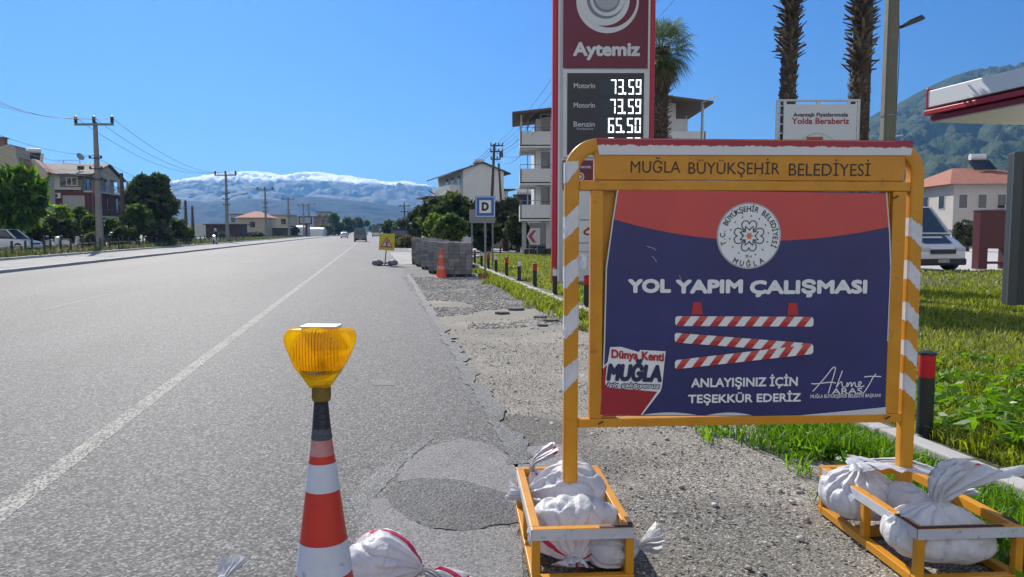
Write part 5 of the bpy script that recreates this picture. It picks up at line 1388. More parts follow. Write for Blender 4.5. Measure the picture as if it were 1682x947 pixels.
def vehicle(name, label, cat, loc, rz, paint, kind='car', L_=4.3, W_=1.75, H_=1.48, group=None, plate=None, hoodm=None):
    root = empty(name, loc, rz, label, cat, group)      # nose towards -y
    hw = W_ / 2; f, b = -L_ / 2, L_ / 2
    if kind == 'car':
        st = [(f, hw * .80, .38, .60), (f + .10, hw * .92, .24, .72), (f + .5, hw * .98, .2, .80), (f + 1.15, hw, .2, .92), (f + 2.2, hw, .2, .95), (b - .9, hw, .2, .96), (b - .3, hw * .97, .24, .98), (b - .05, hw * .9, .3, .92), (b, hw * .85, .4, .8)]
        gh = [(f + 1.0, .90, .93, .86), (f + 1.75, .90, H_ - .03, .80), (f + 2.4, .92, H_, .80), (b - 1.0, .92, H_ - .04, .80), (b - .35, .88, H_ - .30, .82), (b - .12, .88, .96, .86)]
    elif kind == 'minibus':
        st = [(f, hw * .86, .40, .84), (f + .10, hw * .95, .28, .98), (f + .45, hw * .98, .22, 1.22), (f + 1.0, hw, .22, 1.46), (b - .1, hw, .22, 1.46), (b, hw * .96, .28, 1.4)]
        gh = [(f + .85, .95, 1.44, .90), (f + 1.75, .95, H_ - .08, .86), (f + 2.3, .96, H_, .86), (b - .35, .96, H_, .86), (b - .06, .94, H_ - .25, .86), (b - .02, .94, 1.48, .9)]
    elif kind == 'van':
        st = [(f, hw * .86, .35, .80), (f + .12, hw * .95, .25, .95), (f + .7, hw, .22, 1.08), (f + 1.0, hw, .22, 1.15), (b - .1, hw, .22, 1.18), (b, hw * .96, .28, 1.15)]
        gh = [(f + .80, .95, 1.10, .88), (f + 1.55, .95, H_ - .10, .84), (f + 2.1, .96, H_, .84), (b - .35, .96, H_, .84), (b - .06, .94, H_ - .25, .86), (b - .02, .94, 1.15, .9)]
    else:
        st = [(f, hw * .96, .35, 1.25), (f + .08, hw, .28, 1.3), (b - .08, hw, .28, 1.3), (b, hw * .97, .35, 1.28)]
        gh = [(f + .02, .98, 1.24, .95), (f + .15, .98, H_ - .55, .95), (f + .35, .98, H_ - .35, .95), (b - .3, .98, H_ - .35, .95), (b - .08, .98, H_ - .6, .95), (b - .03, .98, 1.24, .96)]
    MB().loft([ring(y, w, z0, z1) for y, w, z0, z1 in st]).build('body', paint, root, smooth=35)
    zb_ = min(g_[2] for g_ in gh)
    rings = [ring(y, hw * kx_, zb_ - .06, max(z, zb_ + .02), .08 if z > zb_ + .2 else .01, tum) for y, kx_, z, tum in gh]
    MB().loft(rings).build('windows', M_glass, root, smooth=35)
    # roof skin and pillars over the glass
    mb = MB(); tops = [g_ for g_ in gh if g_[2] > H_ - .5]
    mb.loft([ring(y, hw * kx_ * tum * 1.03, z - .05, z + .015, .025, .97) for y, kx_, z, tum in tops]); mb.build('roof', paint, root, smooth=35)
    for s in (-1, 1):
        for k, (i, j) in enumerate(((0, 1), (len(gh) - 2, len(gh) - 1))):
            a, c = gh[i], gh[j]
            pil = MB(); pil.bar((s * hw * a[1] * (1.0 if i == 0 else a[3]), a[0], a[2]), (s * hw * c[1] * (c[3] if i == 0 else 1.0), c[0], c[2]), .09, .07); pil.build('pillar', paint, root)
        pil = MB(); ym = (gh[2][0] + gh[3][0]) / 2; pil.bar((s * hw * .965, ym, zb_), (s * hw * .82, ym, H_ - .06), .05, .10)
        pil.build('pillar', paint, root)
        mb = MB(); mb.box((s * (hw + .09), gh[0][0] + .25, zb_ + .10), (.16, .08, .17 if kind != 'car' else .12)); mb.build('mirror', M_blkp, root, bev=.02)
        mb = MB(); mb.box((s * hw * .68, f + .035, st[1][3] - .12), (hw * .40, .10, .16)); mb.build('headlight', M_headl, root, bev=.03)
        mb = MB(); mb.box((s * hw * .82, b - .02, .85 if kind != 'bus' else 1.0), (.16, .08, .28)); mb.build('tail_light', M_tail, root, bev=.02)
    mb = MB(); mb.box((0, f + .02, .38), (W_ * .90, .16, .26)); mb.build('bumper', M_blkp if kind != 'car' else paint, root, bev=.05)
    mb = MB(); mb.box((0, b - .03, .42), (W_ * .92, .16, .24)); mb.build('bumper', M_blkp if kind != 'car' else paint, root, bev=.05)
    mb = MB(); mb.box((0, f - .012, st[1][3] - .20), (hw * .95, .08, .17)); mb.build('grille', M_blkp, root, bev=.01)
    for yy, s in ((f - .068, 1), (b + .058, -1)):
        mb = MB(); mb.box((0, yy, .42), (.5, .012, .11)); pl = mb.build('number_plate', M_plate, root)
        if plate and s == 1:
            mb = MB(); text_to(mb, plate, -.22, .22, .385, .07, yy - .008, bold=.03); mb.build('plate_lettering', M_black, pl, fix=False)
    r = .31 if kind == 'car' else (.34 if kind == 'van' else .48)
    for s in (-1, 1):
        wheel(root, s * (hw - .10), f + (.82 if kind != 'bus' else 2.0), r); wheel(root, s * (hw - .10), b - (.82 if kind != 'bus' else 2.6), r)
    if hoodm:
        mb = MB(); zz = lambda t: st[1][3] + (st[3][3] - st[1][3]) * t + .045
        mb.add([(-hw * .52, f + .2, zz(.15)), (hw * .52, f + .2, zz(.15)), (hw * .66, f + .84, zz(.82) + .012), (-hw * .66, f + .84, zz(.82) + .012)], [(0, 1, 2, 3)]); mb.build('bonnet_panel', hoodm, root)
        mb = MB(); mb.add([(-hw * .40, f + .52, zz(.52) + .014), (hw * .40, f + .52, zz(.52) + .014), (hw * .43, f + .64, zz(.66) + .014), (-hw * .43, f + .64, zz(.66) + .014)], [(0, 1, 2, 3)]); mb.build('bonnet_stripe', paint, root)
        mb = MB(); mb.box((0, f + .90, 1.47), (hw * 1.84, .10, .07)); mb.build('cowl', paint, root, bev=.01)
        for s in (-1, 1):
            mb = MB(); mb.tube([(0.0, gh[0][0] + .06, zb_ + .03), (s * hw * .65, gh[0][0] + .10, zb_ + .10)], .014, 6); mb.build('wiper', M_blkp, root)
    return root
V_white = mat('white_car_paint', (.66, .67, .68), .25, var=.05); V_grey = mat('grey_car_paint', (.17, .18, .19), .3, var=.05, metal=.3); V_dark = mat('dark_car_paint', (.03, .034, .04), .25, var=.1); V_silver = mat('silver_car_paint', (.38, .39, .40), .3, var=.05, metal=.4)
c = at(1528, 420, 33.5)
vehicle('minibus', 'white minibus with black bonnet parked at the lawn edge behind the barrier', 'minibus', (at(1546, 400, 29.4).x - .72, 31.9, .055), R(15), V_white, 'minibus', 5.5, 2.45, 2.6, plate='48 M 1754', hoodm=mat('black_bonnet', (.02, .02, .022), .3))

# ================================================================== MIDDLE DISTANCE, RIGHT OF THE ROAD
M_gpost = mat('grey_sign_post', (.22, .23, .24), .5, var=.15, metal=.3)
def d_sign():
    Y = 26.5; c = at(797, 339, Y); root = empty('bus_stop_sign', (c.x, Y, 0), R(3), 'square blue and white D sign on a grey post beside the paving stones', 'traffic sign')
    S = Y / FPX; h = c.z; w = 16.5 * S
    mb = MB(); mb.cyl((0, .06, -.1), (0, .06, h + w * .8), .038, n=14); mb.build('post', M_gpost, root, smooth=50)
    mb = MB(); mb.box((0, 0, h), (2 * w, .03, 2.1 * w)); pl = mb.build('plate', mat('sign_blue', (.012, .10, .38), .35, var=.08), root, bev=.01)
    mb = MB()
    mb.box((0, -.0165, h), (1.88 * w, .004, 1.98 * w), 0); mb.box((0, -.0195, h), (1.74 * w, .004, 1.84 * w), 1); mb.box((0, -.0225, h), (1.16 * w, .004, 1.26 * w), 0)
    mb.build('sign_face', [mat('sign_white', (.66, .66, .64), .4, var=.08), mat('sign_blue2', (.012, .12, .42), .35, var=.1)], pl)
    mb = MB(); text_to(mb, 'D', -.36 * w, .36 * w, h - .42 * w, .86 * w, -.026, bold=.05); mb.build('letter', mat('sign_black', (.02, .02, .02), .5), pl, fix=False)
    mb = MB(); mb.box((0, .03, h - .85 * w), (.1, .05, .05)); mb.box((0, .03, h + .7 * w), (.1, .05, .05)); mb.build('bracket', M_gpost, root)
    # second, blank board behind
    Y2 = 33; a = at(792, 355, Y2); r2 = empty('blank_sign_board', (a.x, Y2, 0), 0, 'wide pale blank board half hidden behind the blue D sign', 'sign board')
    mb = MB(); mb.box((0, 0, a.z), (42 * Y2 / FPX, .04, 22 * Y2 / FPX)); mb.build('board', mat('weathered_board', (.24, .25, .26), .6, var=.2), r2, bev=.01)
    for s in (-1, 1):
        mb = MB(); mb.cyl((s * .45, .06, -.1), (s * .45, .06, a.z + .25), .035, n=10); mb.build('leg', M_gpost, r2)
    M_net = mat('orange_net_plastic', (.65, .10, .03), .6, var=.2)
    for k, (px, py) in enumerate(((794, 457), (806, 456))):
        p = gp(px, py); r3 = MB()
        for j in range(7): r3.tube([(rnd.uniform(-.15, .15), rnd.uniform(-.1, .1), .02), (rnd.uniform(-.1, .1), rnd.uniform(-.1, .1), rnd.uniform(.05, .14)), (rnd.uniform(-.2, .2), rnd.uniform(-.1, .1), .02)], .018, 5)
        o = r3.build('net_scrap', M_net); o.location = (p.x, p.y, 0); tag(o, 'orange plastic net scrap at the foot of the D sign post' if k == 0 else 'smaller orange net scrap in the weeds right of the D post', 'plastic scrap')
d_sign()
# ---- stacked paving stones
M_pavers = [mat('grey_paver_%s' % n, c, .9, var=.3, scale=7, bump=.3, bscale=60) for n, c in (('dark', (.17, .175, .18)), ('light', (.25, .25, .255)))]
M_gap = mat('paver_gap', (.03, .03, .03), .95)
def paver_stack(loc, rz, w, d, h, label, seed):
    rg_ = random.Random(seed); mb = MB(); nz_, nx, ny = 8, 6, 6
    root = empty('paver_stack', loc, rz, label, 'paving stones', 'pallets of grey paving stones')
    core = MB(); core.box((0, 0, h / 2), (w - .05, d - .05, h - .03)); 
    bh = (h - .1) / nz_
    for k in range(nz_):
        z = .1 + bh * (k + .5); j = lambda: rg_.uniform(-.006, .006)
        for i in range(nx):
            x = -w / 2 + w * (i + .5) / nx
            for y in (-d / 2 + .05, d / 2 - .05): mb.box((x + j(), y + j(), z), (w / nx - .008, .1, bh - .008), rg_.randint(0, 1))
            if k == nz_ - 1:
                for q in range(1, ny - 1): mb.box((x + j(), -d / 2 + d * (q + .5) / ny, z + j()), (w / nx - .008, d / ny - .008, bh - .008), rg_.randint(0, 1))
        for i in range(1, ny - 1):
            y = -d / 2 + d * (i + .5) / ny
            for x in (-w / 2 + .05, w / 2 - .05): mb.box((x + j(), y + j(), z), (.1, d / ny - .008, bh - .008), rg_.randint(0, 1))
    mb.build('stones', M_pavers, root)
    core.build('inner_stones', M_gap, root)
    p = MB()
    for x in (-w * .36, 0, w * .36): p.box((x, 0, .045), (.1, d, .09))
    p.build('pallet', mat('pallet_wood', (.16, .12, .08), .9, var=.4), root)
pa_ = gp(745, 455)
paver_stack((pa_.x, pa_.y + .62, 0), R(2), 1.22, 1.2, 1.21, 'front pallet of grey paving stones beside the small orange cone', 1)
lab = ['second pallet of grey paving stones behind the front one, nearer the road', 'third pallet of grey paving stones in the row from the small cone', 'far pallet of grey paving stones near the small road works sign', 'last pallet of grey paving stones at the back of the row', 'pallet of grey paving stones at the back beside the D sign']
for k, (px, py, dy) in enumerate(((716, 449, .7), (703, 442, .7), (693, 437, .7), (686, 433.5, .7))):
    q = gp(px, py); paver_stack((q.x + .25, q.y + dy, 0), R(4), 1.2, 1.2, 1.22 + .02 * k, lab[k], 2 + k)
q = gp(752, 441); paver_stack((q.x, q.y + .6, 0), R(3), 1.2, 1.2, 1.1, lab[4], 9)
def small_cone():
    p = gp(725, 456); root = empty('traffic_cone', (p.x, p.y, 0), 0, 'small orange traffic cone in front of the grey paving stones', 'traffic cone')
    m_o = mat('cone_orange', (.70, .085, .025), .45, var=.12); r0, r1, h = .19, .035, 1.0
    f = lambda z: r0 + (r1 - r0) * z / h
    mb = MB()
    for a, b, mi, o in ((.03, .30, 0, 0), (.30, .42, 1, .002), (.42, .70, 0, 0), (.70, .78, 1, .002), (.78, 1.0, 0, 0)): mb.lathe([(f(a) + o, a), (f(b) + o, b)], 24, mi, caps=False)
    mb.lathe([(r1, 1.0), (.001, 1.001)], 24, 0, caps=False)
    mb.build('cone_body', [m_o, mat('cone_orange_band', (.62, .28, .22), .4, var=.2)], root, smooth=30)
    mb = MB(); mb.slab([(.26 * math.cos(6.283 * (i + .5) / 8), .26 * math.sin(6.283 * (i + .5) / 8)) for i in range(8)], 0, .035); mb.build('base', m_o, root, bev=.01)
small_cone()
def works_sign():
    Y = gp(633, 436).y; c = at(635.5, 397, Y); root = empty('road_works_sign', (c.x - .12, Y, 0), R(4), 'small yellow road works warning sign on a thin post by the asphalt edge', 'traffic sign')
    S = Y / FPX; h = c.z; w = 12.6 * S; T = Matrix.Rotation(R(-3), 4, 'Y')
    T = Matrix.Translation((.12, 0, h)) @ Matrix.Rotation(R(4), 4, 'Y')
    mb = MB(); mb.box((0, 0, 0), (2 * w, .02, 2.15 * w), M=T); pl = mb.build('plate', mat('sign_yellow', (.50, .44, .03), .4, var=.15), root, bev=.01)
    mb = MB(); t0 = [(-w * .82, -w * .72), (w * .82, -w * .72), (0, w * .70)]; sheet(mb, t0, -.0125, 0, T); sheet(mb, [(x * .72, (z + w * .26) * .70 - w * .24) for x, z in t0], -.015, 1, T)
    mb.build('triangle', [mat('sign_red', (.42, .03, .03), .4), mat('sign_pale', (.55, .50, .42), .4)], pl, fix=False)
    # digging figure of the pictogram, its shovel and heap
    mb = MB(); k = w * .011; F_ = lambda pts: [(x * k, z * k) for x, z in pts]
    sheet(mb, F_([(-12, -60), (-4, -60), (0, -38), (6, -60), (14, -60), (6, -28), (8, -8), (22, -22), (25, -17), (8, 6), (-8, 2), (-14, -14), (-8, -16), (-4, -8), (-6, -28)]), -.0175, 0, T)
    sheet(mb, [(x * k + 2 * k, z * k + 14 * k) for x, z in disc(0, 0, 8, 14)], -.0175, 0, T); sheet(mb, F_([(-26, -60), (-20, -50), (-14, -60)]) if False else F_([(18, -60), (27, -46), (38, -60)]), -.0175, 0, T)
    mb.build('pictogram', mat('sign_black', (.02, .02, .02), .5), pl, fix=False)
    mb = MB(); mb.cyl((0, .03, 0), (.12, .03, h), .025, n=10); mb.build('post', mat('dark_post', (.06, .06, .06), .5), root)
    mb = MB(); mb.box((0, 0, .02), (.7, .08, .04)); mb.box((0, 0, .021), (.08, .5, .038)); mb.build('foot', mat('dark_post', (.06, .06, .06), .5), root)
    sack('sandbag with painted bluish shade weighing the small yellow road works sign, road side', M_bagD, (c.x - .70, Y - .12, .14), (1, .05, -.02), .55, .22, .15, .10, .6, 91)
    sack('sandbag with painted bluish shade weighing the small yellow road works sign, paving stone side', M_bagD, (c.x + .52, Y - .12, .14), (-1, .05, -.02), .50, .22, .15, .10, .6, 92)
works_sign()

# ---- chevron board, parked cars, trees, buildings
def chevron():
    Y = 47.5; c = at(876, 388, Y); root = empty('chevron_sign', (c.x, Y, .05), 0, 'white board with a red arrow chevron on dark blocks beyond the lawn', 'traffic sign')
    S = Y / FPX; h = c.z - .05
    w, hh = 11 * S, 13.5 * S
    mb = MB(); mb.prism([(-w + .25, -hh + h), (w, -hh + h), (w, hh + h), (-w + .25, hh + h), (-w, h)], 0, .05); b = mb.build('board', mat('chevron_white', (.55, .55, .55), .5), root)
    mb = MB(); q = .8; sheet(mb, [(-w * .75, h), (-w * .05, h + hh * .75), (w * .45, h + hh * .75), (-w * .2, h), (w * .45, h - hh * .75), (-w * .05, h - hh * .75)], -.004); mb.build('red_chevron', mat('chevron_red', (.40, .02, .03), .4), b, fix=False)
    for s in (-1, 1):
        mb = MB(); mb.cyl((s * w * .6, .08, 0), (s * w * .6, .08, h), .03, n=8); mb.build('leg', M_gpost, root)
    rb = empty('kerb_blocks', (at(905, 408, 49).x, 49, .0), 0, 'low dark tyre like blocks at the foot of the chevron sign', 'barrier blocks'); mb = MB()
    for k in range(5): mb.box((-1.4 + k * .7, 0, .26), (.66, .5, .52))
    mb.build('blocks', mat('dark_rubber_block', (.035, .035, .038), .8), rb, bev=.08)
chevron()
for k, (px, Y, m, lb, rz) in enumerate(((823, 66, V_silver, 'silver car parked in the shade beneath trees by the blank board', 80), (862, 67, V_dark, 'dark car parked beneath the balconied building beside the chevron sign', 84), (893, 69, V_dark, 'dark car half hidden by the totem under the balconied building', 95))):
    p = at(px, 400, Y); vehicle('parked_car', lb, 'car', (p.x, Y, 0), R(rz), m, 'car', 4.2, 1.72, 1.46, 'cars parked by the balconied building')
p = at(648, 400, 78); vehicle('parked_car', 'dark car parked right behind the small yellow road works sign', 'car', (p.x + .3, 80, 0), R(186), V_dark, 'van', 4.6, 1.8, 1.95)
M_bark = mat('tree_bark', (.10, .08, .06), .95, var=.4, scale=8, bump=.5, bscale=30)
L_dark = leafmat('dark_leaf', (.014, .026, .008), (.11, .14, .045), .35); L_mid = leafmat('mid_leaf', (.02, .045, .01), (.14, .20, .05), .35)
L_bright = leafmat('bright_leaf', (.02, .05, .008), (.17, .27, .045), .4); L_olive = leafmat('olive_leaf', (.045, .055, .03), (.13, .145, .085), .2); L_lime = leafmat('lime_leaf', (.06, .12, .02), (.22, .30, .06), .4)
def tr(px, Y, top, wpx, label, lm, n=2600, leaf=.28, seed=1, group='trees right of the road', name='tree', lobes=16, wide=1.0, base=.0, **kw):
    c = at(px, top, Y); rx = wpx / 2 * Y / FPX; h = c.z
    rz_ = min(h * .46, rx * 1.25) if h > 2.6 else h * .48
    kw.setdefault("lobe_r", .30)
    return tree(name, label, c.x, Y, h, rx, rz_, max(.5, h - 2 * rz_ + .2), int(n * .8), leaf * 1.45, lm, M_bark, group=group, lobes=int(lobes * 1.6), seed=seed, z0=base, **kw)
tr(752, 62, 312, 92, 'broad dark tree behind the paving stones in front of the pale house', L_dark, 6500, .34, 11, lobes=24)
tr(715, 72, 318, 64, 'dark round tree beside the road, left of the broad tree', L_dark, 4200, .36, 12)
tr(714, 58, 350, 34, 'small bright lime tree in front of the dark trees', L_lime, 1500, .26, 13)
tr(738, 56, 345, 60, 'lower leafy tree right behind the paving stones', L_mid, 3600, .28, 14)
tr(795, 60, 352, 62, 'dark bushy tree behind the blank board', L_dark, 3600, .32, 15)
tr(832, 62, 318, 62, 'grey green olive tree between pale house and balconied building', L_olive, 4200, .26, 16)
tr(850, 58, 352, 44, 'shady low tree beside the parked dark car', L_dark, 2200, .28, 17)
tr(672, 108, 352, 46, 'hazy olive tree along the far right road side', L_olive, 2400, .42, 18)
tr(690, 95, 338, 40, 'dark upright tree on the road side before the utility mast', L_dark, 2200, .42, 19)
tr(641, 170, 360, 30, 'far dark tree right of the distant bus', L_dark, 1500, .6, 20); tr(655, 140, 366, 26, 'far low tree beyond the small road works sign', L_mid, 1300, .5, 21)
tr(668, 76, 388, 34, 'dry yellowish bush on the verge by the paving stones', leafmat('dry_leaf', (.08, .08, .03), (.22, .20, .09), .3), 1100, .22, 22, name='bush')
# pale house with white gable wall
M_wall_w = mat('pale_plaster', (.64, .64, .62), .9, var=.12, scale=.8, grime=.12); M_wall_c = mat('cream_plaster', (.46, .41, .30), .9, var=.14, scale=.6, grime=.12); M_wall_g = mat('grey_plaster', (.36, .37, .37), .9, var=.15, scale=.6)
M_roof_d = mat('dark_roof', (.10, .085, .08), .8, var=.3, scale=2); M_roof_r = mat('red_tiles', (.40, .15, .08), .85, var=.3, scale=3, c2=(.25, .09, .06)); M_win = glassmat('window_glass', (.03, .035, .042)); M_fr = mat('window_frame_white', (.6, .6, .6), .5); M_frd = mat('window_frame_dark', (.06, .05, .05), .5)
M_wood = mat('brown_wood', (.10, .06, .04), .7)
def win(root, c, w, h, ax='x', fm=None, wm=None):
    d = (w, .06, h) if ax == 'x' else (.06, w, h); d2 = (w - .14, .07, h - .14) if ax == 'x' else (.07, w - .14, h - .14)
    mb = MB(); mb.box(c, d); f = mb.build('window', fm or M_fr, root)
    mb = MB(); mb.box(c, (d2[0], d2[1] + .006 if ax == 'x' else d2[1], d2[2]) if ax == 'x' else (d2[0] + .006, d2[1], d2[2])); mb.build('pane', wm or M_win, f)
    return f
def solar(label, p, s=1.0, rz=0):
    root = empty('solar_water_heater', p, rz, label, 'solar heater'); mw = mat('white_tank', (.66, .67, .68), .35)
    mb = MB(); mb.cyl((-.6 * s, 0, 1.25 * s), (.6 * s, 0, 1.25 * s), .28 * s, n=16); mb.build('tank', mw, root, smooth=40)
    mb = MB()
    for x in (-.5, .5): mb.bar((x * s, 0, 0), (x * s, 0, 1.1 * s), .05, .05); mb.bar((x * s, 0, 1.0 * s), (x * s, -1.3 * s, .1), .05, .05)
    mb.build('stand', M_gpost, root); mb = MB(); mb.add([(-.9 * s, -.1 * s, 1.02 * s), (.9 * s, -.1 * s, 1.02 * s), (.9 * s, -1.4 * s, .15 * s), (-.9 * s, -1.4 * s, .15 * s), (-.9 * s, -.1 * s, .96 * s), (.9 * s, -.1 * s, .96 * s), (.9 * s, -1.4 * s, .09 * s), (-.9 * s, -1.4 * s, .09 * s)], [(0, 1, 2, 3), (7, 6, 5, 4), (0, 4, 5, 1), (1, 5, 6, 2), (2, 6, 7, 3), (3, 7, 4, 0)]); mb.build('collector', mat('collector_glass', (.02, .022, .03), .45, spec=.3), root)
    return root
def pale_house():
    Y = 92; A = lambda px, py: at(px, py, Y); x0, x1 = A(760, 300).x, A(829, 300).x; zt = A(795, 268).z; ze0 = A(760, 279).z
    root = empty('pale_apartment_house', ((x0 + x1) / 2, Y, 0), R(17), 'pale house with big blank end wall and balconies beyond the dark trees', 'house')
    w = x1 - x0; Lh = 15
    gable = [(-w / 2, -.3), (w / 2, -.3), (w / 2, ze0 - .1), (-w * .02, zt), (-w / 2, ze0)]
    MB().prism(gable, 0, Lh).build('wall', M_wall_w, root)
    mb = MB(); e = .12
    for (a, b) in (((-w / 2 - 1.5, ze0 - .55), (-w * .02, zt)), ((w / 2 + .8, ze0 - .5), (-w * .02, zt))):
        mb.add([(a[0], -.3, a[1] + .05), (b[0], -.3, b[1] + .05), (b[0], Lh + .3, b[1] + .05), (a[0], Lh + .3, a[1] + .05), (a[0], -.3, a[1] + .2), (b[0], -.3, b[1] + .2), (b[0], Lh + .3, b[1] + .2), (a[0], Lh + .3, a[1] + .2)], [(0, 1, 2, 3), (4, 5, 6, 7), (0, 1, 5, 4), (2, 3, 7, 6), (1, 2, 6, 5), (3, 0, 4, 7)])
    mb.build('roof', M_roof_d, root)
    for k, z in enumerate((3.2, 6.2)):
        mb = MB(); mb.box((-w / 2 - .75, Lh * .4, z), (1.5, Lh * .7, .18)); mb.box((-w / 2 - 1.47, Lh * .4, z + .55), (.06, Lh * .7, .9)); mb.box((-w / 2 - .75, Lh * .05, z + .55), (1.44, .06, .9)); mb.build('balcony', M_wall_w, root)
        for j in range(3): win(root, (-w / 2 - .02, 2.2 + j * 3.4, z + 1.15), 1.4, 2.0, 'y', M_frd)
    # lower wings seen below the eaves on the road side and beyond the end wall
    mb = MB(); mb.box((-w / 2 - 2.2, 8, 2.9), (1.4, 6, 5.8)); mb.build('side_wing', M_wall_w, root); mb = MB(); mb.box((-w / 2 - 2.4, 8, 5.9), (2.6, 6.8, .16)); mb.build('awning_roof', M_roof_d, root)
    mb = MB(); mb.box((w / 2 + 1.0, 9, 3.4), (2.0, 8, 6.8)); mb.build('side_wing', M_wall_w, root); mb = MB(); mb.box((w / 2 + 1.2, 9, 6.95), (3.4, 9, .18)); mb.build('awning_roof', M_roof_d, root)
    p = at(787, 269, Y + 6); solar('solar water heater with round tanks on the pale house ridge', (p.x, Y + 6, zt - .35), .95, R(20))
pale_house()
def balcony_block():
    Y = 52; A = lambda px, py: at(px, py, Y); x0, x1 = A(868, 300).x, A(1128, 300).x
    zs = [A(860, py).z for py in (372, 300, 246)]; zr = A(880, 186).z
    root = empty('balcony_apartment_block', (x0, Y, 0), 0, 'pale apartment block with stepped concrete balconies behind the price totem', 'apartment block')
    w = x1 - x0; Z = lambda py: A(880, py).z
    mb = MB(); mb.box((w / 2 + .25, 6, (Z(195) + 2.6) / 2), (w - .5, 12, Z(195) - 2.6)); mb.box((w / 2 + .6, 6, 1.29), (w - 1.2, 12, 2.58)); mb.build('wall', M_wall_w, root)
    fl = [Z(372), Z(300), Z(246)]
    fl = [Z(358), Z(300), Z(240)]
    for k, z in enumerate(fl):
        mb = MB(); mb.box((.45, 1.6, z - .10), (2.1, 5.2, .2)); mb.box((-.6 + .06, 1.6, z + .40), (.12, 5.2, .95)); mb.box((.45, -1.0 + .06, z + .40), (2.0, .12, .95)); mb.build('balcony', M_wall_w, root)
        mb = MB(); mb.tube([(-.55, -.95, z + 1.15), (1.5, -.95, z + 1.15)], .02, 6); mb.tube([(-.55, 4.1, z + 1.15), (-.55, -.95, z + 1.15)], .02, 6); mb.build('handrail', M_gpost, root)
        if k < 3:
            win(root, (1.15, -.03, z + 1.25), .75, 1.8, 'x', M_fr, M_win); win(root, (2.2, -.03, z + 1.35), .8, 1.5, 'x', M_fr)
            win(root, (-.02, 2.2, z + 1.25), 1.2, 1.9, 'y', M_fr)
        mb = MB(); mb.box((w - .3, 1.5, z - .1), (2.6, 5, .2)); mb.box((w + .94, 1.5, z + .4), (.12, 5, .95)); mb.box((w - .3, -.94, z + .4), (2.5, .12, .95)); mb.build('balcony', M_wall_w, root)
    mb = MB()
    mb.add([(-1.1, -1.6, Z(193)), (4.5, -1.6, Z(178)), (4.5, 4.6, Z(178)), (-1.1, 4.6, Z(193)), (-1.1, -1.6, Z(193) + .15), (4.5, -1.6, Z(178) + .15), (4.5, 4.6, Z(178) + .15), (-1.1, 4.6, Z(193) + .15)], [(3, 2, 1, 0), (4, 5, 6, 7), (0, 1, 5, 4), (1, 2, 6, 5), (2, 3, 7, 6), (3, 0, 4, 7)])
    mb.build('roof', mat('brown_roof', (.13, .085, .06), .8, var=.3), root)
    mb = MB(); mb.add([(w - 2.6, -1.6, Z(164)), (w + 1.3, -1.6, Z(176)), (w + 1.3, 9, Z(176)), (w - 2.6, 9, Z(164)), (w - 2.6, -1.6, Z(164) + .15), (w + 1.3, -1.6, Z(176) + .15), (w + 1.3, 9, Z(176) + .15), (w - 2.6, 9, Z(164) + .15)], [(3, 2, 1, 0), (4, 5, 6, 7), (0, 1, 5, 4), (1, 2, 6, 5), (2, 3, 7, 6), (3, 0, 4, 7)])
    mb.build('roof', mat('brown_roof', (.13, .085, .06), .8, var=.3), root)
    mb = MB(); mb.box((w - 2.2, 6, (Z(165) + Z(195)) / 2), (2.8, 11.9, Z(165) - Z(195))); mb.build('attic_wall', M_wall_w, root)
    for x, y in ((-.5, -.9), (-.5, 4), (w + .8, -.9), (w + .8, 4)):
        mb = MB(); mb.cyl((x, y, fl[2]), (x, y, Z(188) if x < 1 else Z(173)), .06, n=8); mb.build('roof_post', M_fr, root)
    for x in (-.3, 2.2, 4.6):
        mb = MB(); mb.box((x, -.6, fl[0] / 2 - .11), (.28, .28, fl[0] - .24)); mb.build('column', M_wall_g, root)
    mb = MB(); mb.box((2.3, .35, fl[0] / 2 - .16), (4.4, .5, fl[0] - .34)); mb.build('shop_front', M_win, root)
    p, q = A(1135, 180), A(1160, 170)
    r2 = empty('street_lamp', (p.x, Y - 3, 0), 0, 'pale street lamp head sticking out beside the roof right of the palm', 'street lamp'); mb = MB(); mb.cyl((0, 0, 0), (0, 0, p.z), .07, .045, 10); mb.tube([(0, 0, p.z - .05), (.5, 0, p.z + .25)], .03, 8); mb.build('pole', M_gpost, r2, smooth=50)
    mb = MB(); mb.bar((.35, 0, p.z + .14), (q.x - p.x, 0, q.z), .2, .08); mb.build('lamp_head', mat('white_lamp_paint', (.7, .7, .7), .4), r2, bev=.02)
balcony_block()
def low_house():
    Y = 74; c = at(845, 345, Y); root = empty('small_house', (c.x + 1.0, Y, 0), R(8), 'small tan house with dark tiled roof between olive tree and balconied block', 'house')
    h = at(845, 352, Y).z
    mb = MB(); mb.box((0, 3, h / 2), (7, 6, h)); mb.build('wall', M_wall_c, root)
    mb = MB(); mb.add([(-3.9, -.5, h), (3.9, -.5, h), (3.9, 6.5, h), (-3.9, 6.5, h), (-1, 3, h + 1.3), (1, 3, h + 1.3)], [(0, 1, 5, 4), (1, 2, 5), (2, 3, 4, 5), (3, 0, 4), (3, 2, 1, 0)]); rf = mb.build('roof', M_roof_r, root)
    mb = MB(); mb.box((-.4, 2.6, h + 1.4), (.5, .5, 1.2)); mb.build('chimney', M_wall_c, rf)
    win(root, (-1.5, -.02, h * .6), 1.2, 1.2); win(root, (1.5, -.02, h * .6), 1.2, 1.2)
    solar('stacked round water tanks above the small tan house', (at(861, 340, Y + 2).x, Y + 2, h + .7), 1.3, R(10))
low_house()
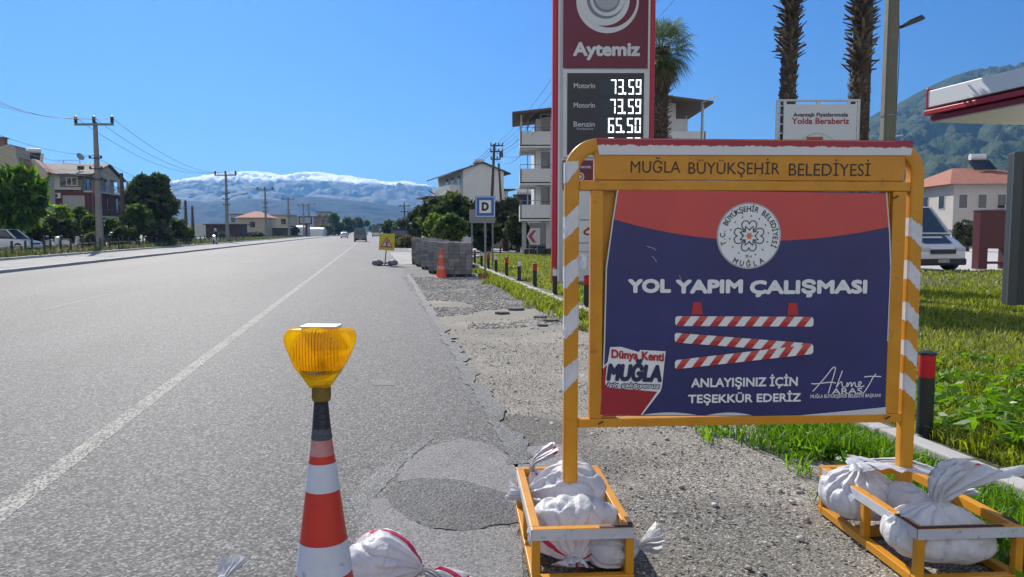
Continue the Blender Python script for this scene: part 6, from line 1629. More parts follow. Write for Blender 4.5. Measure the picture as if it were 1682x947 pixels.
# ---- wooden utility mast, wires
M_wood_pole = mat('weathered_pole_wood', (.11, .085, .065), .9, var=.35, scale=4); M_wire = mat('power_wire', (.05, .05, .055), .6)
M_insul = mat('insulator', (.04, .035, .035), .4)
def mast():
    Y = 62; a, b = at(804, 385, Y), at(812, 236, Y); root = empty('utility_mast', (a.x, Y, 0), 0, 'leaning wooden utility mast with cross arms in front of the pale house', 'utility pole')
    d = b - Vector((a.x, Y, 0)); mb = MB(); mb.cyl((0, 0, -.2), d, .16, .10, 10); mb.cyl((1.2, 0, -.1), (d.x + .35, 0, d.z * .82), .12, .08, 10); mb.build('pole', M_wood_pole, root, smooth=50)
    for k, (fz, wl) in enumerate(((.985, .9), (.93, .9), (.86, .7))):
        c = d * fz; mb = MB(); mb.bar((c.x - wl * .35, .05, c.z), (c.x + wl * .8, .05, c.z), .10, .10); ar = mb.build('cross_arm', M_wood_pole, root)
        for s in (-.3, .1, .4, .75):
            mb = MB(); mb.lathe([(.03, 0), (.06, .06), (.04, .12), (.06, .18), (.02, .22)], 10, 0, (c.x + wl * s, .05, c.z + .05)); mb.build('insulator', M_insul, ar, smooth=50)
    mb = MB(); mb.box((d.x + .55, -.05, d.z * .90), (.3, .3, .42)); mb.build('junction_box', M_insul, root)
mast()
def wire(name, label, paths, r=.014, cat='power line', group=None):
    root = empty(name, paths[0][0], 0, label, cat, group)
    o = Vector(paths[0][0])
    for (a, b, sag) in paths:
        mb = MB(); mb.tube([Vector(a).lerp(Vector(b), t) - Vector((0, 0, sag * 4 * t * (1 - t))) - o for t in np.linspace(0, 1, 18)], r, 5); mb.build('cable', M_wire, root, smooth=80)
    return root
wire('overhead_wires', 'thin wires running from the utility mast up behind the price totem', [(at(812, 238 + k * 6, 62), at(1030 + k * 45, -70 - 10 * k, 26), .8) for k in range(5)], .010)
wire('overhead_wires', 'wires sagging between the utility mast and the balconied block', [(at(815, 262, 61.9), at(868, 238, 52), .7), (at(815, 250, 61.9), at(868, 250, 52), .35), (at(815, 246, 61.9), at(870, 205, 52), .5)], .015)
wire('overhead_wires', 'faint wires running from the utility mast along the road away', [(at(808, 240 + k * 5, 62), at(664, 333 + k * 2, 150), 1.2) for k in range(3)], .02)
p = at(664, 332, 150)
r_ = empty('utility_pole', (p.x, 150, 0), 0, 'far small utility pole above the trees right of the road', 'utility pole'); mb = MB(); mb.cyl((0, 0, -.1), (0, 0, p.z), .16, .11, 8); mb.build('pole', M_wood_pole, r_); mb = MB(); mb.bar((-1.2, 0, p.z - .7), (1.2, 0, p.z - .7), .15, .15); mb.bar((-.8, 0, p.z - 1.8), (.8, 0, p.z - 1.8), .15, .15); mb.build('cross_arm', M_wood_pole, r_)
p = at(720, 326, 78)
r_ = empty('street_lamp', (p.x, 78, 0), 0, 'thin street lamp arm above the dark trees left of the pale house', 'street lamp'); mb = MB(); mb.cyl((0, 0, 0), (0, 0, p.z), .07, .05, 8); mb.tube([(0, 0, p.z), (-.5, 0, p.z + .55)], .035, 6); mb.build('pole', M_gpost, r_); mb = MB(); mb.bar((-.4, 0, p.z + .5), (-.95, 0, p.z + .75), .18, .1); mb.build('lamp_head', M_dkmetal, r_)
# ---- houses far right below the mountain
def hip_house(label, px0, px1, eave, ridge, base, Y, wall, roof, rz=0.0, depth=9, group='red roofed houses below the mountain', heater=None, wins=2):
    A = lambda px, py: at(px, py, Y); x0, x1 = A(px0, 350).x, A(px1, 350).x; he, hr = A(px0, eave).z, A(px0, ridge).z
    root = empty('red_roofed_house', ((x0 + x1) / 2, Y, 0), rz, label, 'house', group); w = x1 - x0
    mb = MB(); mb.box((0, depth / 2, he / 2), (w, depth, he)); mb.build('wall', wall, root)
    e = .7; mb = MB(); mb.add([(-w / 2 - e, -e, he), (w / 2 + e, -e, he), (w / 2 + e, depth + e, he), (-w / 2 - e, depth + e, he), (-w * .22, depth / 2, hr), (w * .22, depth / 2, hr)], [(0, 1, 5, 4), (1, 2, 5), (2, 3, 4, 5), (3, 0, 4), (3, 2, 1, 0)]); mb.build('roof', roof, root)
    nst = max(1, int(he / 3))
    for k in range(nst):
        for j in range(wins): win(root, (-w / 2 + w * (j + .5) / wins, -.02, he - 1.6 - 3 * k), min(1.5, w / wins * .5), 1.4)
    for y in (2.2, depth * .5, depth - 2.2): win(root, (-w / 2 - .02, y, he - 1.6), 1.2, 1.4, 'y'); win(root, (-w / 2 - .02, y, he - 4.6), 1.2, 1.4, 'y')
    if w > 7:
        for z in (he - 2.9, he - 5.9):
            mb = MB(); mb.box((w * .12, -.55, z), (w * .3, 1.1, .15)); mb.box((w * .12, -1.08, z + .5), (w * .3, .05, .9)); mb.build('balcony', wall, root)
    if heater: solar(heater, ((x0 + x1) / 2 + w * .1, Y + depth / 2, hr - .4), 1.2, rz)
    return root
hip_house('large white house with long red roof beside the dark sign board', 1568, 1720, 302, 268, 400, 72, mat('warm_plaster', (.50, .46, .42), .9, var=.14, scale=.6, grime=.15), M_roof_r, R(-4), 11, heater='white solar tank on the large red roof', wins=5)
hip_house('narrow white house wing with red eave between minibus and large house', 1530, 1566, 318, 300, 400, 80, M_wall_w, M_roof_r, R(6), 8, wins=2)
hip_house('small house with rusty red roof just above the minibus roof', 1486, 1548, 338, 316, 400, 96, M_wall_c, M_roof_r, R(-8), 9, heater='white solar tank above the small rusty roof', wins=3)
hip_house('distant red roofed house higher on the slope above the minibus', 1505, 1545, 312, 298, 400, 150, M_wall_w, M_roof_r, R(10), 10, heater='white solar tank farthest away on the slope', wins=3)
tr(1590, 60, 358, 46, 'grey green shrub tree between minibus and maroon stand', L_olive, 2200, .26, 23, group=None)

# ================================================================== TRAFFIC
def on_road(px, Y, z=0.0): return at(px, HORIZ, Y).xy.to_3d() + Vector((0, 0, z))
vehicle('van', 'grey van seen from behind driving away in the right lane', 'van', on_road(592, 122), math.pi + RA, V_grey, 'van', 4.8, 1.95, 2.15)
vehicle('car', 'white car driving far off in the left lane', 'car', on_road(565.5, 190), math.pi + RA, V_white, 'car', 4.3, 1.75, 1.5)
vehicle('bus', 'white bus far down the road before the hills', 'bus', on_road(617.5, 235), math.pi + RA, V_white, 'bus', 10.5, 2.45, 3.5)
vehicle('parked_car', 'white car with rounded roof parked at the picture edge behind the railing', 'car', at(12, 400, 57).xy.to_3d() + Vector((0, 0, .15)), R(90), V_white, 'car', 4.3, 1.75, 1.62)
def scooter(label, loc, rz, paint):
    root = empty('motor_scooter', loc, rz, label, 'motorbike')
    for y in (-.62, .62):
        mb = MB(); mb.cyl((-.055, y, .26), (.055, y, .26), .26, n=20); w = mb.build('wheel', M_tyre, root, smooth=40, bev=.02); mb = MB(); mb.cyl((-.06, y, .26), (.06, y, .26), .15, n=16); mb.build('rim', M_rim, w)
    mb = MB(); mb.loft([[(x * s, y, z + (c * .0)) for x, z in ((-1, a), (-.8, b), (.8, b), (1, a), (.8, c), (-.8, c))] for y, s, a, b, c in ((-.55, .05, .75, .45, 1.0), (-.42, .22, .7, .35, 1.05), (-.30, .20, .6, .28, .98), (-.22, .17, .34, .26, .40), (.12, .17, .34, .26, .40), (.22, .18, .55, .3, .74), (.62, .17, .62, .42, .78), (.86, .10, .66, .55, .76))]); mb.build('body', paint, root, smooth=40)
    mb = MB(); mb.box((0, .45, .80), (.27, .72, .10)); mb.build('seat', M_blkp, root, bev=.03)
    mb = MB(); mb.tube([(-.34, -.22, 1.06), (-.12, -.36, 1.04), (.12, -.36, 1.04), (.34, -.22, 1.06)], .018, 8); mb.build('handlebar', M_blkp, root, smooth=60)
    mb = MB(); mb.bar((0, -.45, 1.0), (0, -.62, .28), .07, .07); mb.build('fork', M_rim, root); mb = MB(); mb.box((0, -.56, .86), (.2, .08, .14)); mb.build('headlight', M_headl, root, bev=.03)
    mb = MB()
    for s in (-1, 1): mb.bar((s * .22, -.32, 1.06), (s * .32, -.30, 1.24), .015, .015); mb.box((s * .33, -.29, 1.27), (.12, .02, .08))
    mb.build('mirrors', M_blkp, root)
    mb = MB(); mb.box((0, .84, .95), (.36, .32, .3)); mb.build('top_box', M_blkp, root, bev=.04)
    return root
RYD = 90.0
lp = on_road(353, RYD, .115)
scooter('white scooter ridden along the pavement edge toward the viewer', lp, RA * .6, V_white)
def skin_person(name, label, V, E, Rr, m, loc, rz, head, helmet, parts):
    root = empty(name, loc, rz, label, 'person')
    me = bpy.data.meshes.new('body'); me.from_pydata(V, E, []); o = bpy.data.objects.new('body', me); col.objects.link(o); o.parent = root; me.materials.append(m)
    md = o.modifiers.new('skin', 'SKIN')
    for i, r in enumerate(Rr): me.skin_vertices[0].data[i].radius = (r, r)
    me.skin_vertices[0].data[0].use_root = True
    o.modifiers.new('sub', 'SUBSURF').render_levels = 2
    return root
def rider():
    V = [(0, .40, .92), (0, .36, 1.15), (0, .30, 1.38), (0, .28, 1.50), (0, .25, 1.62),
         (.19, .30, 1.42), (.30, .12, 1.20), (.31, -.18, 1.09), (-.19, .30, 1.42), (-.30, .12, 1.20), (-.31, -.18, 1.09),
         (.11, .36, .88), (.17, -.04, .80), (.15, .02, .42), (.15, -.12, .38), (-.11, .36, .88), (-.17, -.04, .80), (-.15, .02, .42), (-.15, -.12, .38)]
    E = [(0, 1), (1, 2), (2, 3), (3, 4), (2, 5), (5, 6), (6, 7), (2, 8), (8, 9), (9, 10), (0, 11), (11, 12), (12, 13), (13, 14), (0, 15), (15, 16), (16, 17), (17, 18)]
    Rr = [.15, .15, .17, .07, .08, .075, .055, .04, .075, .055, .04, .10, .085, .06, .045, .10, .085, .06, .045]
    root = skin_person('person', 'rider in dark jacket and light helmet sitting on the white scooter', V, E, Rr, mat('dark_jacket', (.03, .033, .04), .7), lp, RA * .6, None, None, None)
    mb = MB(); mb.lathe([(.001, -.15), (.10, -.13), (.135, -.02), (.13, .08), (.08, .15), (.001, .17)], 20, 0, (0, .24, 1.66)); mb.build('helmet', mat('helmet_white', (.6, .6, .62), .3), root, smooth=60)
    mb = MB(); mb.add([(-.09, .115, 1.62), (.09, .115, 1.62), (.085, .11, 1.72), (-.085, .11, 1.72)], [(0, 1, 2, 3)]); mb.build('visor', M_glass, root, fix=False)
rider()
for px, Y, lb, rz, m in ((88, 60, 'white scooter parked left of the other behind the railing', 70, V_white), (118, 62, 'white and dark scooter parked right of the other before the hedge', 105, V_white), (196, 68, 'dark scooter parked beneath the big dark tree', 80, V_dark)):
    p = at(px, 395, Y); scooter(lb, (p.x, Y, .15), R(rz), m)

# ================================================================== LEFT SIDE: poles, wires, railing
M_cp = mat('concrete_utility_pole', (.26, .25, .23), .85, var=.25, scale=2)
M_steel = mat('grey_steel', (.22, .23, .25), .5, metal=.4, var=.15)
def util(px, Y, top, label, lamp=False, arm=3.0, wood=False, xarm=True):
    b = at(px, HORIZ, Y); H = at(px, top, Y).z
    root = empty('utility_pole', (b.x, Y, .1), 0, label, 'utility pole', 'utility poles along the left verge')
    mb = MB(); mb.loft([[(sx * w, sy * w, z) for sx, sy in ((-1, -.6), (-.6, -1), (.6, -1), (1, -.6), (1, .6), (.6, 1), (-.6, 1), (-1, .6))] for w, z in ((.24, -.2), (.13, H - .1))]); mb.build('pole', M_wood_pole if wood else M_cp, root)
    if xarm:
        mb = MB(); mb.box((0, -.16, H - .30), (arm, .14, .16)); ar = mb.build('cross_arm', M_steel, root)
        for x in (-arm * .47, 0, arm * .47):
            mb = MB(); mb.lathe([(.06, 0), (.15, .10), (.09, .18), (.15, .28), (.10, .36), (.13, .48), (.05, .55)], 12, 0, (x, -.16, H - .22)); mb.build('insulator', M_insul, ar, smooth=50)
        for z in (2.8, 3.6, 4.4):
            mb = MB(); mb.box((0, -.16, H - z), (.9, .08, .08)); mb.box((-.42, -.16, H - z + .08), (.12, .12, .2)); mb.box((.42, -.16, H - z + .08), (.12, .12, .2)); mb.build('bracket', M_insul, root)
    if lamp:
        mb = MB(); mb.tube([(.1, 0, H - 3.6), (1.2, -.05, H - 3.1), (2.3, -.1, H - 2.85)], .05, 8); mb.build('lamp_arm', M_steel, root, smooth=60)
        mb = MB(); mb.bar((2.1, -.1, H - 2.92), (3.0, -.12, H - 2.72), .32, .16); mb.build('lamp_head', M_steel, root, bev=.04)
    return Vector((b.x, Y, .1 + H))
T1 = util(163.5, 58, 200, 'tall concrete utility pole with cross arm in front of the white house', arm=2.9)
T2 = util(373.5, 106, 285, 'utility pole carrying a curved street lamp arm before the snowy range', lamp=True)
T3 = util(437, 145, 310, 'utility pole behind the beige house, second beyond the lamp pole')
T4 = util(474.5, 183, 326, 'utility pole left of the small billboard')
T5 = util(499, 222, 337, 'distant utility pole just above the small billboard'); T6 = util(508, 232, 335, 'distant thicker utility pole right of the small billboard pole', arm=4)
util(528, 290, 348, 'farthest utility pole above the reddish building')
util(306, 100, 329, 'plain dark pole right of the big dark tree', xarm=False, wood=True); util(317, 112, 338, 'short wooden pole by the white greenhouse', xarm=False, wood=True); util(203, 74, 284, 'dark leaning looking wooden pole at the corner of the white house', xarm=False, wood=True)
off = lambda T, k, dz=0.0: T + Vector((k, -.16, .2 + dz))
wire('overhead_wires', 'three long wires sagging from the tall pole to the lamp pole', [(off(T1, k), off(T2, k), 1.6) for k in (-1.35, 0, 1.35)], .016)
wire('overhead_wires', 'three wires leaving the tall pole upward past the picture edge', [(off(T1, k), at(-40, 148 + 7 * i, 44), .5) for i, k in enumerate((-1.35, 0, 1.35))], .014)
wire('overhead_wires', 'lower pair of wires from the tall pole past the picture edge', [(T1 + Vector((0, -.2, -2.6 - .8 * i)), at(-40, 206 + 14 * i, 44), .4) for i in range(3)], .014)
wire('overhead_wires', 'lower wires from the tall pole toward the lamp pole', [(T1 + Vector((0, -.2, -2.7 - .8 * i)), T2 + Vector((0, -.2, -2.7 - .8 * i)), 1.3) for i in range(3)], .014)
wire('overhead_wires', 'wires between the lamp pole and the pole behind the beige house', [(off(T2, k), off(T3, k), 1.0) for k in (-1.35, 0, 1.35)], .018)
wire('overhead_wires', 'far wires strung beyond the beige house along the road', [(off(T3, k), off(T4, k), .9) for k in (-1.35, 0, 1.35)] + [(off(T4, k), off(T5, k), .9) for k in (-1.35, 0, 1.35)], .02)
def railing():
    root = empty('railing', rp(28, -20.0, .15), RA, 'low dark post railing running along the back of the pavement', 'railing')
    mr = mat('dark_rail_paint', (.035, .04, .04), .6); k = 0; y = 0
    while y < 100:
        h = .95 + rnd.uniform(-.08, .08); mb = MB(); mb.box((rnd.uniform(-.04, .04), y, h / 2 - .05), (.10, .10, h + .1)); mb.build('post', mr, root); y += rnd.choice((1.0, 1.6, 2.1)) if y < 60 else 2.4
    mb = MB(); mb.tube([(0, 0, .62), (0, 100, .62)], .018, 6); mb.tube([(0, 0, .30), (0, 100, .30)], .014, 6); mb.build('wire_rail', mr, root)
railing()
# ---- houses on the left
def house_a():
    Y = 110; c = at(150, 300, Y); root = empty('three_storey_house', (c.x, Y, 0), RA, 'white and maroon house with grey roof and corner balconies behind the tall pole', 'house')
    w, Lh, he, hr, zb_ = 12.5, 14.4, 9.9, 11.7, 7.45
    m_mar = mat('maroon_brick', (.115, .030, .028), .85, var=.25, scale=5); m_w = mat('white_render', (.42, .43, .42), .85, var=.1, scale=.8)
    mb = MB(); mb.box((-w / 2, Lh / 2, zb_ / 2), (w, Lh, zb_)); mb.build('lower_wall', m_mar, root)
    # upper storey steps back at the road end for the balcony
    rec = 3.4
    mb = MB(); mb.box((-w / 2 - .7, Lh / 2, (zb_ + he) / 2 + .05), (w - 1.4, Lh, he - zb_ - .1)); mb.build('upper_wall', m_w, root)
    mb = MB(); mb.prism([(0, 0), (0, 0)], 0, 1) if False else None
    gable = MB(); gable.add([(-.02, .15, he - .35), (-.02, Lh - .15, he - .35), (-.02, Lh / 2, hr - .12), (-1.5, .15, he - .35), (-1.5, Lh - .15, he - .35), (-1.5, Lh / 2, hr - .12)], [(0, 1, 2), (5, 4, 3), (0, 3, 4, 1), (1, 4, 5, 2), (2, 5, 3, 0)]); gable.build('gable', M_wall_c, root)
    mb = MB()
    for y0, z0, y1, z1 in ((-.7, he - .28, Lh / 2, hr), (Lh + .7, he - .28, Lh / 2, hr)):
        mb.add([(-w - .3, y0, z0), (.35, y0, z0), (.35, y1, z1), (-w - .3, y1, z1), (-w - .3, y0, z0 + .18), (.35, y0, z0 + .18), (.35, y1, z1 + .18), (-w - .3, y1, z1 + .18)], [(3, 2, 1, 0), (4, 5, 6, 7), (0, 1, 5, 4), (1, 2, 6, 5), (2, 3, 7, 6), (3, 0, 4, 7)])
    rf = mb.build('roof', mat('grey_brown_roof', (.125, .10, .09), .85, var=.25, scale=2), root)
    mb = MB(); mb.box((-2.4, 3.2, hr - .7), (.8, .5, .4)); mb.build('vent', M_insul, rf)
    for k, z in enumerate((3.9, zb_)):
        mb = MB(); mb.box((-.1, Lh / 2, z - .12), (1.9, Lh + .3, .24)); mb.build('balcony', m_w, root)
        mb = MB()
        for j in range(24): mb.box((.78, .2 + j * Lh / 24, z + .5), (.03, .03, 1.0))
        mb.box((.78, Lh / 2, z + 1.0), (.05, Lh, .05)); mb.box((-.1, -.1, z + 1.0), (1.8, .05, .05))
        for j in range(4): mb.box((-.8 + j * .45, -.1, z + .5), (.03, .03, 1.0))
        mb.build('balcony_rail', M_insul, root)
    for y in (.2, Lh * .36, Lh * .68, Lh - .2):
        mb = MB(); mb.box((.66, y, (he + zb_) / 2), (.28, .28, he - zb_ - .3)); mb.build('column', m_w, root)
        mb = MB(); mb.box((.66, y, zb_ / 2), (.28, .28, zb_ - .3)); mb.build('column', m_mar, root)
    for y in (3, 7, 11): win(root, (-1.38, y, zb_ + 1.1), 1.8, 2.0, 'y', M_frd); win(root, (.03, y, 5.6), 1.6, 2.4, 'y', M_frd)
    f = win(root, (-2.55, -.03, 8.75), 3.1, 1.55, 'x', M_frd); mb = MB()
    for x in (-3.25, -2.55, -1.85): mb.box((x, -.075, 8.75), (.09, .04, 1.25))
    mb.box((-2.55, -.075, 9.32), (1.6, .04, .09)); mb.box((-2.55, -.075, 8.18), (1.6, .04, .09)); mb.build('sash', M_fr, f)
    win(root, (-5.6, -.03, 8.5), .9, 2.0, 'x', M_frd)
    mb = MB(); mb.box((-2.4, -.05, 5.2), (2.9, .10, 3.1)); mb.build('shutter', mat('pale_shutter', (.30, .32, .32), .6, var=.1), root)
    mb = MB(); mb.box((-4.5, -.2, 6.7), (.95, .4, .75)); ac = mb.build('air_conditioner', M_fr, root, bev=.03); mb = MB(); mb.cyl((-4.6, -.42, 6.7), (-4.6, -.40, 6.7), .3, n=16); mb.build('fan_grille', M_insul, ac)
    p = at(152, 318, 100); fl = empty('flag', (p.x, 100, 0), 0, 'small red flag hanging from a thin pole in front of the maroon wall', 'flag'); z = at(152, 300, 100).z
    mb = MB(); mb.cyl((0, 0, 0), (0, 0, z + .2), .04, n=8); mb.build('pole', M_steel, fl)
    n = 8; vs_ = []; fs = []
    for i in range(n + 1):
        for j in range(n + 1):
            u, v = i / n, j / n; vs_.append((.05 + .95 * u * (1 - .25 * v), .12 * math.sin(u * 7 + v * 2), z - .1 - 1.5 * v - 1.0 * u * u))
    fs = [(i * (n + 1) + j, i * (n + 1) + j + 1, (i + 1) * (n + 1) + j + 1, (i + 1) * (n + 1) + j) for i in range(n) for j in range(n)]
    mb = MB(); mb.add(vs_, fs); mb.build('cloth', mat('flag_red', (.45, .03, .03), .6), fl, smooth=60)
    p = at(131, 262, 113); ds = empty('satellite_dish', (p.x, 113, hr - .2), 0, 'satellite dish and aerial mast on the grey roof ridge', 'satellite dish'); mb = MB(); mb.cyl((0, 0, 0), (0, 0, 1.0), .05, n=8); mb.build('mast', M_steel, ds)
    mb = MB(); mb.lathe([(.001, 0), (.3, .05), (.6, .2)], 20, 0, M=Matrix.Translation((0, 0, 1.0)) @ Matrix.Rotation(R(60), 4, 'Y') @ Matrix.Rotation(R(20), 4, 'X'), caps=False); mb.build('dish', mat('dish_grey', (.30, .31, .32), .5), ds, smooth=60); mb = MB(); mb.bar((-.2, 0, .55), (-3.4, 0, .55), .05, .05); mb.cyl((-2.4, 0, 0), (-2.4, 0, .6), .04, n=6); mb.bar((.2, 0, 1.0), (3.0, 0, 1.3), .04, .04); mb.build('aerial', M_steel, ds)
house_a()
def row_house(label, px_r, Y, w, Lh, he, hp, xpk, roofpx=True, parapet=True, seed=0):
    c = at(px_r, 300, Y); root = empty('row_house', (c.x, Y, 0), RA, label, 'house', 'cream terraced houses')
    mb = MB(); mb.prism([(-w, 0), (0, 0), (0, he), (xpk + .5, hp - .12), (xpk, hp), (xpk - .5, hp - .12), (-w, he)], 0, Lh); mb.build('wall', M_wall_c, root)
    mb = MB(); th = .2
    for (xa, za, xb, zb_) in ((-w - .25, he + .02, xpk, hp + .1), (.3, he + .02, xpk, hp + .1)):
        mb.add([(xa, .5, za), (xb, .5, zb_), (xb, Lh + .2, zb_), (xa, Lh + .2, za), (xa, .5, za + th), (xb, .5, zb_ + th), (xb, Lh + .2, zb_ + th), (xa, Lh + .2, za + th)], [(3, 2, 1, 0), (4, 5, 6, 7), (0, 1, 5, 4), (1, 2, 6, 5), (2, 3, 7, 6), (3, 0, 4, 7)])
    rf = mb.build('roof', M_roof_r, root)
    mb = MB()
    for (xa, za, xb, zb_) in ((-w, he, xpk, hp), (0, he, xpk, hp)): mb.bar((xa, .25, za + .18), (xb, .25, zb_ + .18), .55, .34)
    mb.build('parapet', mat('pale_coping', (.46, .44, .39), .9), root)
    mb = MB(); mb.box((xpk - 1.8, 2.0, hp + .2), (1.0, .8, 1.8)); mb.box((xpk - 1.8, 2.0, hp + 1.2), (1.2, 1.0, .2)); mb.build('chimney', mat('brick_chimney', (.20, .14, .11), .9), rf)
    win(root, (-.95, -.02, he - 2.0), .9, 1.8); win(root, (-w * .5, -.02, he - 1.5), 1.0, 1.2); win(root, (-w * .5, -.02, he - 4.6), 1.2, 1.4)
    return root, c, hp
r1, c1, h1 = row_house('cream gabled house wall with red tiles, next to the white and maroon house', 78, 98, 6.2, 2.2, 8.9, 10.5, -1.5)
row_house('cream house with steep red tiled roof at the picture edge', 30, 86, 8.0, 3.5, 8.8, 11.0, -.6)
p = at(57, 268, 101); solar('solar tanks on thin legs on the cream gabled house', (p.x, 101, h1 + .1), 1.25, R(25))
# ---- trees, hedges
gl = 'trees and bushes behind the left railing'
tr(24, 60, 278, 86, 'bright leafy tree with long leaf sprays at the picture edge', L_bright, 6500, .42, 31, group=gl, lobes=26, base=.15, lobe_r=.32, aspect=3.2, up=.9)
tr(243, 78, 284, 92, 'big dark round tree right of the white house', L_dark, 9000, .40, 32, group=gl, lobes=26, base=.15)
tr(224, 72, 332, 50, 'lower green tree at the foot of the big dark tree', L_mid, 3000, .32, 33, group=gl, base=.15)
for k, (px, Y, top, w_, lb, lm) in enumerate(((98, 70, 334, 50, 'yellow green vine bush climbing over a pergola before the house', L_lime), (128, 72, 338, 40, 'vine covered bush right of the pergola', L_mid), (84, 66, 356, 34, 'dark shrub behind the parked scooters', L_dark), (112, 66, 362, 44, 'dark low shrub behind the white scooters', L_dark), (150, 70, 352, 34, 'dark shrub left of the tall pole foot', L_mid), (182, 72, 356, 36, 'mixed shrub right of the tall pole foot', L_mid), (64, 64, 366, 40, 'shady shrub beside the parked white car', L_dark),
        (150, 62, 386, 22, 'dry tuft bush at the tall pole foot', leafmat('dry_leaf', (0, 0, 0), (0, 0, 0))), (258, 76, 362, 50, 'grey green shrub in front of the big dark tree', L_olive), (288, 84, 356, 44, 'dark shrub at the edge of the big tree', L_dark), (300, 88, 372, 40, 'low leafy bush beside the plain dark pole', L_mid), (272, 76, 390, 30, 'round low bush on the verge', L_mid), (205, 68, 372, 44, 'shady thicket below the leaning wooden pole', L_dark))):
    tr(px, Y, top, w_, lb, lm, 2200, .27, 40 + k, group=gl, name='bush', base=.1)
def pergola():
    p = at(95, 380, 69); root = empty('pergola', (p.x, 69, .15), 0, 'pale pergola posts under the vine bush', 'pergola'); mw = mat('pale_post_paint', (.30, .29, .26), .8)
    for x in (-1.6, 0, 1.8):
        mb = MB(); mb.box((x, -.9, 1.2), (.16, .16, 2.4)); mb.build('post', mw, root)
    mb = MB(); mb.box((0, -.9, 2.45), (4.2, .2, .14)); mb.build('beam', mw, root); mb = MB(); mb.box((-.2, .3, 1.0), (3.0, .2, 2.0)); mb.build('back_panel', M_wall_g, root)
pergola()
# ---- farther buildings along the left
def block(name, label, px0, px1, top, Y, m, depth=8, roof=None, ridge=None, wins=0, storeys=1, group=None, base=0):
    A = lambda px, py: at(px, py, Y); x0, x1 = A(px0, 350).x, A(px1, 350).x; h = A(px0, top).z; w = x1 - x0
    root = empty(name, ((x0 + x1) / 2, Y, base), RA * .5, label, 'building', group)
    mb = MB(); mb.box((0, depth / 2, h / 2), (w, depth, h)); mb.build('wall', m, root)
    if roof and ridge:
        hr = A(px0, ridge).z; e = .6; mb = MB(); mb.add([(-w / 2 - e, -e, h), (w / 2 + e, -e, h), (w / 2 + e, depth + e, h), (-w / 2 - e, depth + e, h), (-w * .1, depth / 2, hr), (w * .1, depth / 2, hr)], [(0, 1, 5, 4), (1, 2, 5), (2, 3, 4, 5), (3, 0, 4), (3, 2, 1, 0)]); mb.build('roof', roof, root)
    elif roof:
        mb = MB(); mb.box((0, depth / 2, h + .12), (w + .8, depth + .8, .24)); mb.build('roof', roof, root)
    for k in range(storeys):
        for j in range(wins): win(root, (-w / 2 + w * (j + .5) / wins, -.02, h - 1.7 - 3.1 * k), 1.3, 1.4, 'x', M_frd)
    return root
M_plum = mat('plum_sheet', (.06, .022, .028), .6, var=.2); M_wht = mat('white_sheet', (.55, .55, .54), .55, var=.1)
block('beige_house', 'beige house with low red tiled roof behind the lamp pole', 390, 438, 357, 190, M_wall_c, 10, M_roof_r, 346, wins=1)
block('flat_roofed_house', 'beige flat roofed house joined right of the tiled beige house', 438, 474, 353, 205, M_wall_c, 10, M_wall_g, wins=2)
block('maroon_shed', 'long dark maroon shed left of the beige house', 338, 393, 369, 165, M_plum, 6, M_roof_d)
block('grey_house', 'small grey house top behind the beige tiled roof', 378, 398, 352, 240, M_wall_g, 8, M_roof_d, wins=2)
block('white_warehouse', 'long low white greenhouse shining beside the dark shed', 296, 342, 367, 200, M_wht, 30)
block('shop_building', 'open fronted shop with white canopy edge beyond the beige house', 441, 472, 374, 196, mat('shop_dark', (.07, .07, .075), .7), 4, M_wht)
block('reddish_building', 'reddish roofed building with white sign strip far along the road', 515, 545, 356, 300, mat('pink_plaster', (.30, .17, .15), .9), 10, M_plum, wins=3, storeys=2)
block('pale_block', 'pale pinkish house left of the small billboard', 478, 500, 356, 262, mat('pink_grey_plaster', (.40, .34, .30), .9), 8, M_wall_g, wins=2, storeys=2)
block('attic_block', 'flat topped upper house behind the reddish building', 520, 541, 348, 330, M_wall_g, 8, M_roof_d, wins=2)
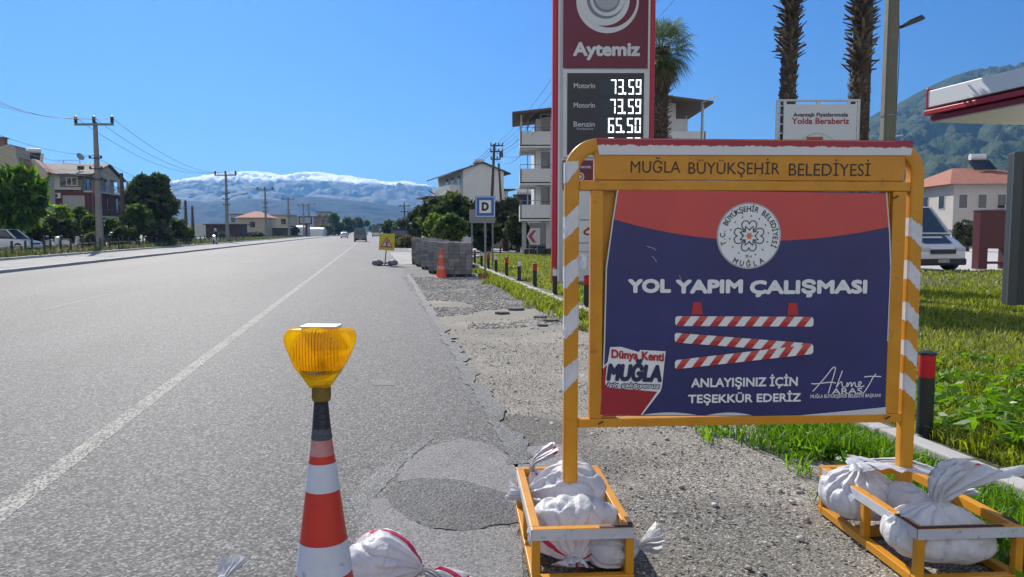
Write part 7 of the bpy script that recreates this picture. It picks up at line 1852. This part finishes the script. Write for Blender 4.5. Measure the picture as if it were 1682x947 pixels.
def tunnel(label, px0, px1, top, Y):
    A = lambda px, py: at(px, py, Y); x0, x1 = A(px0, 380).x, A(px1, 380).x; h = A(px0, top).z; root = empty('greenhouse_tunnel', ((x0 + x1) / 2, Y, 0), 0, label, 'greenhouse', 'white plastic tunnels')
    mb = MB(); n = 12; w = x1 - x0
    mb.loft([[(x, 3 + 3 * math.cos(math.pi * i / n), h * math.sin(math.pi * i / n) * s) for i in range(n + 1)] for x, s in ((-w / 2, .97), (-w * .25, 1), (w * .25, 1), (w / 2, .97))], closed=False); mb.build('cover', M_wht, root, smooth=40)
    mb = MB(); mb.box((-w / 2 + .05, 3, .06), (.1, 5.6, .12)); mb.build('sill', M_steel, root)
tunnel('white plastic greenhouse tunnel left of the small billboard', 474, 500, 370, 235); tunnel('white plastic greenhouse tunnel right of the small billboard', 503, 530, 373, 250)
def billboard():
    Y = 226; A = lambda px, py: at(px, py, Y); x0, x1 = A(491, 360).x, A(512, 360).x; z1, z0 = A(500, 355).z, A(500, 368).z
    root = empty('billboard', ((x0 + x1) / 2, Y, 0), 0, 'small billboard with pale panel on a dark post beyond the beige houses', 'billboard'); w = x1 - x0
    mb = MB(); mb.box((0, .2, (z0 + z1) / 2), (w, .3, z1 - z0)); mb.build('frame', M_plum, root); mb = MB(); mb.box((0, .02, (z0 + z1) / 2), (w - .6, .05, z1 - z0 - .6)); pn = mb.build('panel', mat('pale_poster', (.33, .36, .42), .6), root)
    mb = MB(); mb.box((w * .05, .3, z0 / 2), (.7, .4, z0)); mb.build('post', M_plum, root)
billboard()
gf = 'distant trees along the left of the road'
for k, (px, Y, top, w_, lb, lm) in enumerate(((572, 330, 356, 30, 'hazy dark tree group nearest the white car', L_dark), (589, 360, 355, 20, 'pale hazy tree above the grey van', L_olive), (556, 300, 362, 26, 'dark tree between reddish building and white car', L_dark), (603, 460, 361, 8, 'slim distant cypress above the road end', L_mid), (535, 270, 370, 26, 'low dark trees in front of the reddish building', L_mid), (549, 280, 351, 12, 'small round topped palm like tree beside the reddish building', L_mid), (470, 225, 372, 20, 'dark bush before the white tunnel', L_dark),
        (612, 520, 368, 14, 'low far tree at the vanishing road', L_mid), (482, 205, 371, 22, 'round bush under the pole left of the billboard', L_dark), (625, 420, 366, 16, 'far tree right of the bus roof', L_dark), (420, 168, 383, 30, 'low scrub before the beige tiled house', L_olive), (365, 150, 384, 24, 'low scrub before the maroon shed', L_olive), (526, 255, 377, 18, 'low bush under the right tunnel', L_mid))):
    tr(px, Y, top, w_, lb, lm, 1300, .9 if Y > 250 else .5, 70 + k, group=gf)
